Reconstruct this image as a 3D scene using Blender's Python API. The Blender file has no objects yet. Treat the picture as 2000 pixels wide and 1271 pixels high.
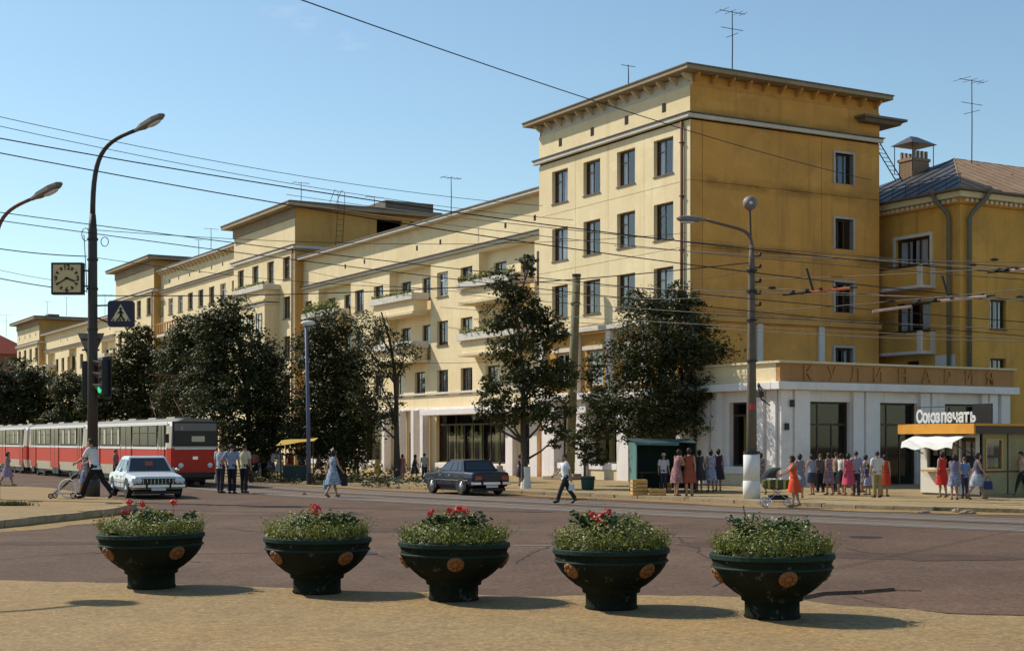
import bpy, bmesh, math, random
from math import sin, cos, pi, radians, sqrt, atan2
from mathutils import Vector, Matrix

SC = bpy.context.scene
COL = SC.collection
# ------------------------------------------------------------------ camera
F, HOR, CH = 2856.0, 860.0, 2.1            # focal length and horizon in photo pixels, eye height in metres
cd = bpy.data.cameras.new('camera')
cam = bpy.data.objects.new('camera', cd)
COL.objects.link(cam)
cam.location = (0, 0, CH)
cam.rotation_euler = (radians(90), 0, 0)
cd.sensor_width = 36
cd.lens = 36 * F / 2000
cd.shift_y = 224.5 / 2000
cd.clip_start, cd.clip_end = .1, 6000
SC.camera = cam
# ------------------------------------------------------------------ sky, sun, exposure
SUN_EL, SUN_AZ = 42.0, 153.0               # azimuth measured from +X towards +Y
SUN = Vector((cos(radians(SUN_AZ)) * cos(radians(SUN_EL)), sin(radians(SUN_AZ)) * cos(radians(SUN_EL)), sin(radians(SUN_EL))))
SKY_STRENGTH, SUN_STRENGTH = .135, 5.0
wo = bpy.data.worlds.new('World')
SC.world = wo
wo.use_nodes = True
nt = wo.node_tree
nt.nodes.clear()
n_out = nt.nodes.new('ShaderNodeOutputWorld')
n_bg = nt.nodes.new('ShaderNodeBackground')
n_sky = nt.nodes.new('ShaderNodeTexSky')
n_sky.sky_type = 'NISHITA'
n_sky.sun_disc = False
n_sky.sun_elevation = radians(SUN_EL)
n_sky.sun_rotation = radians(90 - SUN_AZ)
n_sky.altitude = 100
n_sky.air_density = 1.0
n_sky.dust_density = .4
n_sky.ozone_density = 1.0
n_bg.inputs[1].default_value = SKY_STRENGTH
# thin clouds: noise on the view direction, a little denser low in the sky
tc = nt.nodes.new('ShaderNodeTexCoord')
mp = nt.nodes.new('ShaderNodeMapping')
mp.inputs['Scale'].default_value = (1, 1, 2.6)
mp.inputs['Location'].default_value = (1.35, .6, 2.2)
nz = nt.nodes.new('ShaderNodeTexNoise')
nz.inputs['Scale'].default_value = 5.0
nz.inputs['Detail'].default_value = 7
nz.inputs['Roughness'].default_value = .62
rp = nt.nodes.new('ShaderNodeValToRGB')
rp.color_ramp.elements[0].position = .62
rp.color_ramp.elements[1].position = .86
rp.color_ramp.elements[1].color = (.55, .55, .55, 1)
mx = nt.nodes.new('ShaderNodeMixRGB')
mx.inputs[2].default_value = (7.0, 6.6, 7.2, 1)
nt.links.new(tc.outputs['Generated'], mp.inputs[0])
nt.links.new(mp.outputs[0], nz.inputs['Vector'])
nt.links.new(nz.outputs['Fac'], rp.inputs[0])
nt.links.new(rp.outputs[0], mx.inputs[0])
nt.links.new(n_sky.outputs[0], mx.inputs[1])
tint = nt.nodes.new('ShaderNodeMixRGB')      # the print's slightly cyan blue, over the whole dome
tint.blend_type = 'MULTIPLY'
tint.inputs[0].default_value = 1
tint.inputs[2].default_value = (.98, 1.08, 1.04, 1)
nt.links.new(mx.outputs[0], tint.inputs[1])
nt.links.new(tint.outputs[0], n_bg.inputs[0])
nt.links.new(n_bg.outputs[0], n_out.inputs[0])
sl = bpy.data.lights.new('sun', 'SUN')
sl.energy = SUN_STRENGTH
sl.angle = radians(.53)
sl.color = (1, .93, .80)
so = bpy.data.objects.new('sun', sl)
COL.objects.link(so)
so.location = SUN * 100
so.rotation_euler = SUN.to_track_quat('Z', 'Y').to_euler()
SC.view_settings.view_transform = 'Standard'
SC.view_settings.look = 'None'
SC.view_settings.exposure = 0.0
SC.view_settings.gamma = 1
SC.view_settings.use_curve_mapping = False

R = random.Random(7)

# ------------------------------------------------------------------ measuring helpers
def G(x, y, z0=0.0):
    """ground point (height z0) seen at photo pixel x, y"""
    Z = F * (CH - z0) / (y - HOR)
    return Vector(((x - 1000) * Z / F, Z, z0))

def W(x, y, Z):
    """point at distance Z seen at photo pixel x, y"""
    return Vector(((x - 1000) * Z / F, Z, CH - (y - HOR) / F * Z))

CX, CY = 8.28, 68.0                        # street corner of the tall block
D1 = Vector((-.5003, .8659, 0))            # along the street, away from the camera
D2 = Vector((.8659, .5003, 0))             # into the terrace
YAW = atan2(D2.y, D2.x)

def fp(u, v, w=0.0):
    return Vector((CX, CY, 0)) + D1 * u + D2 * v + Vector((0, 0, w))

# ------------------------------------------------------------------ mesh builder
class MB:
    def __init__(s):
        s.v, s.f, s.m = [], [], []
    def face(s, pts, mi=0):
        b = len(s.v)
        s.v.extend([tuple(p) for p in pts])
        s.f.append(tuple(range(b, b + len(pts))))
        s.m.append(mi)
    def box(s, x0, x1, y0, y1, z0, z1, mi=0, M=None, taper=0):
        P = [(x0, y0, z0), (x1, y0, z0), (x1, y1, z0), (x0, y1, z0),
             (x0 + taper, y0 + taper, z1), (x1 - taper, y0 + taper, z1), (x1 - taper, y1 - taper, z1), (x0 + taper, y1 - taper, z1)]
        if M is not None:
            P = [M @ Vector(p) for p in P]
        b = len(s.v)
        s.v.extend([tuple(p) for p in P])
        for q in ((0, 3, 2, 1), (4, 5, 6, 7), (0, 1, 5, 4), (1, 2, 6, 5), (2, 3, 7, 6), (3, 0, 4, 7)):
            s.f.append(tuple(b + k for k in q))
            s.m.append(mi)
    def ring_loft(s, rings, cap=True, mi=0, closed=True):
        b = len(s.v)
        n = len(rings[0])
        for r in rings:
            s.v.extend([tuple(p) for p in r])
        for i in range(len(rings) - 1):
            for j in range(n if closed else n - 1):
                k = (j + 1) % n
                s.f.append((b + i * n + j, b + i * n + k, b + (i + 1) * n + k, b + (i + 1) * n + j))
                s.m.append(mi)
        if cap:
            s.f.append(tuple(b + j for j in reversed(range(n))))
            s.m.append(mi)
            s.f.append(tuple(b + (len(rings) - 1) * n + j for j in range(n)))
            s.m.append(mi)
    def tube(s, path, r, n=8, cap=True, mi=0):
        path = [Vector(p) for p in path]
        rr = r if isinstance(r, (list, tuple)) else [r] * len(path)
        rings = []
        up = None
        for i, p in enumerate(path):
            t = (path[min(i + 1, len(path) - 1)] - path[max(i - 1, 0)]).normalized()
            if up is None:
                up = Vector((0, 0, 1)) if abs(t.z) < .9 else Vector((0, 1, 0))
            a = t.cross(up).normalized()
            c = a.cross(t).normalized()
            up = c
            q = rr[i]
            rings.append([p + a * (q * cos(2 * pi * k / n)) + c * (q * sin(2 * pi * k / n)) for k in range(n)])
        s.ring_loft(rings, cap, mi)
    def lathe(s, prof, n=24, M=None, mi=0, cap=True):
        rings = []
        for r, z in prof:
            ring = [Vector((r * cos(2 * pi * k / n), r * sin(2 * pi * k / n), z)) for k in range(n)]
            if M is not None:
                ring = [M @ p for p in ring]
            rings.append(ring)
        s.ring_loft(rings, cap, mi)
    def prism(s, poly, d, mi=0, M=None):
        """polygon in x, y lifted from z=0 to z=d"""
        b = len(s.v)
        n = len(poly)
        P = [Vector((x, y, 0)) for x, y in poly] + [Vector((x, y, d)) for x, y in poly]
        if M is not None:
            P = [M @ p for p in P]
        s.v.extend([tuple(p) for p in P])
        s.f.append(tuple(b + i for i in reversed(range(n)))); s.m.append(mi)
        s.f.append(tuple(b + n + i for i in range(n))); s.m.append(mi)
        for i in range(n):
            j = (i + 1) % n
            s.f.append((b + i, b + j, b + n + j, b + n + i)); s.m.append(mi)
    def ball(s, c, r, nu=10, nv=7, mi=0, M=None):
        rx, ry, rz = r if isinstance(r, (list, tuple)) else (r, r, r)
        rings = []
        for i in range(nv + 1):
            t = -pi / 2 + pi * (i + (.12 if i == 0 else -.12 if i == nv else 0)) / nv
            ring = [Vector((c[0] + rx * cos(t) * cos(2 * pi * k / nu), c[1] + ry * cos(t) * sin(2 * pi * k / nu), c[2] + rz * sin(t))) for k in range(nu)]
            if M is not None:
                ring = [M @ p for p in ring]
            rings.append(ring)
        s.ring_loft(rings, True, mi)
    def mesh(s, name, mats=None, smooth=False):
        me = bpy.data.meshes.new(name)
        me.from_pydata(s.v, [], s.f)
        for m in (mats if isinstance(mats, (list, tuple)) else [mats]):
            if m is not None:
                me.materials.append(m)
        if any(s.m):
            me.polygons.foreach_set('material_index', s.m)
        if smooth:
            me.polygons.foreach_set('use_smooth', [True] * len(me.polygons))
        me.update()
        return me
    def build(s, name, mats, parent=None, loc=None, rz=0, smooth=False, bevel=0):
        return place(name, s.mesh(name, mats, smooth), parent, loc, rz, bevel)

def place(name, me, parent=None, loc=None, rz=0, bevel=0):
    o = bpy.data.objects.new(name, me)
    COL.objects.link(o)
    if parent is not None:
        o.parent = parent
    if loc is not None:
        o.location = loc
    if rz:
        o.rotation_euler = (0, 0, rz)
    if bevel:
        md = o.modifiers.new('bevel', 'BEVEL')
        md.width = bevel
        md.segments = 2
        md.limit_method = 'ANGLE'
    return o

def tag(o, label, cat, group=None):
    o['label'] = label
    o['category'] = cat
    if group:
        o['group'] = group
    return o

def thing(name, label, cat, loc=(0, 0, 0), rz=0, group=None):
    o = bpy.data.objects.new(name, None)
    COL.objects.link(o)
    o.location = loc
    o.rotation_euler = (0, 0, rz)
    o.empty_display_size = .2
    return tag(o, label, cat, group)

def struct(o, kind='structure'):
    o['kind'] = kind
    return o

def copy_tree(o, parent=None):
    c = o.copy()
    COL.objects.link(c)
    c.parent = parent
    for ch in o.children:
        copy_tree(ch, c)
    return c

def evaluated(o):
    bpy.context.view_layer.update()
    dg = bpy.context.evaluated_depsgraph_get()
    me = bpy.data.meshes.new_from_object(o.evaluated_get(dg))
    bpy.data.objects.remove(o)
    return me

def text_mesh(body, size, extrude, mats, align='CENTER', bold=0.0):
    cu = bpy.data.curves.new('lettering', 'FONT')
    cu.body = body
    cu.size = size
    cu.extrude = extrude
    cu.offset = bold
    cu.align_x = align
    cu.resolution_u = 2
    o = bpy.data.objects.new('lettering', cu)
    COL.objects.link(o)
    me = evaluated(o)
    me.materials.clear()
    me.materials.append(mats)
    return me

# ------------------------------------------------------------------ materials
def _mat(name):
    m = bpy.data.materials.new(name)
    m.use_nodes = True
    nt = m.node_tree
    return m, nt, nt.nodes['Principled BSDF']

def col(c):
    return (c[0], c[1], c[2], 1)

def plain(name, c, rough=.6, metal=0, spec=.4, var=.12, scale=6, bump=0, emit=None):
    """paint or metal with slight uneven tone"""
    m, nt, b = _mat(name)
    L = nt.links
    tc = nt.nodes.new('ShaderNodeTexCoord')
    nz = nt.nodes.new('ShaderNodeTexNoise')
    nz.inputs['Scale'].default_value = scale
    nz.inputs['Detail'].default_value = 5
    L.new(tc.outputs['Object'], nz.inputs['Vector'])
    mx = nt.nodes.new('ShaderNodeMixRGB')
    mx.inputs[1].default_value = col([x * (1 - var) for x in c])
    mx.inputs[2].default_value = col([min(1, x * (1 + var)) for x in c])
    L.new(nz.outputs['Fac'], mx.inputs[0])
    L.new(mx.outputs[0], b.inputs['Base Color'])
    b.inputs['Roughness'].default_value = rough
    b.inputs['Metallic'].default_value = metal
    b.inputs['Specular IOR Level'].default_value = spec
    if bump:
        bp = nt.nodes.new('ShaderNodeBump')
        bp.inputs['Strength'].default_value = bump
        bp.inputs['Distance'].default_value = .02
        L.new(nz.outputs['Fac'], bp.inputs['Height'])
        L.new(bp.outputs[0], b.inputs['Normal'])
    if emit:
        b.inputs['Emission Color'].default_value = col(emit[0])
        b.inputs['Emission Strength'].default_value = emit[1]
    return m

def rough_wall(name, c, dirt, dirt_amount=.35, scale=.35, streak=True, grain=28, rough=.9, bump=.25, joints=None, speck=0):
    """plaster, concrete or asphalt: base tone, blotches, vertical streaks of dirt and fine grain, in world space"""
    m, nt, b = _mat(name)
    L = nt.links
    N = nt.nodes.new
    geo = N('ShaderNodeNewGeometry')
    def noise(sc, det=6, scl=None, ro=.6):
        z = N('ShaderNodeTexNoise')
        z.inputs['Scale'].default_value = sc
        z.inputs['Detail'].default_value = det
        z.inputs['Roughness'].default_value = ro
        if scl:
            mp = N('ShaderNodeMapping')
            mp.inputs['Scale'].default_value = scl
            L.new(geo.outputs['Position'], mp.inputs[0])
            L.new(mp.outputs[0], z.inputs['Vector'])
        else:
            L.new(geo.outputs['Position'], z.inputs['Vector'])
        return z
    def ramp(src, a, b_, hi=1.0):
        r = N('ShaderNodeMapRange')
        r.inputs[1].default_value = a
        r.inputs[2].default_value = b_
        r.inputs[4].default_value = hi
        L.new(src.outputs['Fac'], r.inputs[0])
        return r
    def mix(a, bcol, fac, mode='MIX'):
        x = N('ShaderNodeMixRGB')
        x.blend_type = mode
        if isinstance(a, (tuple, list)):
            x.inputs[1].default_value = col(a)
        else:
            L.new(a.outputs[0], x.inputs[1])
        if isinstance(bcol, (tuple, list)):
            x.inputs[2].default_value = col(bcol)
        else:
            L.new(bcol.outputs[0], x.inputs[2])
        if isinstance(fac, float):
            x.inputs[0].default_value = fac
        else:
            L.new(fac.outputs[0], x.inputs[0])
        return x
    big = ramp(noise(scale), .42, .72, dirt_amount)
    x = mix(c, dirt, big)
    x = mix(x, [k * 1.13 for k in c], ramp(noise(scale * 2.3, 4), .5, .75, .6))
    if streak:
        x = mix(x, [min(.9, k * 1.25 + .02) for k in c], ramp(noise(.42, 3, (1, 1, 1.4), .4), .605, .625, .22))
        x = mix(x, dirt, ramp(noise(1.0, 6, (2.2, 2.2, .12)), .52, .75, dirt_amount * .9))
    if joints:
        sp = N('ShaderNodeSeparateXYZ')
        L.new(geo.outputs['Position'], sp.inputs[0])
        def math(op, a, b_=None):
            q = N('ShaderNodeMath')
            q.operation = op
            L.new(a.outputs['Z' if a is sp else 0], q.inputs[0])
            if b_ is not None:
                if isinstance(b_, float):
                    q.inputs[1].default_value = b_
                else:
                    L.new(b_.outputs[0], q.inputs[1])
            return q
        pg = math('PINGPONG', math('SUBTRACT', sp, joints[0]), joints[1] / 2)
        r1 = N('ShaderNodeMapRange')
        r1.inputs[1].default_value, r1.inputs[2].default_value = .0, .42
        r1.inputs[3].default_value, r1.inputs[4].default_value = 1.0, 0.0
        L.new(pg.outputs[0], r1.inputs[0])
        nn = ramp(noise(.55, 5, (1, 1, 2.2)), .36, .62, 1.0)
        x = mix(x, [k * .32 for k in c], math('MULTIPLY', math('MULTIPLY', r1, nn), .85))
    if speck:
        sn = N('ShaderNodeTexVoronoi')
        sn.inputs['Scale'].default_value = 11
        L.new(geo.outputs['Position'], sn.inputs['Vector'])
        sr = N('ShaderNodeMapRange')
        sr.inputs[1].default_value, sr.inputs[2].default_value = .12, .30
        sr.inputs[3].default_value, sr.inputs[4].default_value = speck, 0
        L.new(sn.outputs['Distance'], sr.inputs[0])
        x = mix(x, [min(.6, k * 1.9) for k in c], sr)
        sn2 = ramp(noise(3.2, 8, None, .85), .5, .68, speck * 1.2)
        x = mix(x, [k * .55 for k in c], sn2)
        sn3 = ramp(noise(.8, 7, (1, .45, 1), .75), .46, .66, speck * 1.2)
        x = mix(x, [k * .72 for k in c], sn3)
    g = noise(grain, 4)
    gr = N('ShaderNodeMapRange')
    gr.inputs[1].default_value, gr.inputs[2].default_value = .25, .75
    gr.inputs[3].default_value, gr.inputs[4].default_value = (.80, 1.18) if not speck else (.62, 1.38)
    L.new(g.outputs['Fac'], gr.inputs[0])
    hs = N('ShaderNodeVectorMath')
    hs.operation = 'SCALE'
    L.new(x.outputs[0], hs.inputs[0])
    L.new(gr.outputs[0], hs.inputs['Scale'])
    L.new(hs.outputs[0], b.inputs['Base Color'])
    b.inputs['Roughness'].default_value = rough
    b.inputs['Specular IOR Level'].default_value = .25
    if bump:
        bp = N('ShaderNodeBump')
        bp.inputs['Strength'].default_value = bump
        bp.inputs['Distance'].default_value = .03
        L.new(g.outputs['Fac'], bp.inputs['Height'])
        L.new(bp.outputs[0], b.inputs['Normal'])
    return m

def leaf(name, cols, rough=.55, trans=.25, spread=.55):
    """foliage: each leaf its own tone, clumps lighter and darker"""
    m, nt, b = _mat(name)
    L = nt.links
    N = nt.nodes.new
    geo = N('ShaderNodeNewGeometry')
    nz = N('ShaderNodeTexNoise')
    nz.inputs['Scale'].default_value = .9
    nz.inputs['Detail'].default_value = 2
    L.new(geo.outputs['Position'], nz.inputs['Vector'])
    ad = N('ShaderNodeMath')
    ad.operation = 'MULTIPLY_ADD'
    ad.inputs[1].default_value = spread
    L.new(geo.outputs['Random Per Island'], ad.inputs[0])
    mm = N('ShaderNodeMath')
    mm.operation = 'MULTIPLY'
    mm.inputs[1].default_value = 1 - spread + .15
    L.new(nz.outputs['Fac'], mm.inputs[0])
    L.new(mm.outputs[0], ad.inputs[2])
    cr = N('ShaderNodeValToRGB')
    e = cr.color_ramp.elements
    e[0].color, e[1].color = col(cols[0]), col(cols[-1])
    e[0].position, e[1].position = .1, .95
    for i, c in enumerate(cols[1:-1]):
        k = e.new((i + 1) / (len(cols) - 1))
        k.color = col(c)
    L.new(ad.outputs[0], cr.inputs[0])
    L.new(cr.outputs[0], b.inputs['Base Color'])
    b.inputs['Roughness'].default_value = rough
    b.inputs['Specular IOR Level'].default_value = .3
    tr = N('ShaderNodeBsdfTranslucent')
    L.new(cr.outputs[0], tr.inputs['Color'])
    ms = N('ShaderNodeMixShader')
    ms.inputs[0].default_value = trans
    L.new(b.outputs[0], ms.inputs[1])
    L.new(tr.outputs[0], ms.inputs[2])
    L.new(ms.outputs[0], nt.nodes['Material Output'].inputs['Surface'])
    return m

def glass(name, tint=(.75, .8, .82), gloss=.12, fres=.4):
    m, nt, b = _mat(name)
    nt.nodes.remove(b)
    L = nt.links
    tr = nt.nodes.new('ShaderNodeBsdfTransparent')
    tr.inputs[0].default_value = col(tint)
    gl = nt.nodes.new('ShaderNodeBsdfGlossy')
    gl.inputs['Roughness'].default_value = .03
    fr = nt.nodes.new('ShaderNodeLayerWeight')
    fr.inputs[0].default_value = .35
    ad = nt.nodes.new('ShaderNodeMath')
    ad.operation = 'ADD'
    ad.use_clamp = True
    ad.inputs[1].default_value = gloss
    mu = nt.nodes.new('ShaderNodeMath')
    mu.operation = 'MULTIPLY'
    mu.inputs[1].default_value = fres
    L.new(fr.outputs['Fresnel'], mu.inputs[0])
    L.new(mu.outputs[0], ad.inputs[0])
    bf = nt.nodes.new('ShaderNodeNewGeometry')   # only the outer face mirrors
    iv = nt.nodes.new('ShaderNodeMath')
    iv.operation = 'SUBTRACT'
    iv.inputs[0].default_value = 1
    L.new(bf.outputs['Backfacing'], iv.inputs[1])
    m2 = nt.nodes.new('ShaderNodeMath')
    m2.operation = 'MULTIPLY'
    L.new(ad.outputs[0], m2.inputs[0])
    L.new(iv.outputs[0], m2.inputs[1])
    ms = nt.nodes.new('ShaderNodeMixShader')
    L.new(m2.outputs[0], ms.inputs[0])
    L.new(tr.outputs[0], ms.inputs[1])
    L.new(gl.outputs[0], ms.inputs[2])
    L.new(ms.outputs[0], nt.nodes['Material Output'].inputs['Surface'])
    return m

M = {}
M['cream'] = rough_wall('cream_plaster', (.77, .63, .39), (.58, .43, .22), .38)
M['ochre'] = rough_wall('shade_toned_ochre', (.58, .325, .098), (.30, .17, .06), .5)  # end walls away from the sun: their shade is put into this darker colour
M['shade_ochre_end'] = rough_wall('stained_shade_toned_ochre', (.66, .325, .078), (.32, .165, .055), .5, joints=(8.05, 3.09))  # same shade tone in the colour, plus real stains along the joints
M['orange_plaster'] = rough_wall('orange_plaster', (.50, .27, .07), (.27, .15, .05), .4)
M['fascia'] = rough_wall('terracotta_plaster', (.42, .215, .085), (.24, .13, .05), .4)
M['yellow_plaster'] = rough_wall('yellow_plaster', (.62, .33, .070), (.30, .18, .06), .6)
M['white_plaster'] = rough_wall('white_plaster', (.77, .715, .69), (.45, .42, .38), .3)
M['white_trim'] = rough_wall('white_trim', (.62, .57, .50), (.42, .36, .28), .35)
M['cream_trim'] = rough_wall('cream_trim', (.66, .55, .36), (.42, .32, .18), .35)
M['eave'] = rough_wall('weathered_eave_metal', (.17, .135, .105), (.09, .07, .055), .5, rough=.7)
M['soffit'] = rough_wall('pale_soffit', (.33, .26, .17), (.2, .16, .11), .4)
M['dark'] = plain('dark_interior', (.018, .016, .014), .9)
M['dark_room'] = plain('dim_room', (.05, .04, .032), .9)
M['pane'] = glass('window_glass', (.84, .86, .87), .07, 1.0)
M['shop_pane'] = glass('shop_glass', (.80, .82, .78), .01, .8)
M['frame_brown'] = plain('brown_window_frame', (.055, .028, .018), .5)
M['frame_white'] = plain('white_window_frame', (.62, .60, .58), .5)
M['curtain'] = plain('white_curtain', (.80, .78, .80), .9, var=.25, scale=9)
M['curtain_green'] = plain('olive_curtain', (.34, .35, .12), .9, var=.3, scale=9)
M['curtain_red'] = plain('russet_curtain', (.30, .11, .05), .9, var=.25, scale=9)
M['rust'] = plain('rusty_pipe', (.16, .06, .035), .7, var=.3)
M['pipe'] = plain('grey_green_pipe', (.13, .12, .085), .6, var=.25)
M['iron'] = plain('dark_iron', (.035, .03, .028), .55, .3, var=.25)
M['post'] = plain('dark_painted_post', (.045, .035, .032), .6, var=.3)
M['post_concrete'] = plain('weathered_post', (.17, .15, .075), .85, var=.35, bump=.4)
M['grey_pole'] = plain('grey_concrete_pole', (.13, .10, .07), .8, var=.3, bump=.3)
M['white_paint'] = plain('whitewash', (.68, .67, .64), .85, var=.12)
M['blue_pole'] = plain('blue_grey_pole', (.10, .115, .20), .6, var=.2)
M['wire'] = plain('black_wire', (.02, .018, .018), .6)
M['copper_wire'] = plain('contact_wire', (.03, .022, .018), .6)
M['insulator'] = plain('orange_insulator', (.62, .17, .06), .5, var=.3)
M['insulator_pale'] = plain('pale_insulator', (.60, .42, .33), .5, var=.3)
M['asphalt'] = rough_wall('asphalt', (.104, .061, .040), (.165, .104, .066), .8, .22, False, 11, .95, .5, speck=.55)
M['pavement'] = rough_wall('sandy_pavement', (.275, .188, .088), (.34, .20, .072), .7, .35, False, 16, .95, .5, speck=.45)
M['pavement_far'] = rough_wall('dusty_pavement', (.33, .24, .12), (.24, .165, .075), .7, .3, False, 9, .95, .4, speck=.5)
M['verge'] = rough_wall('dirt_verge', (.29, .185, .075), (.20, .14, .07), .8, .9, False, 7, .95, .7, speck=.5)
M['kerb'] = rough_wall('kerb_stone', (.34, .26, .16), (.20, .15, .10), .6, 1.5, False, 14, .9, .5)
M['earth'] = rough_wall('bare_earth', (.20, .15, .09), (.13, .10, .06), .6, .05, False, 3, .95, .3)
M['track'] = rough_wall('track_concrete', (.155, .115, .088), (.16, .13, .11), .7, .8, False, 9, .9, .4)
M['rail'] = plain('worn_steel_rail', (.34, .32, .29), .55, .25, .5, .12)
M['rail_groove'] = plain('rail_groove', (.03, .026, .024), .9)
M['bark'] = plain('bark', (.075, .055, .04), .95, var=.4, scale=9, bump=.8)
M['leaf'] = leaf('leaves_green', [(.018, .024, .007), (.036, .046, .012), (.068, .078, .020), (.12, .12, .034)])
M['leaf2'] = leaf('leaves_dark', [(.018, .021, .008), (.034, .040, .013), (.058, .065, .019), (.105, .103, .032)])
M['leaf3'] = leaf('leaves_olive', [(.020, .023, .007), (.042, .046, .013), (.075, .078, .021), (.125, .112, .034)])
M['planter'] = rough_wall('dark_green_paint', (.010, .0145, .009), (.030, .027, .018), .55, 3.0, True, 30, .8, .35)
M['planter'].node_tree.nodes['Principled BSDF'].inputs['Specular IOR Level'].default_value = .06
_pn = M['planter'].node_tree
_pb = _pn.nodes['Principled BSDF']
_src = _pb.inputs['Base Color'].links[0].from_socket      # chipped paint over grey concrete
_geo = _pn.nodes.new('ShaderNodeNewGeometry')
_nz = _pn.nodes.new('ShaderNodeTexNoise')
_nz.inputs['Scale'].default_value, _nz.inputs['Detail'].default_value, _nz.inputs['Roughness'].default_value = 7, 8, .7
_pn.links.new(_geo.outputs['Position'], _nz.inputs['Vector'])
_mr = _pn.nodes.new('ShaderNodeMapRange')
_mr.inputs[1].default_value, _mr.inputs[2].default_value, _mr.inputs[4].default_value = .60, .625, .8
_pn.links.new(_nz.outputs['Fac'], _mr.inputs[0])
_mx = _pn.nodes.new('ShaderNodeMixRGB')
_mx.inputs[2].default_value = (.075, .07, .055, 1)
_pn.links.new(_mr.outputs[0], _mx.inputs[0])
_pn.links.new(_src, _mx.inputs[1])
_pn.links.new(_mx.outputs[0], _pb.inputs['Base Color'])
M['planter_rim'] = plain('green_paint_worn', (.014, .030, .023), .7, spec=.15, var=.45, scale=18, bump=.3)
M['medal'] = plain('ochre_medallion', (.20, .075, .018), .55, var=.3, scale=20)
M['soil'] = plain('soil', (.035, .025, .018), .95, var=.3, scale=20, bump=.8)
M['bed_leaf'] = leaf('bedding_leaves', [(.022, .040, .007), (.070, .10, .015), (.16, .18, .03), (.33, .31, .075)], trans=.3, spread=.7)
M['geranium'] = leaf('geranium_leaves', [(.012, .034, .010), (.024, .058, .016), (.04, .085, .022)], trans=.2, spread=.7)
M['red_flower'] = plain('red_petals', (.62, .03, .03), .6, var=.3, scale=40)
M['pale_flower'] = leaf('pale_blossoms', [(.62, .52, .30), (.75, .70, .52), (.70, .60, .15)], trans=.2, spread=.9)
M['tram_red'] = plain('tram_red', (.50, .030, .010), .5, spec=.3, var=.12, scale=2)
M['tram_cream'] = plain('tram_cream', (.52, .46, .34), .45, spec=.5, var=.12, scale=2)
M['tram_roof'] = plain('tram_roof_grey', (.20, .18, .15), .7, var=.2, scale=2)
M['tram_line'] = plain('tram_white', (.72, .70, .64), .5)
M['rubber'] = plain('rubber', (.022, .02, .02), .85)
M['chrome'] = plain('chrome', (.60, .60, .62), .2, .95)
M['car_white'] = plain('white_car_paint', (.56, .60, .63), .25, spec=.6, var=.05)
M['car_blue'] = plain('dark_blue_car_paint', (.008, .012, .024), .3, spec=.4, var=.1)
M['car_glass'] = plain('car_window_glass', (.03, .035, .04), .06, spec=.7, var=.1)
M['tram_glass'] = plain('tram_window_glass', (.022, .022, .020), .22, spec=.22, var=.3, scale=3)
M['screen_reflection'] = plain('painted_screen_reflection', (.24, .055, .03), .8)  # red tone of the reflection painted on the windscreen
M['lamp_glass'] = plain('headlamp_glass', (.60, .62, .62), .12, spec=.7)
M['tail'] = plain('tail_lamp', (.35, .02, .015), .25, spec=.6)
M['plate'] = plain('number_plate', (.62, .62, .60), .5)
M['clock_face'] = plain('clock_dial', (.60, .48, .25), .55, var=.1)
M['black'] = plain('black_paint', (.016, .014, .014), .5)
M['sign_blue'] = plain('blue_sign', (.020, .018, .045), .5)
M['sign_cream'] = plain('sign_cream', (.62, .53, .32), .6)
M['galv'] = plain('grey_sheet_metal', (.20, .17, .15), .6, .2)
M['green_light'] = plain('green_lens', (.03, .40, .16), .2, emit=((.05, .9, .35), .8))
M['dark_lens'] = plain('dark_lens', (.06, .02, .015), .2)
M['kiosk_dark'] = rough_wall('olive_kiosk_panel', (.33, .28, .15), (.2, .17, .09), .5, 1.2, True, 20)
M['kiosk_white'] = plain('white_kiosk_panel', (.66, .62, .52), .7, var=.08)
M['kiosk_orange'] = plain('orange_kiosk_fascia', (.66, .28, .025), .6, var=.2, scale=3)
M['cloth_white'] = plain('white_awning_cloth', (.78, .76, .72), .9, var=.08)
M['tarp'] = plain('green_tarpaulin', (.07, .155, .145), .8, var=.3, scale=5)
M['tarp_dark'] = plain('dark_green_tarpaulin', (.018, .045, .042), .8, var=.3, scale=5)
M['yellow_cloth'] = plain('yellow_canopy_cloth', (.45, .30, .05), .9, var=.2)
M['wood'] = plain('crate_wood', (.52, .30, .10), .8, var=.3, scale=12)
M['wood_dark'] = plain('dark_wood', (.10, .055, .03), .8, var=.3, scale=12)
M['brick'] = plain('chimney_brick', (.30, .20, .12), .9, var=.35, scale=8, bump=.4)
M['roof_dark'] = plain('dark_sheet_roof', (.075, .075, .08), .5, .3, var=.3, scale=2.5)
M['roof_brown'] = rough_wall('rusty_sheet_roof', (.28, .17, .10), (.38, .27, .18), .7, .8, True, 6, .7)
M['red_roof'] = rough_wall('red_tin_roof', (.28, .06, .035), (.2, .05, .03), .5, .4, True, 4)
M['bin'] = plain('teal_bin', (.03, .09, .08), .6)
M['stone'] = plain('concrete_lump', (.26, .20, .14), .9, var=.3, bump=.6)
M['grass'] = leaf('grass_blades', [(.03, .045, .012), (.07, .085, .025), (.13, .12, .04)])
M['skin'] = plain('skin', (.42, .22, .14), .55, var=.06)
M['eye'] = plain('dark_eye', (.02, .015, .012), .3)
M['lip'] = plain('lips', (.36, .11, .09), .5)
M['hair_dark'] = plain('dark_hair', (.022, .014, .010), .6, var=.3, scale=30)
M['hair_brown'] = plain('brown_hair', (.075, .040, .020), .6, var=.3, scale=30)
M['hair_grey'] = plain('grey_hair', (.30, .28, .25), .7, var=.2, scale=30)
M['shoe_dark'] = plain('dark_shoe', (.025, .02, .018), .5)
M['shoe_tan'] = plain('tan_sandal', (.22, .12, .06), .6)
_cloth = {}
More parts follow.
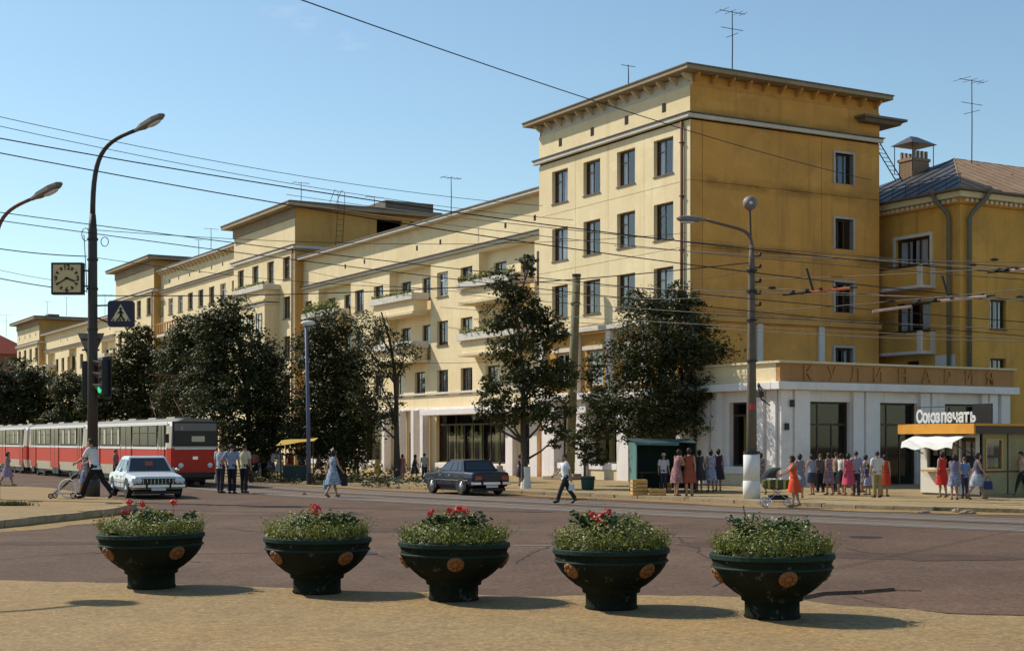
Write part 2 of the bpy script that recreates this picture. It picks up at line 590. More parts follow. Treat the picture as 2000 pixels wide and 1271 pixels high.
def cloth(c, pattern=0):
    k = tuple(round(x, 3) for x in c) + (pattern,)
    if k not in _cloth:
        m = plain('cloth', c, .9, var=.22, scale=11, spec=.15)
        if pattern:                         # printed cotton: dots, checks or flowers
            nt = m.node_tree
            b = nt.nodes['Principled BSDF']
            src = b.inputs['Base Color'].links[0].from_socket
            tc = nt.nodes.new('ShaderNodeTexCoord')
            if pattern == 1:
                t = nt.nodes.new('ShaderNodeTexVoronoi')
                t.inputs['Scale'].default_value = 17
                o_, lo, hi = t.outputs['Distance'], .26, .34
            elif pattern == 2:
                t = nt.nodes.new('ShaderNodeTexWave')
                t.inputs['Scale'].default_value = 6.5
                t.bands_direction = 'Z' if sum(c) > 1 else 'X'
                o_, lo, hi = t.outputs['Fac'], .45, .6
            else:
                t = nt.nodes.new('ShaderNodeTexNoise')
                t.inputs['Scale'].default_value = 16
                o_, lo, hi = t.outputs['Fac'], .52, .58
            nt.links.new(tc.outputs['Object'], t.inputs['Vector'])
            r = nt.nodes.new('ShaderNodeMapRange')
            r.inputs[1].default_value, r.inputs[2].default_value = lo, hi
            r.inputs[3].default_value, r.inputs[4].default_value = .75, 0
            nt.links.new(o_, r.inputs[0])
            mx = nt.nodes.new('ShaderNodeMixRGB')
            dark = sum(c) > .9
            mx.inputs[2].default_value = col([x * .35 for x in c] if dark else [min(.7, x * .8 + .28) for x in c])
            nt.links.new(r.outputs[0], mx.inputs[0])
            nt.links.new(src, mx.inputs[1])
            nt.links.new(mx.outputs[0], b.inputs['Base Color'])
        _cloth[k] = m
    return _cloth[k]
# ================================================================== SETTING: ground, road, pavements
def sheet(name, pts, z, mat, thick=0.0, step=None):
    """flat polygon, optionally a slab with side faces"""
    bm = bmesh.new()
    vs = [bm.verts.new((p[0], p[1], z)) for p in pts]
    f = bm.faces.new(vs)
    if f.normal.z < 0:
        f.normal_flip()
    bm.normal_update()
    if thick:
        n = len(vs)
        lo = [bm.verts.new((p[0], p[1], z - thick)) for p in pts]
        for i in range(n):
            j = (i + 1) % n
            bm.faces.new((vs[i], vs[j], lo[j], lo[i]))
    bmesh.ops.triangulate(bm, faces=[f])
    me = bpy.data.meshes.new(name)
    bm.to_mesh(me)
    bm.free()
    me.materials.append(mat)
    return struct(place(name, me))

def smooth_line(pts, n=6):
    """Catmull-Rom through 2-D points"""
    out = []
    P = [Vector((p[0], p[1])) for p in pts]
    P = [P[0] * 2 - P[1]] + P + [P[-1] * 2 - P[-2]]
    for i in range(1, len(P) - 2):
        for k in range(n):
            t = k / n
            a, b, c, d = P[i - 1], P[i], P[i + 1], P[i + 2]
            out.append(.5 * ((2 * b) + (c - a) * t + (2 * a - 5 * b + 4 * c - d) * t * t + (3 * b - a - 3 * c + d) * t ** 3))
    out.append(P[-2])
    return out

def offset_line(line, d):
    out = []
    for i, p in enumerate(line):
        t = (line[min(i + 1, len(line) - 1)] - line[max(i - 1, 0)]).normalized()
        out.append(p + Vector((-t.y, t.x)) * d)
    return out

def ribbon(mb, a, b, z, mi=0):
    for i in range(len(a) - 1):
        mb.face([(a[i].x, a[i].y, z), (a[i + 1].x, a[i + 1].y, z), (b[i + 1].x, b[i + 1].y, z), (b[i].x, b[i].y, z)], mi)

M['asphalt2'] = rough_wall('patched_asphalt', (.122, .070, .046), (.175, .105, .065), .7, .5, False, 11, .95, .5, speck=.6)
sheet('ground', [(-2500, -60), (2500, -60), (2500, 4500), (-2500, 4500)], -.03, M['earth'])
sheet('road', [(-220, -20), (160, -20), (160, 420), (-220, 420)], -.008, M['asphalt'])

# far pavement: its kerb follows the street, then swings right with the junction
kerb = smooth_line([(-150, 312), (-60, 156), (-30, 104.5), (-14, 76.9), (-3.7, 62.2), (4.1, 53.5), (9.6, 46.2), (14.9, 42.3), (26, 36.5), (60, 24)], 7)
pv = [(p.x, p.y) for p in kerb] + [(120, 24), (120, 330), (-60, 330)]
sheet('far_pavement', [(p.x, p.y) for p in offset_line(kerb, .24)] + [(120, 24), (120, 330), (-60, 330)], .112, M['pavement_far'], .14)
# kerb stones one by one near the camera
def arc_sample(line, step):
    pts, acc, out = line, 0.0, []
    cur = 0.0
    for i in range(len(line) - 1):
        L = (line[i + 1] - line[i]).length
        while cur <= L:
            p = line[i].lerp(line[i + 1], cur / L)
            t = (line[i + 1] - line[i]).normalized()
            out.append((p, t))
            cur += step
        cur -= L
    return out
ks = MB()
ks.box(-.6, .6, 0, .25, -.02, .135)
ks_me = ks.mesh('kerb_stone', M['kerb'])
kerb_o = thing('far_kerb', 'x', 'x')
for k in ('label', 'category'):
    del kerb_o[k]
struct(kerb_o)
for p, t in arc_sample(kerb, 1.235):
    if 22 < p.y < 130 and p.x < 40:
        if 12.6 < p.x < 14.3:              # the broken stretch by the hole
            continue
        o = place('kerb_stone', ks_me, kerb_o, (p.x, p.y, R.uniform(-.035, 0)), atan2(t.y, t.x) + R.uniform(-.02, .02))
# dusty dirt strip lying against the kerb, and the tracks
vg = MB()
a = offset_line(kerb, -.02)
b = [p + Vector((R.uniform(-.25, .25), R.uniform(-.25, .25))) for p in offset_line(kerb, -1.5)]
ribbon(vg, a, b, .002)
struct(vg.build('dirt_verge', M['verge']))
trk = smooth_line([(-120, 249.5), (-70, 163), (-40, 111), (-14.2, 66.3), (-8.6, 57.2), (-2.2, 49.3), (4.6, 41.9), (11.9, 35.0), (21, 27.2), (36, 16)], 10)
beds = MB()
for off in (0, 3.3):
    c = offset_line(trk, off)
    ribbon(beds, offset_line(c, -1.15), offset_line(c, 1.15), .000 + .0005 * off)
struct(beds.build('track_bed', M['track']))
for off, nm in ((0, 'near'), (3.3, 'far')):
    ro = thing('tram_track', 'x', 'x')
    del ro['label'], ro['category']
    struct(ro)
    for s_ in (-.762, .762):
        c = offset_line(trk, off + s_)
        mb = MB()
        A, B = offset_line(c, -.036), offset_line(c, .036)
        for i in range(len(c) - 1):
            mb.face([(A[i].x, A[i].y, .018), (A[i + 1].x, A[i + 1].y, .018), (B[i + 1].x, B[i + 1].y, .018), (B[i].x, B[i].y, .018)])
            mb.face([(A[i].x, A[i].y, -.02), (A[i + 1].x, A[i + 1].y, -.02), (A[i + 1].x, A[i + 1].y, .018), (A[i].x, A[i].y, .018)])
            mb.face([(B[i].x, B[i].y, -.02), (B[i + 1].x, B[i + 1].y, -.02), (B[i + 1].x, B[i + 1].y, .018), (B[i].x, B[i].y, .018)])
        mb.build('rail', M['rail'], ro)
        gm = MB()
        ribbon(gm, offset_line(c, .045), offset_line(c, .12), .006)
        ribbon(gm, offset_line(c, -.10), offset_line(c, -.045), .006)
        gm.build('rail_groove', M['rail_groove'], ro)

# near pavement with the planters
edge = [G(-900, 1108), G(-300, 1122), G(0, 1136), G(250, 1142), G(480, 1148), G(700, 1157), G(860, 1160), G(1010, 1168), G(1180, 1166), G(1400, 1168),
        G(1560, 1176), G(1640, 1186), G(1760, 1192), G(1880, 1205), G(2000, 1207), G(2300, 1224), G(3000, 1262)]
ed2 = smooth_line([(p.x, p.y) for p in edge], 5)
ed2 = [p + Vector((0, R.uniform(-.05, .05))) for p in ed2]
sheet('near_pavement', [(p.x, p.y) for p in ed2] + [(40, 2), (40, -15), (-40, -15), (-40, 14)], .03, M['pavement'], .05)
# broken asphalt lip and worn patch near the right planter
lip = MB()
pts = [G(x, y) for x, y in ((1365, 1168), (1440, 1166), (1560, 1168), (1600, 1160), (1680, 1157), (1740, 1152), (1800, 1153))]
for i in range(len(pts) - 1):
    p, q = pts[i], pts[i + 1]
    h = (.045 if 1 < i < 5 else .02) * R.uniform(.7, 1.2)
    lip.box(-.02, (q - p).length + .02, -.09, .09, -.02, h, M=Matrix.Translation(p) @ Matrix.Rotation(atan2(q.y - p.y, q.x - p.x), 4, 'Z'), taper=.03)
struct(lip.build('asphalt_lip', M['asphalt']))
# dirt washed over the road near right
sheet('dirt_patch', [G(x, y)[:2] for x, y in ((1660, 1163), (1760, 1150), (1900, 1146), (2000, 1150), (2300, 1158), (2300, 1208), (2000, 1200), (1850, 1196), (1740, 1184))], -.003, M['asphalt2'])
# worn white strokes of an old crossing on the asphalt
marks = MB()
for x, y, wd, ln in ((1040, 1064, 75, 6), (1012, 1034, 80, 5), (1330, 1046, 60, 4), (560, 1040, 50, 4)):
    p = G(x, y)
    marks.box(-wd / 2 * p.y / F, wd / 2 * p.y / F, -.16, .16, -.006, -.002, M=Matrix.Translation(p))
struct(marks.build('road_marking', plain('worn_road_paint', (.155, .115, .085), .9, var=.5, scale=7)))

# patches, cracks and covers in the asphalt
def blob(cx, cy, rx, ry, rot=0, n=14):
    return [(cx + rx * cos(t) * cos(rot) - ry * sin(t) * sin(rot), cy + rx * cos(t) * sin(rot) + ry * sin(t) * cos(rot)) for t in [2 * pi * k / n + R.uniform(-.12, .12) for k in range(n)] ]
M['asphalt3'] = rough_wall('dark_asphalt_patch', (.08, .046, .031), (.115, .07, .046), .5, .5, False, 12, .95, .4, speck=.5)
for x, y, rx, ry, rot, m_ in ((760, 1034, 2.6, .9, .2, 'asphalt3'), (1180, 1058, 1.6, .7, -.2, 'asphalt2'), (430, 1075, 2.2, .6, .1, 'asphalt2'), (1750, 1085, 2.3, .8, -.25, 'asphalt3'), (560, 1000, 3.4, 1.1, .5, 'asphalt2'), (90, 1060, 1.5, .5, 0, 'asphalt3'), (1420, 1062, 1.1, .9, .3, 'asphalt3')):
    p = G(x, y)
    sheet('road_patch', blob(p.x, p.y, rx, ry, rot), -.005 + R.uniform(0, .001), M[m_])
def crack(pts, w=.025):
    mb = MB()
    P_ = []
    for i in range(len(pts) - 1):
        a, b = G(*pts[i]), G(*pts[i + 1])
        n = max(3, int((b - a).length / .35))
        for k in range(n):
            P_.append(a.lerp(b, k / n) + Vector((R.gauss(0, .05), R.gauss(0, .06), 0)))
    for i in range(len(P_) - 1):
        t = (P_[i + 1] - P_[i]).normalized()
        n_ = Vector((-t.y, t.x, 0)) * w * R.uniform(.4, 1.2)
        mb.face([tuple(q + Vector((0, 0, -.0025))) for q in (P_[i] - n_, P_[i + 1] - n_, P_[i + 1] + n_, P_[i] + n_)])
    struct(mb.build('road_crack', M['rail_groove']))
for c_ in (((0, 1090), (180, 1078), (420, 1100)), ((430, 1030), (640, 1050), (760, 1090)), ((1000, 1100), (1080, 1060), (1150, 1030)), ((1650, 1070), (1800, 1095), (2010, 1090)), ((1310, 1040), (1420, 1110), (1390, 1150)), ((300, 1003), (520, 1006), (800, 1016))):
    crack(c_)
for x, y in ((700, 1080), (1690, 1048)):
    mb = MB()
    mb.lathe([(.36, -.02), (.36, .002), (.33, .004), (.31, .0), (.01, .0)], 20)
    o = mb.build('manhole_cover', M['iron'], None, G(x, y))
    tag(o, 'iron manhole cover in the road ' + ('between the second and middle planters' if x < 1000 else 'behind the rightmost planter'), 'cover')

# raised traffic island at the left
isl = [G(x, y, .18) for x, y in ((-700, 925), (0, 947), (100, 952), (215, 971), (258, 980))]
isl_front = [G(x, y, .18) for x, y in ((262, 985), (230, 992), (180, 998), (90, 1007), (0, 1016), (-300, 1040), (-900, 1080))]
sheet('traffic_island', [(p.x, p.y) for p in isl + isl_front], .18, M['pavement'], .2)
ik = thing('island_kerb', 'x', 'x')
del ik['label'], ik['category']
struct(ik)
fl = smooth_line([(p.x, p.y) for p in isl_front], 4)
for p, t in arc_sample(fl, 1.02):
    if p.x > -25:
        o = place('kerb_stone', ks_me, ik, (p.x, p.y, R.uniform(.03, .065)), atan2(t.y, t.x) + pi + R.uniform(-.05, .05))
        o.scale = (.83, .8, 1.12)
        o.rotation_euler.x = R.uniform(-.08, .08)
vb = MB()
ribbon(vb, offset_line(fl, .0), [p + Vector((R.uniform(-.15, .25), R.uniform(-.3, .1))) for p in offset_line(fl, 1.1)], -.002)
struct(vb.build('dirt_verge', M['verge']))

# grass tufts on the island and stones by the broken kerb
def tuft(x, y, z0, wid, h, n, label):
    mb = MB()
    for k in range(n):
        px, py = R.gauss(0, wid / 2), R.gauss(0, wid / 5)
        hh = h * R.uniform(.5, 1.1)
        a = R.uniform(0, pi)
        dx, dy = .02 * cos(a), .02 * sin(a)
        lx, ly = R.gauss(0, .06), R.gauss(0, .06)
        mb.face([(px - dx, py - dy, 0), (px + dx, py + dy, 0), (px + lx, py + ly, hh)])
    o = mb.build('grass_tuft', M['grass'], None, G(x, y, z0))
    tag(o, label, 'grass')
    struct(o, 'stuff')
tuft(25, 987, .18, .5, .16, 420, 'low weedy grass tuft growing on the traffic island')
tuft(20, 949, .18, .5, .07, 160, 'thin weeds at the far edge of the traffic island')
tuft(1120, 975, .0, .8, .06, 200, 'thin dry grass along the dusty kerb')
def lump(name, x, y, sx, sy, sz, label, z0=0.0):
    mb = MB()
    mb.ball((0, 0, sz * .4), (sx, sy, sz), 9, 6)
    mb.v = [(a * R.uniform(.85, 1.12), b_ * R.uniform(.85, 1.12), max(-.02, c * R.uniform(.8, 1.1))) for a, b_, c in mb.v]
    tag(mb.build(name, M['stone'], None, G(x, y, z0)), label, 'rubble')
lump('kerb_fragment', 1890, 1003, .26, .12, .09, 'pale broken kerb fragment lying beside the drain hole')
lump('kerb_fragment', 1868, 1000, .14, .12, .09, 'small dark rubble lump against the drain hole')
lump('kerb_fragment', 1805, 1001, .2, .1, .06, 'flat rubble lump lying left of the drain hole')
lump('rubble_stone', 594, 966, .09, .07, .07, 'dark lump of stone on the tram rail left of the woman in pale blue')
dh = MB()
p = G(1850, 997)
dh.box(-.62, .62, -.3, .35, .0, .09, 0)
dh.box(-.5, .5, -.302, -.1, .015, .07, 1)
dh.box(-.62, .62, -.34, -.3, .07, .10, 0)
o = dh.build('storm_drain', [M['stone'], M['dark']], None, (p.x, p.y + .3, 0), radians(-28))
tag(o, 'broken dark storm drain inlet in the kerb before the kiosk', 'drain')
for x, y, wd in ((70, 979, .22), (222, 983, .25)):
    p = G(x, y, .18)
    mb = MB()
    mb.lathe([(wd, 0), (wd, .015), (wd * .9, .02), (.01, .02)], 16)
    o = mb.build('manhole_cover', M['iron'], None, p)
    tag(o, 'small dark cover on the island ' + ('left of the pushchair' if x < 100 else 'near the kerb tip'), 'cover')

# ================================================================== WINDOWS
_win = {}
def window_parts(w, h, style):
    """meshes of one window: local x points into the wall, y across, z up from the sill"""
    k = (w, h, style)
    if k in _win:
        return _win[k]
    fm = M['frame_white'] if 'w' in style else M['frame_brown']
    fr = MB()
    b = .07
    fr.box(0, .07, -w / 2, -w / 2 + b, 0, h)
    fr.box(0, .07, w / 2 - b, w / 2, 0, h)
    fr.box(0, .07, -w / 2 + b, w / 2 - b, 0, b)
    fr.box(0, .07, -w / 2 + b, w / 2 - b, h - b, h)
    panes = []
    if '3' in style:
        cuts = [-w / 2 + b, -w * .14, w * .2, w / 2 - b]
    else:
        cuts = [-w / 2 + b, w * (.08 if 't' in style else 0), w / 2 - b]
    for c in cuts[1:-1]:
        fr.box(.004, .066, c - .035, c + .035, b, h - b)
    for i in range(len(cuts) - 1):
        a, c = cuts[i] + (.035 if i else 0), cuts[i + 1] - (.035 if i < len(cuts) - 2 else 0)
        if 't' in style and i == len(cuts) - 2:
            zt = h * .68
            fr.box(.008, .062, a, c, zt - .03, zt + .03)
            panes += [(a, c, b, zt - .03), (a, c, zt + .03, h - b)]
        else:
            panes.append((a, c, b, h - b))
    pm = []
    for a, c, z0, z1 in panes:
        mb = MB()
        mb.box(.03, .038, a, c, z0, z1)
        pm.append(mb.mesh('pane', M['pane']))
    sl = MB()
    sl.box(-.26, .0, -w / 2 - .05, w / 2 + .05, -.05, -.002)
    def drape(a, c, mat, z0=.09):
        mb = MB()
        n = max(4, int((c - a) / .07))
        for i in range(n):
            y0, y1 = a + (c - a) * i / n, a + (c - a) * (i + 1) / n
            x0, x1 = .16 + .03 * (i % 2), .16 + .03 * ((i + 1) % 2)
            mb.face([(x0, y0, z0), (x1, y1, z0), (x1, y1, h - .1), (x0, y0, h - .1)])
        return mb.mesh('curtain', mat)
    cur = [drape(-w / 2 + .08, -w * .16, M['curtain']), drape(w * .14, w / 2 - .08, M['curtain']), drape(-w / 2 + .08, w / 2 - .08, M['curtain']),
           drape(-w * .3, w * .05, M['curtain']), drape(-w / 2 + .08, w / 2 - .08, M['curtain_red'])]
    _win[k] = (fr.mesh('window', fm), pm, sl.mesh('sill', M['eave']), cur)
    return _win[k]

def add_window(parent, loc, w, h, style='t', rz=0, sill=True, bare=False):
    fm, pm, sm, cur = window_parts(w, h, style)
    o = place('window', fm, parent, loc, rz)
    for m in pm:
        place('pane', m, o)
    if sill:
        place('sill', sm, o)
    if not bare:
        r = R.random()
        pick = [0, 1] if r < .42 else [2] if r < .58 else [0] if r < .68 else [1] if r < .76 else [3, 1] if r < .88 else [4] if r < .92 else []
        for i in pick:
            place('curtain', cur[i], o)
    return o

def wall(mb, f, s0, s1, z0, z1, holes, depth=.26, inner=.8, mi=0, md=1, back=True, thick=0):
    """wall sheet in s, z with rectangular openings (a, b, c, d) that get reveals and a dark room behind; f(s, t, z) maps to local space, t into the wall"""
    S = sorted({s0, s1} | {h[0] for h in holes} | {h[1] for h in holes})
    Zs = sorted({z0, z1} | {h[2] for h in holes} | {h[3] for h in holes})
    S = [x for x in S if s0 <= x <= s1]
    Zs = [x for x in Zs if z0 <= x <= z1]
    for i in range(len(S) - 1):
        for j in range(len(Zs) - 1):
            cs, cz = (S[i] + S[i + 1]) / 2, (Zs[j] + Zs[j + 1]) / 2
            if any(h[0] < cs < h[1] and h[2] < cz < h[3] for h in holes):
                continue
            mb.face([f(S[i], 0, Zs[j]), f(S[i + 1], 0, Zs[j]), f(S[i + 1], 0, Zs[j + 1]), f(S[i], 0, Zs[j + 1])], mi)
    for a, b, c, d in holes:
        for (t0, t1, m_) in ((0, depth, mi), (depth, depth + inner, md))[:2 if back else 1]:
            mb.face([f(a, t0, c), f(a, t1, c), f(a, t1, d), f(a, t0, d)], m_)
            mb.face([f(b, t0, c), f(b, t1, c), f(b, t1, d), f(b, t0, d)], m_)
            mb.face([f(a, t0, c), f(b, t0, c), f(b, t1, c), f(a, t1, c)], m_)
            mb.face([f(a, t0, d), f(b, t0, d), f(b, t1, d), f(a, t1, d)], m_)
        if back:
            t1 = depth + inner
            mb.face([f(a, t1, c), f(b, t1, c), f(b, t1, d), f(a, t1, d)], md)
    if thick:
        for a, b, c, d in ((s0, s0, z0, z1), (s1, s1, z0, z1)):
            mb.face([f(a, 0, c), f(a, thick, c), f(a, thick, d), f(a, 0, d)], mi)
        for z in (z0, z1):
            mb.face([f(s0, 0, z), f(s1, 0, z), f(s1, thick, z), f(s0, thick, z)], mi)

def street(v0):
    return lambda s, t, z: (v0 + t, s, z)
def nearside(u0):
    return lambda s, t, z: (s, u0 + t, z)
def farside(u1):
    return lambda s, t, z: (s, u1 - t, z)

def shell(mb, v0, v1, u0, u1, z0, z1, mi=0, near=True, front=False):
    """remaining faces of a block"""
    mb.face([(v1, u0, z0), (v1, u1, z0), (v1, u1, z1), (v1, u0, z1)], mi)
    mb.face([(v0, u1, z0), (v1, u1, z0), (v1, u1, z1), (v0, u1, z1)], mi)
    mb.face([(v0, u0, z1), (v1, u0, z1), (v1, u1, z1), (v0, u1, z1)], mi)
    if near:
        mb.face([(v0, u0, z0), (v1, u0, z0), (v1, u0, z1), (v0, u0, z1)], mi)
    if front:
        mb.face([(v0, u0, z0), (v0, u1, z0), (v0, u1, z1), (v0, u0, z1)], mi)

def block_root(name, label, u0):
    p = fp(u0, 0)
    return thing(name, label, 'building', (p.x, p.y, 0), YAW)

def part_box(name, mat, parent, x0, x1, y0, y1, z0, z1, bevel=0):
    mb = MB()
    mb.box(x0, x1, y0, y1, z0, z1)
    return mb.build(name, mat, parent, bevel=bevel)

vent_me = None
def vent(parent, v, u, z, s=1.0):
    global vent_me
    if vent_me is None:
        mb = MB()
        mb.box(-.012, .05, -.15, .15, 0, .5, 0)
        for k in range(5):
            mb.box(-.03, .0, -.14, .14, .06 + k * .09, .075 + k * .09, 1)
        vent_me = mb.mesh('attic_vent', [M['dark'], M['eave']])
    o = place('attic_vent', vent_me, parent, (v, u, z))
    o.scale = (1, s, s * .85)
    return o

def bracket_mesh(d, w, h, mat):
    mb = MB()
    prof = [(0, 0), (0, h), (-d, h), (-d, h * .72), (-d * .55, h * .3), (-.04, 0)]
    mb.prism(prof, w, M=Matrix.Translation((0, w / 2, 0)) @ Matrix.Rotation(pi / 2, 4, 'X'))
    return mb.mesh('bracket', mat)
BR_CREAM = bracket_mesh(.46, .12, .36, M['cream_trim'])
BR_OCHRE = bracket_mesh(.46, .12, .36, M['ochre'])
BR_SMALL = bracket_mesh(.42, .30, .38, M['cream_trim'])

def eave(parent, x0, x1, y0, y1, z, over, th=.3, mat='eave'):
    """flat projecting roof slab with a sheet-metal edge"""
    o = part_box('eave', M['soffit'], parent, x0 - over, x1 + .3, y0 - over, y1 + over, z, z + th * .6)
    mb = MB()
    e = over + .05
    mb.box(x0 - e, x1 + .35, y0 - e, y1 + e, z + th * .6 + .002, z + th * .8)
    mb.box(x0 - over + .12, x1 + .15, y0 - over + .12, y1 + over - .12, z + th * .8 + .002, z + th)
    mb.build('edge_flashing', M[mat], o)
    return o

# pilaster of the shop floors: two slim shafts side by side
def pil_mesh(w, d, h, name='pilaster'):
    mb = MB()
    mb.box(-d, 0, -w / 2, w * .04, 0, h)
    mb.box(-d * .8, 0, w * .10, w / 2, 0, h)
    mb.box(-d * .5, 0, w * .04, w * .10, 0, h)
    return mb.mesh(name, M['white_plaster'])

def shop_front(parent, v, u0, u1, z0, z1, side='street', n=3, curtains=True, transom=.78):
    """large glazed opening: frame with mullions, panes and hanging curtains"""
    w, h = u1 - u0, z1 - z0
    fr = MB()
    b = .08
    fr.box(0, .1, -w / 2, -w / 2 + b, 0, h)
    fr.box(0, .1, w / 2 - b, w / 2, 0, h)
    fr.box(0, .1, -w / 2 + b, w / 2 - b, 0, b)
    fr.box(0, .1, -w / 2 + b, w / 2 - b, h - b, h)
    zt = h * transom
    fr.box(.01, .09, -w / 2 + b, w / 2 - b, zt - .05, zt + .05)
    for k in range(1, n):
        y = -w / 2 + w * k / n
        fr.box(.02, .08, y - .035, y + .035, b, zt - .05)
        if k % 2 == 0 or n < 3:
            fr.box(.02, .08, y - .03, y + .03, zt + .05, h - b)
    if side == 'street':
        loc, rz = (v, (u0 + u1) / 2, z0), 0
    else:
        loc, rz = ((u0 + u1) / 2, v, z0), pi / 2
    o = fr.build('shop_window', M['frame_brown'], parent, loc, rz)
    for k in range(n):
        y0, y1 = -w / 2 + w * k / n + .04, -w / 2 + w * (k + 1) / n - .04
        mb = MB()
        mb.box(.045, .053, max(y0, -w / 2 + b), min(y1, w / 2 - b), b, zt - .05)
        mb.build('pane', M['shop_pane'], o)
        if curtains and R.random() < .75:
            mb = MB()
            c0 = y0 + (y1 - y0) * R.choice((0, .05, .45))
            c1 = c0 + (y1 - y0) * R.uniform(.3, .55)
            m_ = 6
            for i in range(m_):
                a, c = c0 + (c1 - c0) * i / m_, c0 + (c1 - c0) * (i + 1) / m_
                mb.face([(.2 + .04 * (i % 2), a, .1), (.2 + .04 * ((i + 1) % 2), c, .1), (.2 + .04 * ((i + 1) % 2), c, zt), (.2 + .04 * (i % 2), a, zt)])
            mb.build('curtain', M['curtain_green'], o)
    mb = MB()
    mb.box(.045, .053, -w / 2 + b, w / 2 - b, zt + .05, h - b)
    mb.build('pane', M['shop_pane'], o)
    return o

# ================================================================== THE TALL CORNER BLOCK
tb = block_root('corner_block', 'tall five storey corner block with sunlit cream street face and shaded ochre end wall', 0)
UW = 13.6
DV = 11.9
cols = [(0.55, 3.70, 2.1), (3.70, 6.84, 5.25), (6.84, 9.92, 8.35), (9.92, UW, 11.45)]
rows = [(8.05, 11.15, 8.62), (11.15, 14.23, 11.68), (14.23, 17.02, 14.76)]
WH, WW = 1.74, 1.58
mb = MB()
# backing wall behind the panels
hol = []
for a, b, c in cols:
    for z0, z1, zb in rows:
        hol.append((c - WW / 2, c + WW / 2, zb, zb + WH))
wall(mb, street(.05), 0, UW, 7.95, 17.05, hol, .22, .8, 0, 1)
# attic storey
wall(mb, street(0), 0, UW, 17.3, 18.62, [], mi=0)
wall(mb, street(.18), 0.05, UW - .05, 18.62, 19.2, [], mi=0)
mb.build('wall', [M['cream'], M['dark_room']], tb)
for a, b, c in cols:
    for z0, z1, zb in rows:
        pm = MB()
        g = .012
        wall(pm, street(0), a + g, b - g, z0 + g, z1 - g, [(c - WW / 2, c + WW / 2, zb, zb + WH)], .05, 0, 0, 0, False, .05)
        pm.build('wall_panel', M['cream'], tb)
        add_window(tb, (.2, c, zb), WW - .02, WH - .02, 't')
for z0, z1, zb in rows:
    part_box('wall_panel', M['cream'], tb, 0, .05, 0.0, .55 - .012, z0 + .012, z1 - .012)
# end wall: joints, one column of windows
SW, SH, SVC = 1.2, 1.5, 9.5
srows = [(8.05, 11.15, 8.45), (11.15, 14.23, 11.6), (14.23, 17.02, 14.85)]
mb = MB()
hol = [(SVC - SW / 2, SVC + SW / 2, zb, zb + SH) for z0, z1, zb in srows] + [(SVC - SW / 2, SVC + SW / 2, 5.2, 6.7)]
wall(mb, nearside(.05), 0.05, DV, 4.6, 17.05, hol, .2, .8, 0, 1)
wall(mb, nearside(0), 0, DV, 17.3, 18.62, [])
wall(mb, nearside(.12), .15, DV, 18.62, 19.2, [])
shell(mb, .06, DV, .06, UW, 0, 19.2, 0, near=False)
mb.build('end_wall', [M['shade_ochre_end'], M['dark_room']], tb)
for (a, b) in ((.06, .72), (.72, 8.05), (8.05, DV)):
    for z0, z1, zb in srows:
        pm = MB()
        g = .012
        wall(pm, nearside(0), a + g, b - g, z0 + g, z1 - g, [(SVC - SW / 2, SVC + SW / 2, zb, zb + SH)] if a > 8 else [], .05, 0, 0, 0, False, .05)
        pm.build('wall_panel', M['shade_ochre_end'], tb)
M['surround'] = rough_wall('grey_surround', (.46, .42, .40), (.25, .22, .2), .4)
def surround(parent, c, y, zb, w, h, mat, t=.14):
    mb = MB()
    mb.box(c - w / 2 - t, c - w / 2, y - .06, y + .2, zb - .02, zb + h + t)
    mb.box(c + w / 2, c + w / 2 + t, y - .06, y + .2, zb - .02, zb + h + t)
    mb.box(c - w / 2, c + w / 2, y - .06, y + .2, zb + h, zb + h + t)
    return mb.build('window_surround', mat, parent)
for z0, z1, zb in srows + [(0, 0, 5.2)]:
    add_window(tb, (SVC, .2, zb), SW - .02, SH - .02, '3', pi / 2, sill=False)
    surround(tb, SVC, 0, zb, SW, SH, M['surround'], .11)
# string course below the attic, on both faces, then the eave with brackets
part_box('string_course', M['white_trim'], tb, -.24, 0.0, -.20, UW + .3, 17.1, 17.3, .03)
part_box('string_course', M['white_trim'], tb, 0.002, DV + .1, -.20, .0, 17.1, 17.3, .03)
part_box('string_course_lip', M['eave'], tb, -.30, .05, -.30, UW + .34, 17.303, 17.35)
part_box('string_course_lip', M['eave'], tb, .052, DV + .12, -.30, .05, 17.303, 17.35)
eave(tb, 0, DV, 0, UW, 19.2, .66, .30)
mb = MB()
mb.box(.10, .178, .06, UW - .06, 18.64, 19.19)
mb.build('frieze', M['white_trim'], tb)
for k in range(14):
    place('bracket', BR_CREAM, tb, (.098, .12 + k * (UW - .24) / 13, 18.83))
for k in range(12):
    place('bracket', BR_OCHRE, tb, (.3 + k * (DV - .5) / 11, .12, 18.83), pi / 2)
for u in (2.05, 5.2, 8.3, 11.4):
    vent(tb, 0, u, 17.75)
# second floor: orange recesses between white pilasters
mb = MB()
f2 = [(c - .72, c + .72, 4.95, 6.75) for a, b, c in cols]
wall(mb, street(.22), .05, UW, 4.6, 7.7, f2, .14, .8, 0, 1)
mb.build('recessed_wall', [M['orange_plaster'], M['dark_room']], tb)
for a, b, c in cols:
    add_window(tb, (.34, c, 4.95), 1.42, 1.78, 'wt')
    part_box('lintel', M['white_trim'], tb, .02, .22, c - .95, c + .95, 6.78, 6.98)
for u in (.22, 3.70, 6.84, 9.92, UW - .2):
    part_box('pilaster', M['white_plaster'], tb, -.02, .215, u - .2, u + .2, 4.62, 7.68)
part_box('moulding', M['white_trim'], tb, -.2, .05, -.2, UW + .05, 7.7, 7.94, .03)
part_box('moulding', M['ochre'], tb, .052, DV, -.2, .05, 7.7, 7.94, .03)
for v in (.2, 4.1, 8.0):
    part_box('pilaster', M['white_trim'], tb, v - .18, v + .18, -.1, .045, 4.62, 7.69)
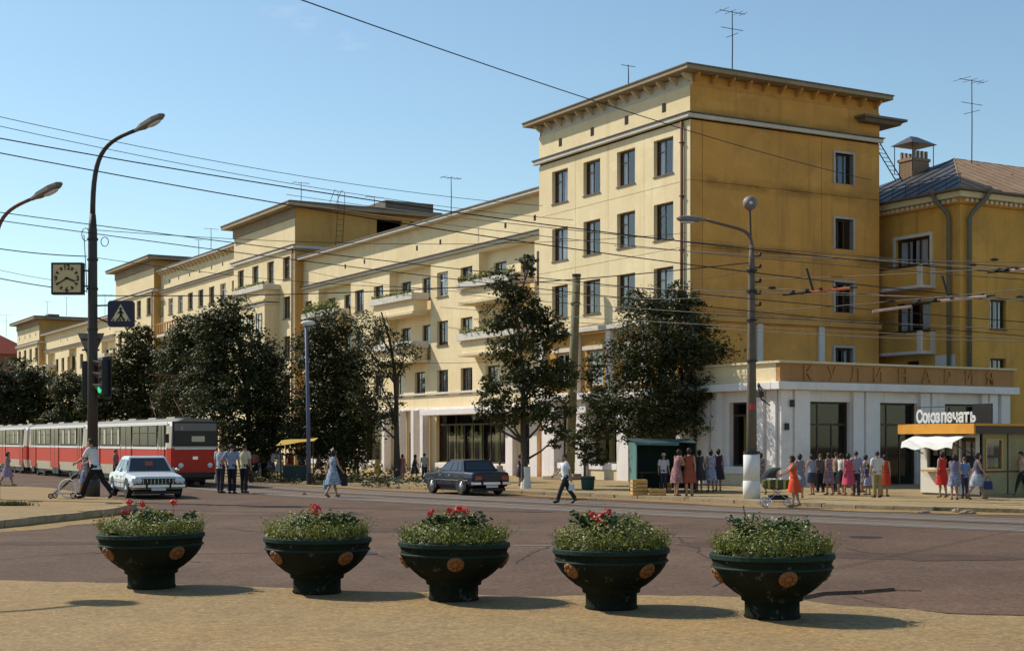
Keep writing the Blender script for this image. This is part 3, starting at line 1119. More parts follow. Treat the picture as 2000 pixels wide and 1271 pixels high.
# shop floor
part_box('shop_cornice', M['white_plaster'], tb, -.45, .3, -.02, UW + .02, 4.2, 4.58, .04)
mb = MB()
bays = [(-.1, 1.6), (2.55, 4.6), (6.0, 8.5), (9.8, 11.6)]
bays = [(1.15, 4.65), (5.95, 8.45), (9.85, 11.55)]
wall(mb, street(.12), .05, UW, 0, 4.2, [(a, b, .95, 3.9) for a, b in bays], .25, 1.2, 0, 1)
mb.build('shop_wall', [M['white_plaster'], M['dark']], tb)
for a, b in bays:
    shop_front(tb, .3, a + .01, b - .01, .96, 3.89, n=max(2, round((b - a) / .9)))
    part_box('shop_sill', M['white_plaster'], tb, -.12, .118, a - .05, b + .05, .62, .93, .02)
    part_box('plinth', M['cream_trim'], tb, -.06, .118, a - .1, b + .1, .0, .618)
for u in (.35, 5.3, 9.15, 12.25):
    place('pilaster', pil_mesh(1.1, .34, 4.19), tb, (.118, u, 0))
mb = MB()
mb.tube([(-.1, .52, 17.0), (-.1, .52, 4.7)], .075, 8)
for z in (6, 8.5, 11, 13.5, 16):
    mb.box(-.19, 0, .42, .62, z, z + .05)
mb.build('downpipe', M['rust'], tb, smooth=True)
# hood at the back edge of the end wall
hb = MB()
hb.box(10.2, 13.1, -.75, 1.8, 18.18, 18.3)
hb.box(10.45, 12.85, -.5, 1.6, 18.0, 18.178, taper=-.1)
hb.build('hood', M['eave'], tb)

# ================================================================== CORNER SHOP (one storey podium)
def uv_root(name, label, u, v):
    p = fp(u, v)
    return thing(name, label, 'building', (p.x, p.y, 0), YAW)
PU = 6.35
PW = 14.35
pd = uv_root('corner_shop', 'single storey corner shop with white pilasters and brown lettered fascia', -PU, 0)
mb = MB()
ops = [(1.72, 4.22), (5.82, 8.32), (9.86, 12.28)]
wall(mb, nearside(.25), .25, PW - .2, .0, 4.28, [(a, b, .02, 3.8) for a, b in ops], .2, 2.6, 0, 1)
wall(mb, street(.2), .25, PU, .0, 4.28, [(1.9, 3.7, .95, 3.8)], .25, 1.2, 0, 1)
mb.face([(.3, .3, 4.9), (PW, .3, 4.9), (PW, PU, 4.9), (.3, PU, 4.9)])
mb.face([(PW - .2, .25, 0), (PW - .2, PU, 0), (PW - .2, PU, 4.9), (PW - .2, .25, 4.9)])
mb.build('wall', [M['white_plaster'], M['dark']], pd)
# fascia
part_box('fascia', M['fascia'], pd, -.02, PW, -.02, .24, 4.62, 5.42)
part_box('fascia', M['cream'], pd, -.025, .24, .242, PU + .3, 4.62, 5.42)
part_box('fascia_coping', M['cream_trim'], pd, -.14, PW + .1, -.14, .30, 5.423, 5.52, .015)
part_box('fascia_coping', M['cream_trim'], pd, -.145, .30, .302, PU + .35, 5.423, 5.525, .015)
part_box('cornice', M['white_plaster'], pd, -.30, PW + .12, -.30, .248, 4.28, 4.618, .03)
part_box('cornice', M['white_plaster'], pd, -.305, .249, .25, PU, 4.284, 4.615, .03)
for lo, hi in ((.08, 1.72), (4.22, 5.82), (8.32, 9.86), (12.28, 13.35)):
    o = place('pilaster', pil_mesh(hi - lo - .06, .24, 4.27), pd, ((lo + hi) / 2, .248, 0), pi / 2)
part_box('pilaster', M['white_plaster'], pd, 13.55, 14.15, .0, .248, 0, 4.27)
for u in (.62, 1.45, 4.4, 5.4):
    place('pilaster', pil_mesh(.62 if u < 4 else .85, .2, 4.275), pd, (.198, u, 0))
shop_front(pd, .42, 1.92, 3.68, .96, 3.79, n=2, transom=.80)
part_box('shop_sill', M['white_plaster'], pd, -.1, .198, 1.8, 3.95, .62, .93, .02)
part_box('plinth', M['cream_trim'], pd, -.05, .198, 1.8, 3.95, .0, .618)
for a, b in ops:                            # dark glazed doors set back in the openings
    shop_front(pd, .5, a + .01, b - .01, .03, 3.79, 'near', 3, False, .74)
cur_x = [1.15, 2.55, 3.9, 5.25, 6.75, 8.25, 9.6, 11.0, 12.35]
for ch, xx in zip('КУЛИНАРИЯ', cur_x):
    me = text_mesh(ch, .86, .035, M['fascia'], bold=.0)
    o = place('letter', me, pd, (xx + .35, -.055, 4.72))
    o.rotation_euler = (pi / 2, 0, 0)
    mb = MB()
    mb.box(-.03, .03, -.0, .05, 0, .04)
wl = MB()
wl.tube([(-.30, .9, 4.35), (-.55, .75, 4.55), (-.75, .55, 4.45), (-.7, .5, 4.2)], .04, 6)
wl.tube([(-.28, .9, 4.3), (-.55, .6, 3.9), (-.3, .3, 3.6)], .035, 6)
wl.box(-.85, -.6, .35, .7, 3.95, 4.2)
wl.build('wall_bracket', M['iron'], pd)
for x0, z in ((.55, 3.55), (.25, 2.55)):
    part_box('meter_box', M['iron'], pd, x0, x0 + .2, -.08, .0, z, z + .3)
# ================================================================== WINGS
VW = .67                                   # wings stand back from the towers
def balcony(parent, u0, u1, v, zt, d=1.15, flowers=True, label=None):
    """flared balcony: white flower trough over a recessed parapet on a thin slab"""
    o = part_box('balcony', M['cream'], parent, v - d + .18, v, u0 + .18, u1 - .18, zt - 1.15, zt - .42)
    part_box('flower_trough', M['white_trim'], o, v - d - .06, v, u0 - .06, u1 + .06, zt - .418, zt, .02)
    part_box('slab', M['cream_trim'], o, v - d + .02, v, u0 + .02, u1 - .02, zt - 1.34, zt - 1.153, .02)
    return o

def trough_plants(root, u0, u1, v, z, h, n, label, u_base, mat='bed_leaf', hang=.3):
    mb = MB()
    for k in range(n):
        u = R.uniform(u0, u1)
        x = v + R.gauss(0, .12)
        zz = z + R.uniform(-hang if R.random() < .25 else 0, h) * R.uniform(.4, 1)
        s = R.uniform(.05, .12)
        a = Vector((R.gauss(0, 1), R.gauss(0, 1), R.gauss(0, 1))).normalized()
        b = a.orthogonal().normalized()
        p = Vector((x, u, zz))
        mb.face([p - a * s, p + b * s * .6, p + a * s, p - b * s * .6])
    wm = Matrix.Translation(fp(u_base, 0)) @ Matrix.Rotation(YAW, 4, 'Z')
    o = mb.build('balcony_plants', M[mat])
    o.matrix_world = wm
    tag(o, label, 'plants')
    struct(o, 'stuff')
    return o

def wing(name, label, ub, ue, ztop, zband, wins, rows, niches, wh=1.52, ww=1.5, shop=None, brackets=False, vents=True, detail=True):
    """straight terrace section between two towers; u values are absolute"""
    rt = block_root(name, label, ub)
    o = ub
    zg = 4.5
    lo_n = [(a - o, b - o, z0, z1) for a, b, z0, z1 in niches]
    mb = MB()
    hol = []
    nh = []
    for u in wins:
        for zt in rows:
            y = u - o
            h = (y - ww / 2, y + ww / 2, zt - wh, zt)
            if any(a < y < b and z0 - .2 < zt - wh and zt < z1 + .4 for a, b, z0, z1 in lo_n):
                nh.append(h)
            else:
                hol.append(h)
    L = ue - ub
    ln = [(a, b, z0, z1) for a, b, z0, z1 in lo_n]
    # main face with niches cut out
    wall(mb, street(VW), 0, L, zg, zband, hol, .2, .7, 0, 1)
    if ln:
        mb = MB()
        # rebuild with niche openings: openings get reveals only
        f = street(VW)
        S = sorted({0, L} | {x for h in hol + ln for x in h[:2]})
        Zs = sorted({zg, zband} | {x for h in hol + ln for x in h[2:]})
        for i in range(len(S) - 1):
            for j in range(len(Zs) - 1):
                cs, cz = (S[i] + S[i + 1]) / 2, (Zs[j] + Zs[j + 1]) / 2
                if cs < 0 or cs > L or any(h[0] < cs < h[1] and h[2] < cz < h[3] for h in hol + ln):
                    continue
                mb.face([f(S[i], 0, Zs[j]), f(S[i + 1], 0, Zs[j]), f(S[i + 1], 0, Zs[j + 1]), f(S[i], 0, Zs[j + 1])])
        tmp = MB()
        wall(tmp, f, 0, 0, 0, 0, hol, .2, .7, 0, 1)
        mb.v, base = mb.v + tmp.v, len(mb.v)
        mb.f += [tuple(base + k for k in q) for q in tmp.f]
        mb.m += tmp.m
        tmp = MB()
        wall(tmp, f, 0, 0, 0, 0, ln, .55, 0, 0, 1, False)
        base = len(mb.v)
        mb.v += tmp.v
        mb.f += [tuple(base + k for k in q) for q in tmp.f]
        mb.m += tmp.m
        for a, b, z0, z1 in ln:
            tmp = MB()
            wall(tmp, street(VW + .55), a, b, z0, z1, [h for h in nh if a < (h[0] + h[1]) / 2 < b and z0 < h[3] < z1 + .1], .16, .6, 0, 1)
            base = len(mb.v)
            mb.v += tmp.v
            mb.f += [tuple(base + k for k in q) for q in tmp.f]
            mb.m += tmp.m
    wall(mb, street(VW + .02), 0, L, zband + .2, ztop, [])
    shell(mb, VW + .03, 12, 0, L, 0, ztop)
    mb.build('wall', [M['cream'], M['dark_room']], rt)
    for h in hol:
        add_window(rt, (VW + .17, (h[0] + h[1]) / 2, h[2]), ww - .02, wh - .02, R.choice(('t', 't', '3', 'wt')), bare=not detail)
    for h in nh:
        add_window(rt, (VW + .55 + .13, (h[0] + h[1]) / 2, h[2]), ww - .02, wh - .02, R.choice(('t', '3')), sill=False)
    part_box('string_course', M['white_trim'], rt, VW - .20, VW + .05, .02, L, zband + .03, zband + .2, .03)
    part_box('string_course_lip', M['eave'], rt, VW - .30, VW + .06, .02, L, zband + .203, zband + .26)
    part_box('eave', M['white_trim'], rt, VW - .55, 12.2, .02, L, ztop, ztop + .16, .02)
    part_box('edge_flashing', M['eave'], rt, VW - .6, 12.2, .02, L, ztop + .163, ztop + .24)
    if brackets:
        n = int(L / 1.05)
        for k in range(n):
            place('bracket', BR_SMALL, rt, (VW + .02, .5 + k * (L - 1) / (n - 1), ztop - .40))
    if vents:
        k = 1.6
        while k < L - .5:
            vent(rt, VW + .02, k, zband + .85, .72)
            if k + 3.3 < L:
                vent(rt, VW + .02, k + 3.3, zband + .85, .72)
            k += 11.5 if L > 26 else 6.3
    part_box('string_course', M['white_trim'], rt, VW - .14, VW, .02, L, 4.98, 5.12, .02)
    part_box('shop_cornice', M['white_plaster'], rt, VW - .3, VW, .02, L, 4.02, 4.16, .02)
    # shop floor
    mb = MB()
    bays = [(a - o, b - o) for a, b in (shop or [])]
    wall(mb, street(VW), 0, L, 0, zg, [(a, b, .75, 3.75) for a, b in bays], .3, 1.4, 0, 1)
    mb.build('shop_wall', [M['cream'], M['dark']], rt)
    for a, b in bays:
        shop_front(rt, VW + .2, a + .01, b - .01, .76, 3.74, n=max(2, round((b - a) / 1.1)))
        part_box('shop_sill', M['white_plaster'], rt, VW - .12, VW, a - .1, b + .1, .40, .72, .02)
    return rt

pitch = 3.16
w1_rows = [12.6, 9.55, 6.5]
w1_wins = [16.9 + pitch * k for k in range(11)]
w1_niches = [(15.2, 21.65, 7.2, 13.3), (28.0, 34.1, 7.2, 13.3), (40.5, 46.4, 7.2, 13.3)]
w1 = wing('terrace_wing', 'long cream four storey terrace wing with white-edged balconies, next to the tall corner block', UW, 49.44, 15.75, 13.5, w1_wins, w1_rows, w1_niches,
          shop=[(15.0, 16.8), (18.4, 27.2), (34.6, 38.2), (39.0, 43.0), (44, 48)])
part_box('slot_window', M['frame_brown'], w1, VW - .01, VW + .01, 14.55 - UW, 14.95 - UW, 10.7, 12.6)
bal = [(15.5, 22.2, 11.45), (15.5, 22.2, 8.4), (28.3, 34.6, 11.45), (28.3, 34.6, 8.4), (40.8, 46.8, 11.45), (40.8, 46.8, 8.4)]
for a, b, zt in bal:
    balcony(w1, a - UW, b - UW, VW, zt)
trough_plants(w1, 15.6 - UW, 22.1 - UW, VW - 1.05, 11.47, .42, 800, 'leafy flower trough plants on the upper balcony beside the tall corner block', UW)
trough_plants(w1, 15.6 - UW, 22.1 - UW, VW - 1.05, 8.42, .35, 600, 'thin reddish green plants in the lower balcony trough beside the tall corner block', UW)
trough_plants(w1, 28.4 - UW, 34.5 - UW, VW - 1.05, 11.47, .2, 350, 'sparse plants in the upper trough of the middle balcony pair', UW)
trough_plants(w1, 40.8 - UW, 46.8 - UW, VW - 1.0, 11.2, 1.0, 2600, 'dense bright climbing plants covering the upper balcony beside the second tower', UW, hang=1.3)
# canopy over the big shop window and the colonnade left of it
part_box('canopy', M['white_plaster'], w1, VW - 1.1, VW - .302, 14.3 - UW, 27.4 - UW, 3.66, 4.0, .02)
for u in (27.9, 29.2, 31.3, 33.6):
    part_box('column', M['white_plaster'], w1, VW - .62, VW - .12, u - UW, u + .42 - UW, 0, 4.01, .02)
part_box('entrance', M['dark'], w1, VW - .02, VW + .03, 29.9 - UW, 31.0 - UW, .05, 2.6)
part_box('notice_board', M['white_paint'], w1, VW - .09, VW - .03, 29.75 - UW, 29.1 - UW + 1.5, .6, 2.2)
for u in (15.0, 17.7, 34.3, 38.6, 43.5):
    place('pilaster', pil_mesh(.9, .3, 4.0), w1, (VW - .002, u - UW - .1, 0))

# ------------------------------------------------------------------ towers further along the street
def tower(name, label, ub, ue, detail=2, penthouse=False, ztop=19.75, band=16.65, rows=(16.2, 13.15, 10.1, 7.05)):
    rt = block_root(name, label, ub)
    L = ue - ub
    mb = MB()
    c = [L * (k + .5) / 4 for k in range(4)]
    W_, H_ = 1.5, 1.7
    hol = [(y - W_ / 2, y + W_ / 2, zt - H_, zt) for y in c for zt in rows]
    wall(mb, street(0), 0, L, 0, band, hol, .22, .7, 0, 1)
    wall(mb, street(.01), 0, L, band, ztop, [])
    shell(mb, .02, 12, 0, L, 0, ztop, near=False)
    mb.build('wall', [M['cream'], M['dark_room']], rt)
    mb = MB()
    if penthouse:
        wall(mb, nearside(0.0), 0.02, 11.5, 0, ztop, [(6.8, 9.0, 16.4, ztop - .35), (9.7, 11.0, 16.4, ztop - .35)], .4, 2.5, 0, 1)
    else:
        wall(mb, nearside(0.0), 0.02, 12, 0, ztop, [])
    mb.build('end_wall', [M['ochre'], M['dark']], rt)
    for h in hol:
        add_window(rt, (.17, (h[0] + h[1]) / 2, h[2]), W_ - .02, H_ - .02, 't', bare=detail < 2)
    part_box('string_course', M['white_trim'], rt, -.22, -.001, -.22, L + .2, band, band + .24, .03)
    part_box('string_course', M['white_trim'], rt, 0.0, 12, -.22, -.001, band, band + .24, .03)
    part_box('string_course_lip', M['eave'], rt, -.28, .0, -.28, L + .25, band + .243, band + .3)
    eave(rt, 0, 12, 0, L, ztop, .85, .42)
    mb = MB()
    mb.box(-.10, .0, -.1, L, ztop - .75, ztop - .02)
    mb.build('frieze', M['soffit'], rt)
    mb = MB()
    mb.tube([(-.1, .35, band), (-.1, .35, .2)], .07, 8)
    mb.build('downpipe', M['rust'], rt, smooth=True)
    return rt
t2 = tower('tower_block', 'second tower block along the street, dark eave and enclosed bay under a planted balcony', 49.44, 63.2, 2, True)
part_box('roof_parapet', M['eave'], t2, 7.6, 11.8, .1, 4, 20.18, 20.95)
# enclosed bay with balcony on top
by = part_box('bay', M['cream'], t2, -1.15, -.002, 3.4, 9.9, 4.6, 12.6)
balcony(t2, 3.1, 10.3, 0, 14.2, 1.35)
for z in (7.4, 10.4):
    for y in (4.6, 6.65, 8.7):
        add_window(t2, (-1.19, y, z), 1.3, 1.6, 't', sill=False, bare=True)
part_box('bay_band', M['white_trim'], t2, -1.2, -.003, 3.3, 10.0, 12.603, 12.8)
trough_plants(t2, 3.2, 10.2, -1.2, 14.22, .3, 450, 'green plants in the balcony trough of the second tower block', 49.44)
w2_wins = [64.9 + 3.05 * k for k in range(8)]
w2 = wing('terrace_wing', 'five storey cream terrace wing with toothed eave and roof antennas behind the big left trees', 63.2, 86.5, 18.5, 16.45, w2_wins, [15.75, 12.7, 9.65, 6.6], [],
          brackets=True, shop=[(65, 69), (70, 74), (75, 79), (80, 84)])
# carved balcony with railing on its left part
bl = part_box('balcony', M['white_trim'], w2, VW - 1.0, VW, 14.6, 21.2, 12.0, 12.25)
mb = MB()
for k in range(9):
    y = 14.7 + k * .8
    mb.box(VW - .98, VW - .88, y, y + .16, 12.25, 13.2)
mb.box(VW - 1.0, VW - .86, 14.6, 21.2, 13.2, 13.32)
mb.build('railing', M['fascia'], bl)
for y in (15.2, 17.8, 20.4):
    place('bracket', bracket_mesh(.85, .25, 1.1, M['cream_trim']), bl, (VW, y, 10.9))
t3 = tower('tower_block', 'third tower block, narrow with a broad pale eave, rising behind the crossing sign', 86.5, 100.6, 1)
w3_wins = [102.6 + 3.1 * k for k in range(11)]
w3 = wing('terrace_wing', 'farthest cream terrace wing with plain white eave, seen behind the street clock post', 100.6, 137.4, 15.45, 13.3, w3_wins, [12.2, 9.15, 6.1],
          [(103, 109, 7.9, 13.1), (120.5, 124.2, 7.9, 13.1), (131.5, 135.5, 7.9, 13.1)], shop=[(104, 108), (112, 116)], detail=False)
for a, b in ((103.2, 109.2), (131, 136)):
    for zt in (11.5, 8.45):
        balcony(w3, a - 100.6, b - 100.6, VW, zt)
t4 = tower('tower_block', 'farthest tower block at the left end of the terrace with a broad shaded brown side', 137.4, 151, 1, False, 17.6, 14.6, (14.1, 11.05, 8.0, 5.0))
for u in (2, 5.4, 8.6, 12):
    vent(t4, .01, u, 15.6)
part_box('roof_parapet', M['eave'], t4, 1.2, 2.6, .3, 2.0, 18.03, 18.35)

# red roofed house far off behind the farthest block
p = W(8, 700, 230)
rh = thing('red_roofed_house', 'distant brown house with a red tin roof at the far left', 'building', (p.x - 3, p.y, 0), YAW)
mb = MB()
mb.box(-6, 6, -9, 9, 0, 15.2)
mb.build('wall', rough_wall('brown_house_plaster', (.20, .11, .07), (.12, .07, .05), .4), rh)
mb = MB()
mb.box(-6.4, 6.4, -9.4, 9.4, 15.2, 15.35)
P = [(-6.4, -9.4, 15.35), (6.4, -9.4, 15.35), (6.4, 9.4, 15.35), (-6.4, 9.4, 15.35), (0, -4, 19.2), (0, 4, 19.2)]
for q in ((0, 1, 4), (1, 2, 5, 4), (2, 3, 5), (3, 0, 4, 5)):
    mb.face([P[k] for k in q])
mb.build('roof', M['red_roof'], rh)
for y in (-6, -2, 2, 6):
    for z in (8, 11.6):
        mbw = MB()
        mbw.box(-6.04, -5.98, y - .6, y + .6, z, z + 1.8)
        mbw.build('window', M['dark'], rh)

# ================================================================== YELLOW HOUSE ON THE RIGHT
EX, EY = 21.75, 71.0
yh = thing('yellow_house', 'yellow four storey house with balconies and rusty hipped roof behind the corner shop', 'building', (EX, EY, 0), YAW)
mb = MB()
lw = [(1.92, 4.27, 10.85, 12.3), (1.92, 4.27, 7.6, 9.05), (2.7, 3.6, 5.0, 6.1)]
wall(mb, street(0), 0, 12, 0, 13.6, lw, .2, .8, 0, 1)
rw = [(2.1, 3.2, 7.6, 9.05), (2.1, 3.2, 5.0, 6.15), (6.5, 7.6, 7.6, 9.05)]
wall(mb, nearside(0), 0, 16, 0, 13.6, rw, .2, .8, 0, 1)
shell(mb, 0.02, 16, 0.02, 12, 0, 13.6, near=False)
mb.build('wall', [M['yellow_plaster'], M['dark_room']], yh)
for a, b, c, d in lw[:2]:
    add_window(yh, (.16, (a + b) / 2, c), b - a - .02, d - c - .02, '3')
add_window(yh, (.16, 3.15, 5.0), .88, 1.08, 't', bare=True)
mb = MB()
for a, b, c, d in lw[:1]:
    mb.box(-.06, .0, a - .16, a, c, d + .16)
    mb.box(-.06, .0, b, b + .16, c, d + .16)
    mb.box(-.06, .0, a, b, d, d + .16)
mb.build('window_surround', M['white_trim'], yh)
for a, b, c, d in rw:
    add_window(yh, ((a + b) / 2, .16, c), b - a - .02, d - c - .02, '3', pi / 2)
for zt in (10.75, 7.5):
    o = part_box('balcony', M['white_trim'], yh, -1.0, -.002, 1.55, 4.95, zt - 1.12, zt - .98)
    for x0, x1, y0, y1 in ((-.99, -.9, 1.56, 1.86), (-.99, -.9, 4.64, 4.94), (-.35, -.01, 1.56, 1.66)):
        part_box('balcony_pier', M['white_trim'], o, x0 - .003, x1 + .003, y0, y1, zt - .978, zt)
    part_box('parapet', M['yellow_plaster'], o, -.96, -.92, 1.86, 4.64, zt - .978, zt - .07)
    part_box('parapet', M['yellow_plaster'], o, -.9, -.35, 1.58, 1.64, zt - .978, zt - .07)
    part_box('rail', M['iron'], o, -1.0, -.88, 1.55, 4.95, zt + .002, zt + .05)
    part_box('rail', M['iron'], o, -.878, -.0, 1.56, 1.62, zt + .002, zt + .05)
mb = MB()                                   # pale patch near the corner
mb.box(-.012, -.002, .3, 1.6, 4.4, 6.3)
mb.build('pale_patch', M['white_trim'], yh)
# moulded cornice and dentils
part_box('cornice', M['yellow_plaster'], yh, -.18, 16, -.18, 12, 13.602, 13.85)
part_box('cornice', M['cream_trim'], yh, -.5, 16, -.5, 12, 13.853, 14.15, .04)
dm = MB()
dm.box(-.16, 0, -.09, .09, 0, .16)
dme = dm.mesh('dentil', M['cream_trim'])
for k in range(22):
    place('dentil', dme, yh, (-.181, .1 + k * .34, 13.66))
for k in range(30):
    place('dentil', dme, yh, (.15 + k * .34, -.181, 13.66), pi / 2)
part_box('gutter', M['eave'], yh, -.75, 16, -.75, 12.3, 14.153, 14.25)
rb, ro_ = [(-.7, -.7, 14.253), (17, -.7, 14.253), (17, 12.7, 14.253), (-.7, 12.7, 14.253), (6, 6, 17.35), (17, 6, 17.35)], M['roof_brown']
mb = MB()
mb.face([rb[0], rb[3], rb[4]])
mb.build('roof', M['roof_dark'], yh)
mb = MB()
mb.face([rb[0], rb[1], rb[5], rb[4]])
mb.face([rb[3], rb[2], rb[5], rb[4]])
mb.build('roof', M['roof_brown'], yh)
# standing seams
def seam(a, b, mat):
    mb = MB()
    mb.tube([a, b], .035, 4)
    mb.build('roof_seam', mat, yh)
for k in range(1, 18):
    x = -.7 + k * .95
    t = min(1, (x + .7) / 6.7)
    y1 = -.7 + 6.7 * t
    z1 = 14.253 + 3.097 * t
    seam((x, -.7, 14.27), (x, y1, z1 + .02), M['roof_brown'])
for k in range(1, 13):
    y = -.7 + k * .95
    t = min(1, (y + .7) / 6.7) if y < 6 else (12.7 - y) / 6.7
    seam((-.7, y, 14.27), (-.7 + 6.7 * t, y, 14.27 + 3.097 * t), M['roof_dark'])
seam(rb[0], rb[4], M['roof_brown'])
seam(rb[4], rb[5], M['roof_brown'])
# roof guard rail
mb = MB()
for k in range(9):
    y = -.2 + k * .9
    mb.tube([(-.2, y, 14.4), (-.2, y, 15.0)], .02, 4)
mb.tube([(-.2, -.3, 15.0), (-.2, 7.2, 15.0)], .02, 4)
mb.build('roof_guard', M['iron'], yh)
# downpipes with their swan necks at the corner
for x, y in ((-.16, .55), (.42, -.16)):
    mb = MB()
    if x < 0:
        mb.tube([(-.72, 1.1, 14.2), (-.70, 1.0, 13.9), (-.24, .62, 13.2), (-.19, .55, 12.9), (-.19, .55, 4.6)], .095, 8)
        mb.lathe([(.1, 0), (.2, .25), (.2, .32)], 8, Matrix.Translation((-.72, 1.1, 14.0)))
    else:
        mb.tube([(1.2, -.72, 14.2), (1.1, -.70, 13.9), (.55, -.3, 13.2), (.45, -.2, 12.9), (.45, -.2, 4.6)], .115, 8)
        mb.lathe([(.1, 0), (.2, .25), (.2, .32)], 8, Matrix.Translation((1.2, -.72, 14.0)))
    mb.build('downpipe', M['pipe'], yh, smooth=True)
# brick chimney with a sheet cap, standing in the roof
cz = 15.0
ch = thing('chimney', 'pale brick chimney with a little peaked metal cap on the dark roof slope', 'chimney')
pc = W(1785, 340, 79.5)
ch.location = (pc.x, pc.y, 14.6)
ch.rotation_euler = (0, 0, YAW)
mb = MB()
mb.box(-.62, .62, -.5, .5, 0, 2.6)
mb.box(-.68, .68, -.56, .56, 2.6, 2.75)
mb.build('shaft', M['brick'], ch)
bk = MB()
bk.box(0, .23, -.012, .0, 0, .07)
bme = bk.mesh('brick', M['brick'])
bme2 = MB()
bme2.box(-.012, 0, 0, .23, 0, .07)
bme2 = bme2.mesh('brick', M['brick'])
for r_ in range(14):
    z = 1.3 + r_ * .092
    for k in range(5):
        place('brick', bme, ch, (-.6 + .245 * k - (.06 if r_ % 2 else 0) + (.06 if k == 0 and r_ % 2 else 0), -.5, z))
    for k in range(4):
        place('brick', bme2, ch, (-.62, -.49 + .245 * k, z))
mb = MB()
for x in (-.45, -.15, .15, .45):
    mb.box(x - .07, x + .07, -.5, -.38, 2.75, 3.15)
    mb.box(x - .07, x + .07, .38, .5, 2.75, 3.15)
mb.build('vent_pier', M['brick'], ch)
mb = MB()
for x in (-.78, .78):
    for y in (-.66, .66):
        mb.tube([(x, y, 2.0), (x, y, 3.5)], .025, 5)
mb.build('cap_leg', M['iron'], ch)
mb = MB()
B = [(-.95, -.8, 3.5), (.95, -.8, 3.5), (.95, .8, 3.5), (-.95, .8, 3.5), (-.25, 0, 4.0), (.25, 0, 4.0)]
for q in ((0, 1, 5, 4), (1, 2, 5), (2, 3, 4, 5), (3, 0, 4), (0, 3, 2, 1)):
    mb.face([B[k] for k in q])
mb.build('cap', M['roof_dark'], ch)
# roof ladder leaning from the yellow house roof up to the tall block
a0, a1 = fp(1.2, 12.15, 18.1), W(1752, 352, 76.5)
ld = thing('roof_ladder', 'steep iron ladder from the yellow house roof up to the tall block', 'ladder', a1)
for dx in (0, .5):
    mb = MB()
    q = D1 * .1 + D2 * dx
    mb.tube([q, (a0 - a1) + q], .03, 5)
    mb.build('rail', M['iron'], ld)
for k in range(12):
    t = (k + .5) / 12
    mb = MB()
    q = (a0 - a1) * t + D1 * .1
    mb.tube([q, q + D2 * .5], .016, 4)
    mb.build('rung', M['iron'], ld)

# ================================================================== ROOF AERIALS
def aerial(x, ytop, ybot, Z, label, style=0, wid=1.0):
    b = W(x, ybot, Z)
    t = W(x, ytop, Z)
    h = t.z - b.z + .3
    o = thing('roof_aerial', label, 'aerial', (b.x, b.y, b.z - .3), YAW, 'television aerials on the roofs')
    mb = MB()
    mb.tube([(0, 0, 0), (.02, 0, h * .5), (0, 0, h)], [.03, .028, .022], 6)
    mb.build('mast', M['iron'], o)
    def bar(z, l, ax, nm='boom'):
        mb = MB()
        d = Vector((l / 2, 0, 0)) if ax == 0 else Vector((0, l / 2, 0))
        mb.tube([Vector((0, 0, z)) - d, Vector((0, 0, z)) + d], .016, 4)
        mb.build(nm, M['iron'], o)
    bar(h - .05, 1.5 * wid, 0)
    if style in (0, 1):
        for k, l in ((-.6, 1.0), (-.1, .85), (.35, .7), (.65, .6)):
            mb = MB()
            mb.tube([(k * wid, -l / 2 * wid, h - .05), (k * wid, l / 2 * wid, h - .05)], .012, 4)
            mb.build('element', M['iron'], o)
    if style == 1:
        bar(h * .72, 1.3 * wid, 0)
        bar(h * .62, .9 * wid, 1)
    return o
aerial(1430, 22, 134, 69, 'tallest lattice roof aerial above the tall corner block', 1, 1.0)
aerial(1227, 127, 165, 72.5, 'short stubby aerial on the left part of the corner block roof', 2, .55)
aerial(1898, 156, 312, 79, 'tall thin aerial on the ridge of the yellow house', 1, 1.25)
aerial(881, 346, 412, 88, 'T shaped aerial on the middle wing roof', 0, .9)
aerial(588, 356, 388, 112, 'small aerial on the second tower roof near its front corner', 0, .9)
aerial(731, 384, 398, 114, 'low wide aerial on the second tower roof beside the dark parapet', 0, 1.0)
aerial(412, 446, 480, 128, 'small aerial on the toothed eave wing, nearer to the second tower', 2, .9)
aerial(388, 468, 496, 132, 'bare aerial mast on the toothed eave wing', 2, .5)
aerial(92, 588, 612, 190, 'thin aerial mast at the front of the farthest block roof', 2, .6)
aerial(130, 580, 612, 195, 'bent aerial mast on the farthest block roof', 2, .5)
aerial(205, 575, 612, 200, 'far bushy aerial on the farthest block roof beside the post', 0, 2.2)
aerial(12, 615, 655, 236, 'faint aerial on the red roofed house', 1, 1.4)
for x, y0, y1 in ((655, 372, 470), (678, 372, 465)):
    pass
rg = thing('roof_ladder', 'thin iron ladder hooped over the edge of the second tower roof', 'ladder', fp(49.2, 3.0, 15.8), YAW)
for y in (0, .55):
    mb = MB()
    mb.tube([(y, -.35, 0), (y, -1.0, 4.2), (y, -1.0, 5.2), (y, -.4, 5.45), (y, .6, 4.6)], .022, 5)
    mb.build('rail', M['iron'], rg)
for k in range(11):
    mb = MB()
    z = .2 + k * .42
    mb.tube([(0, -.35 - .65 * min(1, z / 4.2), z), (.55, -.35 - .65 * min(1, z / 4.2), z)], .014, 4)
    mb.build('rung', M['iron'], rg)
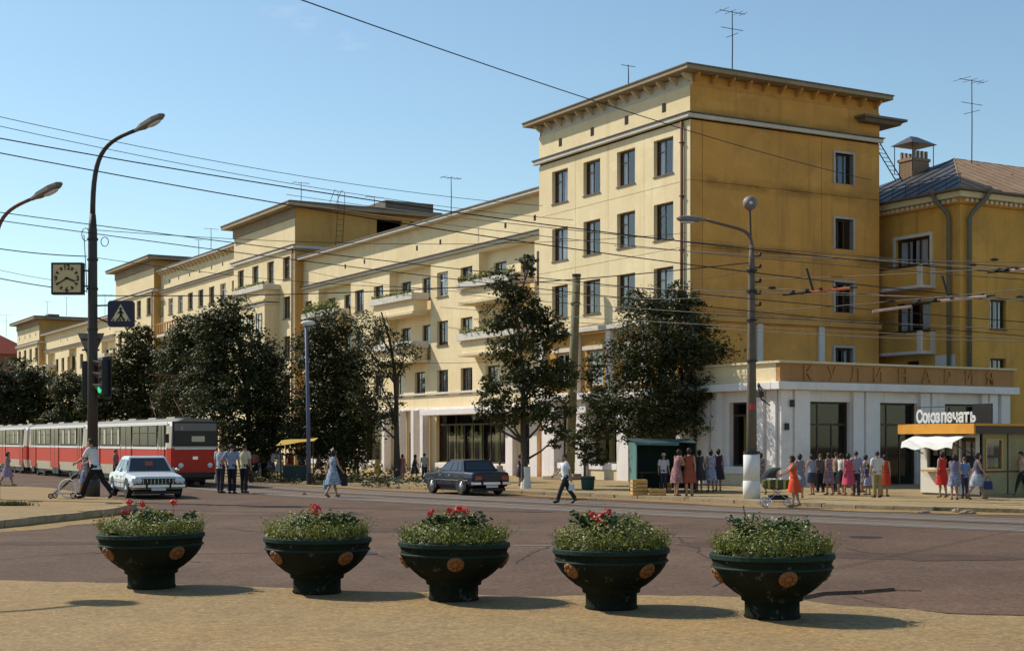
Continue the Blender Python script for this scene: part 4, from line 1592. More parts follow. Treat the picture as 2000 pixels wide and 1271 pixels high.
# ================================================================== TRAM
def tram_car(label, org, front=False):
    """org: front left corner on the ground (left as seen from the camera side); local x = across, y = backwards along the street"""
    rt = thing('tram_car', label, 'tram', (org.x, org.y, 0), YAW, 'coupled tram cars')
    Wd, L = 2.35, 14.6
    def section(y, inset, z0=.42, top=3.1):
        # outline of the body across x at distance y
        a, b = inset, Wd - inset
        pts = [(a + .06, z0), (a, .9), (a, 1.75), (a + .05, 2.75), (a + .14, 2.95), (a + .45, top), (b - .45, top), (b - .14, 2.95), (b - .05, 2.75), (b, 1.75), (b, .9), (b - .06, z0)]
        return [Vector((x, y, z)) for x, z in pts]
    mb = MB()
    st = [(0.0, .22), (.10, .08), (.45, 0), (L - .45, 0), (L - .1, .08), (L, .22)]
    rings = [section(y, i) for y, i in st]
    n = 12
    b0 = len(mb.v)
    for r in rings:
        mb.v.extend([tuple(p) for p in r])
    for i in range(len(rings) - 1):
        for j in range(n):
            k = (j + 1) % n
            mb.f.append((b0 + i * n + j, b0 + i * n + k, b0 + (i + 1) * n + k, b0 + (i + 1) * n + j))
            mb.m.append({0: 1, 1: 0, 2: 1, 3: 2, 4: 3, 5: 3, 6: 3, 7: 2, 8: 1, 9: 0, 10: 1, 11: 4}[j])
    for idx, ring in ((0, 0), (len(rings) - 1, 1)):
        B = b0 + idx * n
        # end face in bands
        for q, m_ in (((0, 1, 10, 11), 0), ((1, 2, 9, 10), 0), ((2, 3, 8, 9), 1), ((3, 4, 7, 8), 3), ((4, 5, 6, 7), 3)):
            mb.f.append(tuple(B + t for t in q))
            mb.m.append(m_)
    mb.build('body', [M['tram_red'], M['tram_cream'], M['tram_line'], M['tram_roof'], M['black']], rt)
    part_box('waist_line', M['tram_line'], rt, -.02, -.002, .45, L - .45, 1.70, 1.80)
    part_box('roof_line', M['tram_line'], rt, .02, .055, .45, L - .45, 2.80, 2.93)
    # side windows with pillars, doors
    doors = [(.75, 1.75), (6.2, 8.2), (12.2, 13.6)]
    y = 2.0
    spans = [(.62, .72)]
    wins = [(2.0, 3.35), (3.4, 4.75), (4.8, 6.05), (8.35, 9.6), (9.65, 10.9), (10.95, 12.05)]
    for a, b in wins:
        o = part_box('window', M['black'], rt, -.012, .04, a, b, 1.82, 2.80)
        part_box('pane', M['tram_glass'], o, -.022, -.013, a + .05, b - .05, 1.90, 2.42)
        part_box('pane', M['tram_glass'], o, -.022, -.013, a + .05, b - .05, 2.46, 2.76)
        if R.random() < .7:
            part_box('blind', M['tram_cream'], o, -.026, -.0225, a + .08, a + .08 + R.uniform(.15, .4), 1.92, 2.66)
    for a, b in doors:
        o = part_box('door', M['tram_red'], rt, -.03, .02, a, b, .55, 1.69)
        part_box('leaf_seam', M['black'], o, -.034, -.0305, (a + b) / 2 - .03, (a + b) / 2 + .03, .5, 2.78)
        for yy in (a, b - .05):
            part_box('post', M['black'], o, -.036, -.0308, yy, yy + .05, .5, 2.82)
        part_box('upper_glass', M['tram_glass'], o, -.026, .02, a + .06, b - .06, 1.84, 2.80)
    # bogies and skirts
    for yc in (3.0, 11.4):
        o = part_box('bogie', M['black'], rt, .12, Wd - .12, yc - 1.25, yc + 1.25, .18, .62)
        for dy in (-.9, .9):
            for x in (.1, Wd - .24):
                w = MB()
                w.lathe([(.12, 0), (.34, 0), (.36, .03), (.36, .12), (.12, .14)], 16, Matrix.Translation((x, yc + dy, .36)) @ Matrix.Rotation(pi / 2, 4, 'Y'))
                w.build('wheel', M['rubber'], o)
    part_box('underframe', M['black'], rt, .1, Wd - .1, .25, L - .25, .32, .45)
    for yy in (.9, 6.6, 7.4, 13.0):
        part_box('equipment_box', M['black'], rt, -.02, .2, yy - .35, yy + .35, .2, .5)
    # roof gear and pantograph
    mb = MB()
    for yy in (2.5, 5.5, 9.0, 12):
        mb.box(.75, 1.6, yy - .7, yy + .7, 3.1, 3.2, taper=.06)
    mb.build('roof_vent', M['tram_roof'], rt)
    if front:
        p = MB()
        for s in (.5, 1.85):
            p.tube([(s, 4.6, 3.25), (s + (.1 if s < 1 else -.1), 3.4, 4.15), (1.17 - .35 if s < 1 else 1.17 + .35, 4.4, 5.2)], .018, 5)
            p.tube([(s, 3.9, 3.25), (s + (.1 if s < 1 else -.1), 5.2, 4.15), (1.17 - .35 if s < 1 else 1.17 + .35, 4.4, 5.2)], .018, 5)
        p.box(.35, 2.0, 4.34, 4.46, 5.2, 5.26)
        p.build('pantograph', M['rust'], rt)
        # windscreen, destination panel, bumper, lamps
        o = part_box('windscreen', M['black'], rt, .12, Wd - .12, -.012, .06, 1.84, 2.96)
        part_box('pane', M['tram_glass'], o, .2, Wd - .2, -.022, -.013, 1.92, 2.50)
        part_box('destination_board', M['galv'], o, .2, Wd - .2, -.022, -.013, 2.54, 2.88)
        me = text_mesh('5', .24, .004, M['sign_cream'])
        q = place('route_number', me, o, (.55, -.026, 2.58))
        q.rotation_euler = (pi / 2, 0, 0)
        part_box('route_card', M['sign_cream'], o, 1.0, 1.6, -.0245, -.0225, 2.05, 2.3)
        part_box('bumper', M['black'], rt, .16, Wd - .16, -.16, -.002, .42, .66, .03)
        for x in (.5, Wd - .5):
            w = MB()
            w.lathe([(.001, 0), (.11, 0), (.12, .03), (.11, .06), (.001, .07)], 14, Matrix.Translation((x, .0, .98)) @ Matrix.Rotation(pi / 2, 4, 'X'))
            w.build('headlight', M['lamp_glass'], rt)
        part_box('badge', M['chrome'], rt, Wd / 2 - .12, Wd / 2 + .12, -.006, -.001, 1.25, 1.38)
        part_box('waist_line', M['tram_line'], rt, .22, Wd - .22, -.010, -.001, 1.70, 1.78)
        part_box('door_mirror', M['black'], rt, -.22, -.04, -.02, .02, 2.0, 2.4)
    return rt
T0 = Vector((-15.35, 65.6, 0))
tram_car('red and cream leading tram car with its windscreen facing the white sedan', T0, True)
tram_car('red and cream second tram car coupled behind, partly hidden by the tall clock post', T0 + D1 * 15.25)
tram_car('red and cream third tram car at the far left edge of the coupled tram', T0 + D1 * 30.5)

# ================================================================== CARS
def wheel(parent, x, y, r, wd, side):
    o = MB()
    Mx = Matrix.Translation((x, y, r)) @ Matrix.Rotation(-side * pi / 2, 4, 'X')
    o.lathe([(r * .62, -wd), (r * .97, -wd), (r, -wd * .7), (r, -wd * .2), (r * .95, 0), (r * .66, .0), (r * .6, -.03)], 22, Mx)
    t = o.build('wheel', M['rubber'], parent, smooth=True)
    h = MB()
    h.lathe([(r * .64, -.035), (r * .62, -.005), (r * .45, -.02), (r * .4, .015), (.02, .03)], 18, Mx, cap=True)
    h.build('hubcap', M['chrome'], t, smooth=True)

def sedan(name, label, paint, org, heading, L=4.7, Wd=1.82, H=1.48, square=False, reflection=True):
    """local +x is the front"""
    rt = thing(name, label, 'car', org, heading)
    hw = Wd / 2
    bl = .92 if not square else .90          # belt line
    # lower body lofted along x: (x, half width, bottom, top)
    st = [(-L / 2, hw * .90, .42, bl - .06), (-L / 2 + .10, hw * .96, .34, bl - .02), (-L * .33, hw, .28, bl), (-L * .1, hw, .26, bl + .01), (L * .18, hw, .26, bl), (L * .33, hw * .99, .28, bl - .05), (L / 2 - .16, hw * .96, .34, bl - .09), (L / 2 - .03, hw * .92, .42, bl - .13)]
    rings = []
    for x, w, z0, z1 in st:
        zs = z0 + (z1 - z0) * .62
        h = [(w * .90, z0), (w * .99, z0 + .12), (w, zs), (w * .97, z1 - .06), (w * .90, z1), (w * .45, z1 + .018)]
        ring = [Vector((x, y, z)) for y, z in h] + [Vector((x, -y, z)) for y, z in reversed(h)]
        rings.append(ring)
    mb = MB()
    mb.ring_loft(rings)
    body = mb.build('body', paint, rt, smooth=False, bevel=.02)
    # cabin
    xr0, xr1, xf1, xf0 = -L * .31, -L * .22, L * .075, L * .19
    yb, yt = hw * .89, hw * .68
    zb, zt = bl - .01, H
    C = [(xr0, yb, zb), (xf0, yb, zb), (xf1, yt, zt - .05), (xr1, yt, zt - .06)]
    mb = MB()
    cs = []
    for x, y, z in ((xr0, yb, zb), (xr1, yt, zt - .06), (xr1 + .12, yt * .9, zt - .01), (xf1 - .12, yt * .9, zt), (xf1, yt, zt - .05), (xf0, yb, zb)):
        cs.append((x, y, z))
    for i in range(len(cs) - 1):
        a, b = cs[i], cs[i + 1]
        mb.face([(a[0], -a[1], a[2]), (b[0], -b[1], b[2]), b, a])
    for s in (1, -1):
        mb.face([(x, s * y, z) for x, y, z in cs])
    mb.build('cabin', paint, rt)
    def lerp(a, b, t):
        return tuple(a[i] + (b[i] - a[i]) * t for i in range(3))
    def glass_quad(q, nm, off, m_=None):
        n = (Vector(q[1]) - Vector(q[0])).cross(Vector(q[2]) - Vector(q[0])).normalized()
        if n.dot(Vector(off)) < 0:
            n = -n
        g = MB()
        A = [Vector(p) + n * .004 for p in q]
        Bq = [Vector(p) + n * .012 for p in q]
        g.ring_loft([A, Bq])
        return g.build(nm, m_ or M['car_glass'], rt)
    def sub(a, b, c, d, u0, u1, v0, v1):
        f = lambda u, v: lerp(lerp(a, b, u), lerp(d, c, u), v)
        return [f(u0, v0), f(u1, v0), f(u1, v1), f(u0, v1)]
    fr = ((xf0, -yb, zb), (xf0, yb, zb), (xf1, yt, zt - .05), (xf1, -yt, zt - .05))
    glass_quad(sub(*fr, .05, .95, .1, .93), 'windscreen', (1, 0, .5))
    if reflection:  # reflection painted as a coloured patch over the windscreen
        glass_quad(sub(*fr, .42, .60, .42, .72), 'painted_reflection', (1, 0, .52), M['screen_reflection']).location = (.01, 0, .008)
    rr = ((xr0, -yb, zb), (xr0, yb, zb), (xr1, yt, zt - .06), (xr1, -yt, zt - .06))
    glass_quad(sub(*rr, .07, .93, .14, .92), 'rear_window', (-1, 0, .5))
    for s in (1, -1):
        sd = ((xr0, s * yb, zb), (xf0, s * yb, zb), (xf1, s * yt, zt - .05), (xr1, s * yt, zt - .06))
        for u0, u1 in ((.09, .26), (.29, .54), (.57, .93)):
            glass_quad(sub(*sd, u0, u1, .12, .86), 'side_window', (0, s, .2))
        for x in (-L * .285, L * .30):
            a = MB()
            pts = [(x + .43 * cos(t), .33 + .43 * sin(t)) for t in [pi * k / 12 for k in range(13)]]
            pin = [(x + .33 * cos(t), .33 + .33 * sin(t)) for t in [pi * k / 12 for k in range(13)]]
            for k in range(12):
                q = [pts[k], pts[k + 1], (x, .33)]
                yy = s * (hw + .004)
                a.face([(p[0], yy, p[1]) for p in q])
            a.face([(x - .43, s * (hw + .004), .33), (x + .43, s * (hw + .004), .33), (x + .36, s * (hw + .004), .2), (x - .36, s * (hw + .004), .2)])
            a.build('wheel_arch', M['black'], rt)
            wheel(rt, x, s * (hw + .012), .33, .17, s)
        d = MB()
        for x in (-L * .12, L * .06, L * .205):
            d.box(x - .006, x + .006, s * (hw + .001) - .003, s * (hw + .001) + .003, .36, bl - .08)
        d.build('door_seam', M['black'], rt)
        for x in (-L * .09, L * .09):
            part_box('door_handle', M['chrome'], rt, x, x + .16, min(s * hw, s * (hw + .03)), max(s * hw, s * (hw + .03)), bl - .16, bl - .12)
        part_box('side_trim', M['chrome'], rt, -L * .42, L * .42, min(s * (hw - .01), s * (hw + .012)), max(s * (hw - .01), s * (hw + .012)), .56, .585)
        # mirror
        mm = MB()
        mm.ball((L * .165, s * (hw + .05), bl + .10), (.05, .09, .07), 8, 5)
        mm.build('wing_mirror', M['chrome'], rt)
    # front
    xf = L / 2 - .03
    o = part_box('grille', M['black'], rt, xf - .03, xf + .02, -hw * .90, hw * .90, .50, bl - .19)
    for k in range(9):
        yy = -hw * .54 + k * hw * .135
        part_box('grille_bar', M['chrome'], o, xf + .021, xf + .030, yy - .006, yy + .006, .52, bl - .21)
    for s in (1, -1):
        for k, yy in enumerate((.70, .86) if not square else (.78,)):
            h = MB()
            Mx = Matrix.Translation((xf + .022, s * hw * yy, .655)) @ Matrix.Rotation(pi / 2, 4, 'Y')
            h.lathe([(.001, 0), (.105, 0), (.11, .03), (.08, .05), (.001, .055)], 14, Mx)
            h.build('headlight', M['lamp_glass'], rt)
        part_box('tail_light', M['tail'], rt, -L / 2 - .02, -L / 2 + .03, min(s * hw * .5, s * hw * .84), max(s * hw * .5, s * hw * .84), .60, .74)
    for sx in (1, -1):
        x = sx * (L / 2 + .03)
        o = part_box('bumper', M['chrome'], rt, min(x, x - sx * .12), max(x, x - sx * .12), -hw * .98, hw * .98, .40, .52, .02)
        part_box('bumper_guard', M['rubber'], o, min(x, x + sx * .04), max(x, x + sx * .04), -.45, -.39, .36, .58)
        part_box('bumper_guard', M['rubber'], o, min(x, x + sx * .04), max(x, x + sx * .04), .39, .45, .36, .58)
        part_box('number_plate', M['plate'], rt, min(x, x + sx * .02), max(x, x + sx * .02), -.26, .26, .30, .395)
    part_box('underbody', M['black'], rt, -L * .45, L * .45, -hw * .85, hw * .85, .16, .275)
    return rt
g = G(304, 973)
sedan('parked_sedan', 'white sedan with chrome grille facing the camera in front of the tram', M['car_white'], (g.x - .85, g.y + 1.9, 0), radians(-90 + 25), 4.85, 1.96, 1.53)
g = G(912, 966)
sedan('parked_sedan', 'dark blue sedan parked with its boot towards the camera at the kerb', M['car_blue'], (g.x - .1, g.y + 1.3, 0), radians(120), 4.25, 1.72, 1.36, True, False)

# ================================================================== STREET LAMPS, POSTS, SIGNS
def lamp_head(parent, p, d, tilt, s=1.0):
    """flat cobra lamp: p where the arm ends, d horizontal direction"""
    Mx = Matrix.Translation(p) @ Matrix.Rotation(atan2(d.y, d.x), 4, 'Z') @ Matrix.Rotation(-tilt, 4, 'Y')
    rings = []
    for x, w, z0, z1 in ((0, .07, -.05, .05), (.12, .09, -.06, .07), (.3, .17, -.09, .12), (.75, .20, -.10, .15), (1.05, .17, -.06, .12), (1.18, .08, 0, .06)):
        rings.append([Mx @ Vector((x * s, y * s, z * s)) for y, z in ((-w, z0 * .4), (-w * .7, z0), (w * .7, z0), (w, z0 * .4), (w * .8, z1 * .7), (w * .3, z1), (-w * .3, z1), (-w * .8, z1 * .7))])
    mb = MB()
    mb.ring_loft(rings)
    o = mb.build('lamp_head', M['galv'], parent)
    mb = MB()
    mb.ball((.72 * s, 0, -.11 * s), (.3 * s, .13 * s, .06 * s), 8, 5, M=Mx)
    mb.build('lens', M['lamp_glass'], o)
    return o

def street_lamp(label, base, h, r0, r1, bend, end, head_s, mat, neck=2.0, z0=0.0, tilt=.45):
    """tapered post with a curved arm; bend = height where the arm starts, end = offset of the arm end"""
    rt = thing('street_lamp', label, 'street lamp', base)
    mb = MB()
    mb.tube([(0, 0, 0), (0, 0, bend * .5), (0, 0, bend - .6), (0, 0, bend)], [r0, (r0 + r1) / 2, r1, r1 * .7], 12)
    mb.lathe([(r0 * 1.35, 0), (r0 * 1.35, .5), (r0 * 1.02, .6)], 12, cap=True)
    mb.build('post', mat, rt, smooth=True)
    e = Vector(end)
    A, B, Cc, D = Vector((0, 0, bend - .1)), Vector((0, 0, bend + (h - bend) * .75)), Vector((e.x * .22, e.y * .22, h - .35)), Vector((e.x, e.y, h))
    path = [A * (1 - t) ** 3 + B * 3 * t * (1 - t) ** 2 + Cc * 3 * t * t * (1 - t) + D * t ** 3 for t in [k / 14 for k in range(15)]]
    mb = MB()
    mb.tube(path, [r1 * .62 - r1 * .2 * k / 14 for k in range(15)], 8)
    mb.build('arm', mat, rt, smooth=True)
    lamp_head(rt, path[-1], Vector((e.x, e.y, 0)).normalized(), tilt, head_s)
    mb = MB()
    for z in (bend - .9, bend - 1.6, bend - 2.6, bend - 4):
        mb.lathe([(r0, z), (r0, z + .07)], 12)
    mb.build('clamp', M['iron'], rt)
    return rt

PB = G(181, 969, .18)                       # big post on the island
px_m = F / PB.y
ph = CH + (HOR - 268) / px_m - .18
L1 = street_lamp('tall dark street lamp post carrying the square clock and the crossing sign', PB, ph + .15, .19, .155, 9.7, (1.55, -.35, 0), 1.0, M['post'], tilt=.42)
lb = MB()
for a, b, rr in ((-.24, 9.0, .22), (.42, 8.75, .16)):
    lb.tube([(a + (.0 if a < 0 else 0) + .13 * cos(t), -.02, b + rr * sin(t)) for t in [2 * pi * k / 12 for k in range(13)]], .014, 4)
lb.tube([(-.3, 0, 9.0), (-.26, 0, 8.3), (-.22, 0, 7.6), (-.2, 0, 7.0)], .014, 4)
lb.build('cable_loop', M['wire'], L1)
PB2 = G(-14, 975, .18)
street_lamp('street lamp at the left picture edge, only its arm and lamp showing', PB2, CH + (HOR - 392) / (F / PB2.y) - .18 , .17, .13, 7.2, (1.35, -.3, 0), 1.0, M['rust'], tilt=.40)
PB3 = G(1468, 973, .112)
k3 = F / PB3.y
L3 = street_lamp('grey street lamp post with whitewashed foot, one arm and a round globe on top', PB3, CH + (HOR - 428) / k3 - .112 - .05, .2, .11, CH + (HOR - 480) / k3 - .1, (-1.62, -.2, 0), .85, M['grey_pole'], tilt=-.0)
wf = MB()
wf.lathe([(.285, .61), (.285, 1.5), (.24, 1.52)], 14)
wf.lathe([(.30, 0), (.30, .6), (.285, .612)], 14)
wf.build('whitewashed_foot', M['white_paint'], L3, smooth=True)
rg_ = MB()
rg_.lathe([(.29, 1.53), (.29, 1.62), (.2, 1.63)], 14)
rg_.build('band', M['iron'], L3)
gz = CH + (HOR - 397) / k3 - .112
gm = MB()
gm.tube([(-.02, 0, gz - 1.5), (-.06, 0, gz - .2)], .035, 6)
gm.build('globe_stem', M['iron'], L3)
gm = MB()
gm.ball((-.06, 0, gz), (.25, .25, .25), 16, 10)
gg = gm.build('globe', M['galv'], L3, smooth=True)
gm = MB()
gm.ball((-.06, -.235, gz - .02), (.06, .03, .06), 8, 5)
gm.build('globe_boss', M['lamp_glass'], gg)
for z in (7.9, 7.4, 7.0, 6.6, 8.3):
    mb = MB()
    mb.box(-.02, .32, -.03, .03, z, z + .05)
    ib = mb.build('insulator_bracket', M['iron'], L3)
    mb = MB()
    mb.ball((.3, 0, z + .09), (.05, .05, .07), 6, 4)
    mb.build('insulator', M['iron'], ib)
mb = MB()
mb.box(-.08, .10, -.22, -.16, 3.05, 3.25)
mb.build('red_notice', plain('red_notice', (.45, .05, .04), .6), L3)

# lamp out of frame at the left: its globe and arm throw the long shadow on the near pavement
_h, _e = 7.6, Vector((.55, 1.35, 0))
_p = G(205, 1177, .03)
_b = _p - _e + Vector((SUN.x, SUN.y, 0)) / SUN.z * _h
L4 = street_lamp('globe street lamp beyond the left edge, its round shadow lying on the near pavement', (_b.x, _b.y, 0), _h, .15, .11, 6.6, tuple(_e), .35, M['post'])
mb = MB()
mb.ball((_e.x, _e.y, _h), (.36, .36, .34), 18, 12)
mb.build('globe', M['galv'], L4, smooth=True)
# weathered straight post between the trees
bb = G(1112, 936, .112)
tp = W(1126, 540, bb.y)
cp = thing('wooden_post', 'leaning weathered greenish overhead line post between the two front trees', 'post', bb)
mb = MB()
mb.tube([(0, 0, 0), (tp - bb) * .5, tp - bb], [.25, .235, .205], 12)
mb.build('shaft', M['post_concrete'], cp, smooth=True)
mb = MB()
mb.lathe([(.23, (tp - bb).z + .001), (.23, (tp - bb).z + .12)], 12, Matrix.Translation(((tp - bb).x, 0, 0)))
mb.lathe([(.25, 0), (.25, .12)], 12, Matrix.Translation(((tp - bb).x * .86, 0, (tp - bb).z * .86)))
mb.build('band', M['iron'], cp)
# thin blue-grey lamp post by the trees
bb = G(604, 946, .112)
hb_ = CH + (HOR - 640) / (F / bb.y)
bp = thing('street_lamp', 'slim blue grey lamp post with a small white lamp among the left trees', 'street lamp', bb)
mb = MB()
mb.tube([(0, 0, 0), (-.06, 0, hb_ * .5), (-.14, 0, hb_)], [.10, .085, .065], 10)
mb.build('post', M['blue_pole'], bp, smooth=True)
mb = MB()
mb.ball((-.05, 0, hb_ + .1), (.34, .16, .12), 10, 6)
mb.build('lamp_head', M['white_paint'], bp, smooth=True)
mb = MB()
mb.lathe([(.125, .001), (.125, .5)], 10)
mb.build('foot', M['iron'], bp)
# thin red pole at the far left among the trees
bb = G(45, 925, 0)
rp_ = thing('iron_pole', 'thin rusty pole rising behind the tram at the far left', 'pole', (bb.x * 1.25, bb.y * 1.25, 0))
mb = MB()
mb.tube([(0, 0, 0), (0, 0, 5.4)], .11, 8)
mb.build('shaft', M['rust'], rp_)
part_box('cap', M['iron'], rp_, -.14, .14, -.14, .14, 5.4, 5.5)

# square clock
kz = PB.y / F
def pp(x, y, dz=0):
    """point in the plane of the big post, relative to a thing placed there"""
    return W(x, y, PB.y + dz)
cc = pp(133, 544.5, -.1)
ck = thing('street_clock', 'square street clock with cream dial bracketed to the tall post', 'clock', cc)
s = 31 * kz
mb = MB()
mb.box(-s, s, -.14, .14, -s, s)
mb.build('case', M['black'], ck, bevel=.015)
part_box('dial', M['clock_face'], ck, -s + .075, s - .075, -.152, -.141, -s + .075, s - .075)
mb = MB()
for k in range(12):
    t = 2 * pi * k / 12
    if k % 3:
        mb.box(-.035, .035, -.166, -.154, .32, .42, M=Matrix.Rotation(t, 4, 'Y'))
    else:
        pass
for k in range(60):
    mb.box(-.008, .008, -.160, -.154, .41, .43, M=Matrix.Rotation(2 * pi * k / 60, 4, 'Y'))
mb.build('hour_mark', M['black'], ck)
for t_, x, z in (('12', 0, .30), ('3', .37, -.08), ('6', 0, -.46), ('9', -.37, -.08)):
    me = text_mesh(t_, .24, .005, M['black'], bold=.008)
    q = place('numeral', me, ck, (x, -.158, z))
    q.rotation_euler = (pi / 2, 0, 0)
for ang, ln, wd in ((110, .30, .03), (238, .40, .022)):
    mb = MB()
    mb.box(-wd, wd, -.178, -.168, -.06, ln, M=Matrix.Rotation(radians(ang), 4, 'Y'))
    mb.build('hand', M['black'], ck)
for z in (.28, -.25):
    mb = MB()
    mb.tube([(s, 0, z), (s + .42, .1, z)], .03, 6)
    mb.build('bracket', M['iron'], ck)
# pedestrian crossing sign
cc = pp(237, 613, -.15)
sg = thing('crossing_sign', 'dark blue pedestrian crossing sign with a cream triangle on the tall post', 'road sign', cc)
s = 25.5 * kz
c_ = .07
poly = [(-s + c_, -s), (s - c_, -s), (s, -s + c_), (s, s - c_), (s - c_, s), (-s + c_, s), (-s, s - c_), (-s, -s + c_)]
mb = MB()
RX = Matrix.Rotation(pi / 2, 4, 'X')
mb.prism(poly, .16, M=Matrix.Translation((0, .08, 0)) @ RX)
mb.build('box', M['sign_blue'], sg)
mb = MB()
mb.prism([(-.33, -.25), (.33, -.25), (0, .33)], .008, M=Matrix.Translation((0, -.0815, 0)) @ RX)
mb.build('triangle', M['sign_cream'], sg)
wk = MB()
def limb(a, b, r):
    a, b = Vector((a[0], a[1])), Vector((b[0], b[1]))
    n = (b - a).normalized()
    n = Vector((-n.y, n.x)) * r
    wk.prism([tuple(a - n), tuple(b - n), tuple(b + n), tuple(a + n)], .006, M=Matrix.Translation((0, -.0905, 0)) @ RX)
wk.prism([(.05 * cos(2 * pi * k / 8), .17 + .05 * sin(2 * pi * k / 8)) for k in range(8)], .006, M=Matrix.Translation((0, -.0905, 0)) @ RX)
limb((0, .12), (.01, -.05), .042)
limb((.01, -.04), (.11, -.23), .03)
limb((.01, -.04), (-.09, -.23), .03)
limb((0, .09), (.10, 0), .02)
limb((0, .09), (-.10, .0), .02)
wk.build('walking_figure', M['black'], sg)
st_ = MB()
for k in range(5):
    x = -.29 + k * .125
    st_.prism([(x, -.248), (x + .05, -.248), (x + .07, -.17), (x + .03, -.17)], .003, M=Matrix.Translation((0, -.0902, 0)) @ RX)
st_.build('zebra_stripe', M['black'], sg)
for z in (-.3, .3):
    mb = MB()
    mb.tube([(-s, .05, z), (-s - .42, .2, z + (.18 if z < 0 else 0))], .03, 6)
    mb.build('bracket', M['iron'], sg)
# triangular sign seen from behind
cc = pp(178, 676, .3)
ts = thing('give_way_sign', 'grey back of an upside down triangular sign behind the tall post', 'road sign', cc)
w = 26 * kz
mb = MB()
mb.prism([(-w, .45), (-w + .03, .36), (-.04, -.52), (.04, -.52), (w - .03, .36), (w, .45)], .03, M=RX)
mb.build('plate', M['galv'], ts)
mb = MB()
mb.box(-w * .7, w * .7, -.06, -.031, .2, .26)
mb.box(-.3, .3, -.06, -.031, -.16, -.1)
mb.build('back_rail', M['iron'], ts)
# traffic light
cc = pp(203, 737, -.25)
tl = thing('traffic_light', 'black three lens traffic light with lit green lens on the tall post', 'traffic light', cc)
tl.rotation_euler = (0, 0, radians(-50))
part_box('housing', M['black'], tl, -.2, .2, -.15, .15, -.62, .62, .03)
part_box('back_plate', M['black'], tl, -.34, .34, .10, .13, -.72, .72)
for z, m_ in ((.4, 'dark_lens'), (0, 'dark_lens'), (-.4, 'green_light')):
    mb = MB()
    Mx = Matrix.Translation((0, -.151, z)) @ Matrix.Rotation(pi / 2, 4, 'X')
    mb.lathe([(.14, 0), (.13, .02), (.06, .04), (.001, .045)], 16, Mx)
    o = mb.build('lens', M[m_], tl, smooth=True)
    vz = MB()
    for k in range(8):
        t0, t1 = -.1 + (pi + .2) * k / 8, -.1 + (pi + .2) * (k + 1) / 8
        d0, d1 = .17, .17
        vz.face([(d0 * cos(t0), -.15, z + d0 * sin(t0)), (d1 * cos(t1), -.15, z + d1 * sin(t1)), (d1 * cos(t1), -.15 - .28 * max(.2, sin(t1)), z + d1 * sin(t1)), (d0 * cos(t0), -.15 - .28 * max(.2, sin(t0)), z + d0 * sin(t0))])
    vz.build('visor', M['galv'], o)
part_box('mount', M['iron'], tl, -.5, -.2, -.03, .03, .3, .36)
cc = pp(167, 740, .35)
t2_ = thing('traffic_light', 'narrow black traffic light seen from the back left of the tall post', 'traffic light', cc)
part_box('housing', M['black'], t2_, -.09, .11, -.15, .15, -.75, .62, .03)
part_box('mount', M['iron'], t2_, .11, .3, -.03, .03, -.05, .0)

# ================================================================== OVERHEAD WIRES
def wire(a, b, sag=.25, r=.014, mat='wire', label=None, grp='overhead wires over the junction'):
    n = 16
    mb = MB()
    mb.tube([a.lerp(b, k / n) - Vector((0, 0, 4 * sag * (k / n) * (1 - k / n))) for k in range(n + 1)], r, 5)
    c = (a + b) / 2
    mb.v = [(x - c.x, y - c.y, z - c.z) for x, y, z in mb.v]
    o = mb.build('overhead_wire', M[mat], None, c)
    tag(o, label or 'thin overhead wire of the sagging bundle over the junction', 'wire', grp)
    return o
def pw(x0, y0, Z0, x1, y1, Z1, **k):
    return wire(W(x0, y0, Z0), W(x1, y1, Z1), **k)
pw(380, -75, 30, 1702, 352, 73.4, sag=.35, r=.016, label='long single wire rising alone from the corner block end wall to the upper sky')
S_ = 'thin overhead wire of the bundle slanting down across the upper left sky'
gl_ = 'wires crossing the upper left sky'
pw(-300, 158, 40, 1060, 402, 64, sag=.5, label='faint topmost wire crossing behind the lamp of the tall post', grp=gl_, r=.011)
pw(-300, 178, 41, 1120, 430, 66, sag=.5, label='faint second wire from the top, crossing the arm of the tall post', grp=gl_, r=.011)
pw(-300, 214, 38, 2150, 545, 47, sag=.6, label='thick upper feeder wire slanting under the tall post lamp across the terrace', grp=gl_, r=.017)
pw(-300, 240, 40, 2150, 600, 50, sag=.6, label='thick lower feeder wire slanting past the bend of the tall post arm', grp=gl_, r=.017)
S2 = 'thin wire running past the tall post below the arm of the lamp'
g2 = 'wires passing the tall post'
pw(-250, 380, 45, 2150, 640, 48, sag=.35, label='upper of two thin parallel wires passing the tall post above the thick cable', grp=g2)
pw(-250, 395, 46, 2150, 668, 50, sag=.35, label='lower of two thin parallel wires passing the tall post above the thick cable', grp=g2)
wire(PB + Vector((.15, 0, 9.15)), W(1340, 455, 68), .5, .011, label='wire from the loop on the tall post to the corner block edge')
wire(PB + Vector((.15, 0, 8.2)), W(1000, 560, 70), .4, .010, label='beaded wire from the tall post towards the middle wing')
wire(PB + Vector((-.2, 0, 8.25)), W(-120, 464, 48), .12, .018, label='thick cable from the left edge to the tall post above the clock')
wire(PB + Vector((.1, 0, 6.9)), PB3 + Vector((0, 0, 8.1)), .35, .018, label='heavy span cable from the tall post at clock height to the right lamp post')
wire(PB + Vector((-.2, 0, 7.05)), W(-120, 515, 52), .12, .018, label='heavy span cable from the left edge to the clock')
wire(PB + Vector((-.2, 0, 7.3)), W(-60, 512, 50), .1, .008, label='very thin guy wire above the clock')
tpw = tp
wire(tpw - Vector((0, 0, .9)), W(560, 520, 110), .6, .016, label='cable from the leaning post towards the second tower')
wire(tpw - Vector((0, 0, .9)), PB3 + Vector((0, 0, 7.0)), .2, .014, label='cable from the leaning post to the right lamp post')
R1 = 'thin contact wire in front of the shaded end wall and yellow house'
g3 = 'wires in front of the shaded end wall'
rows3 = []
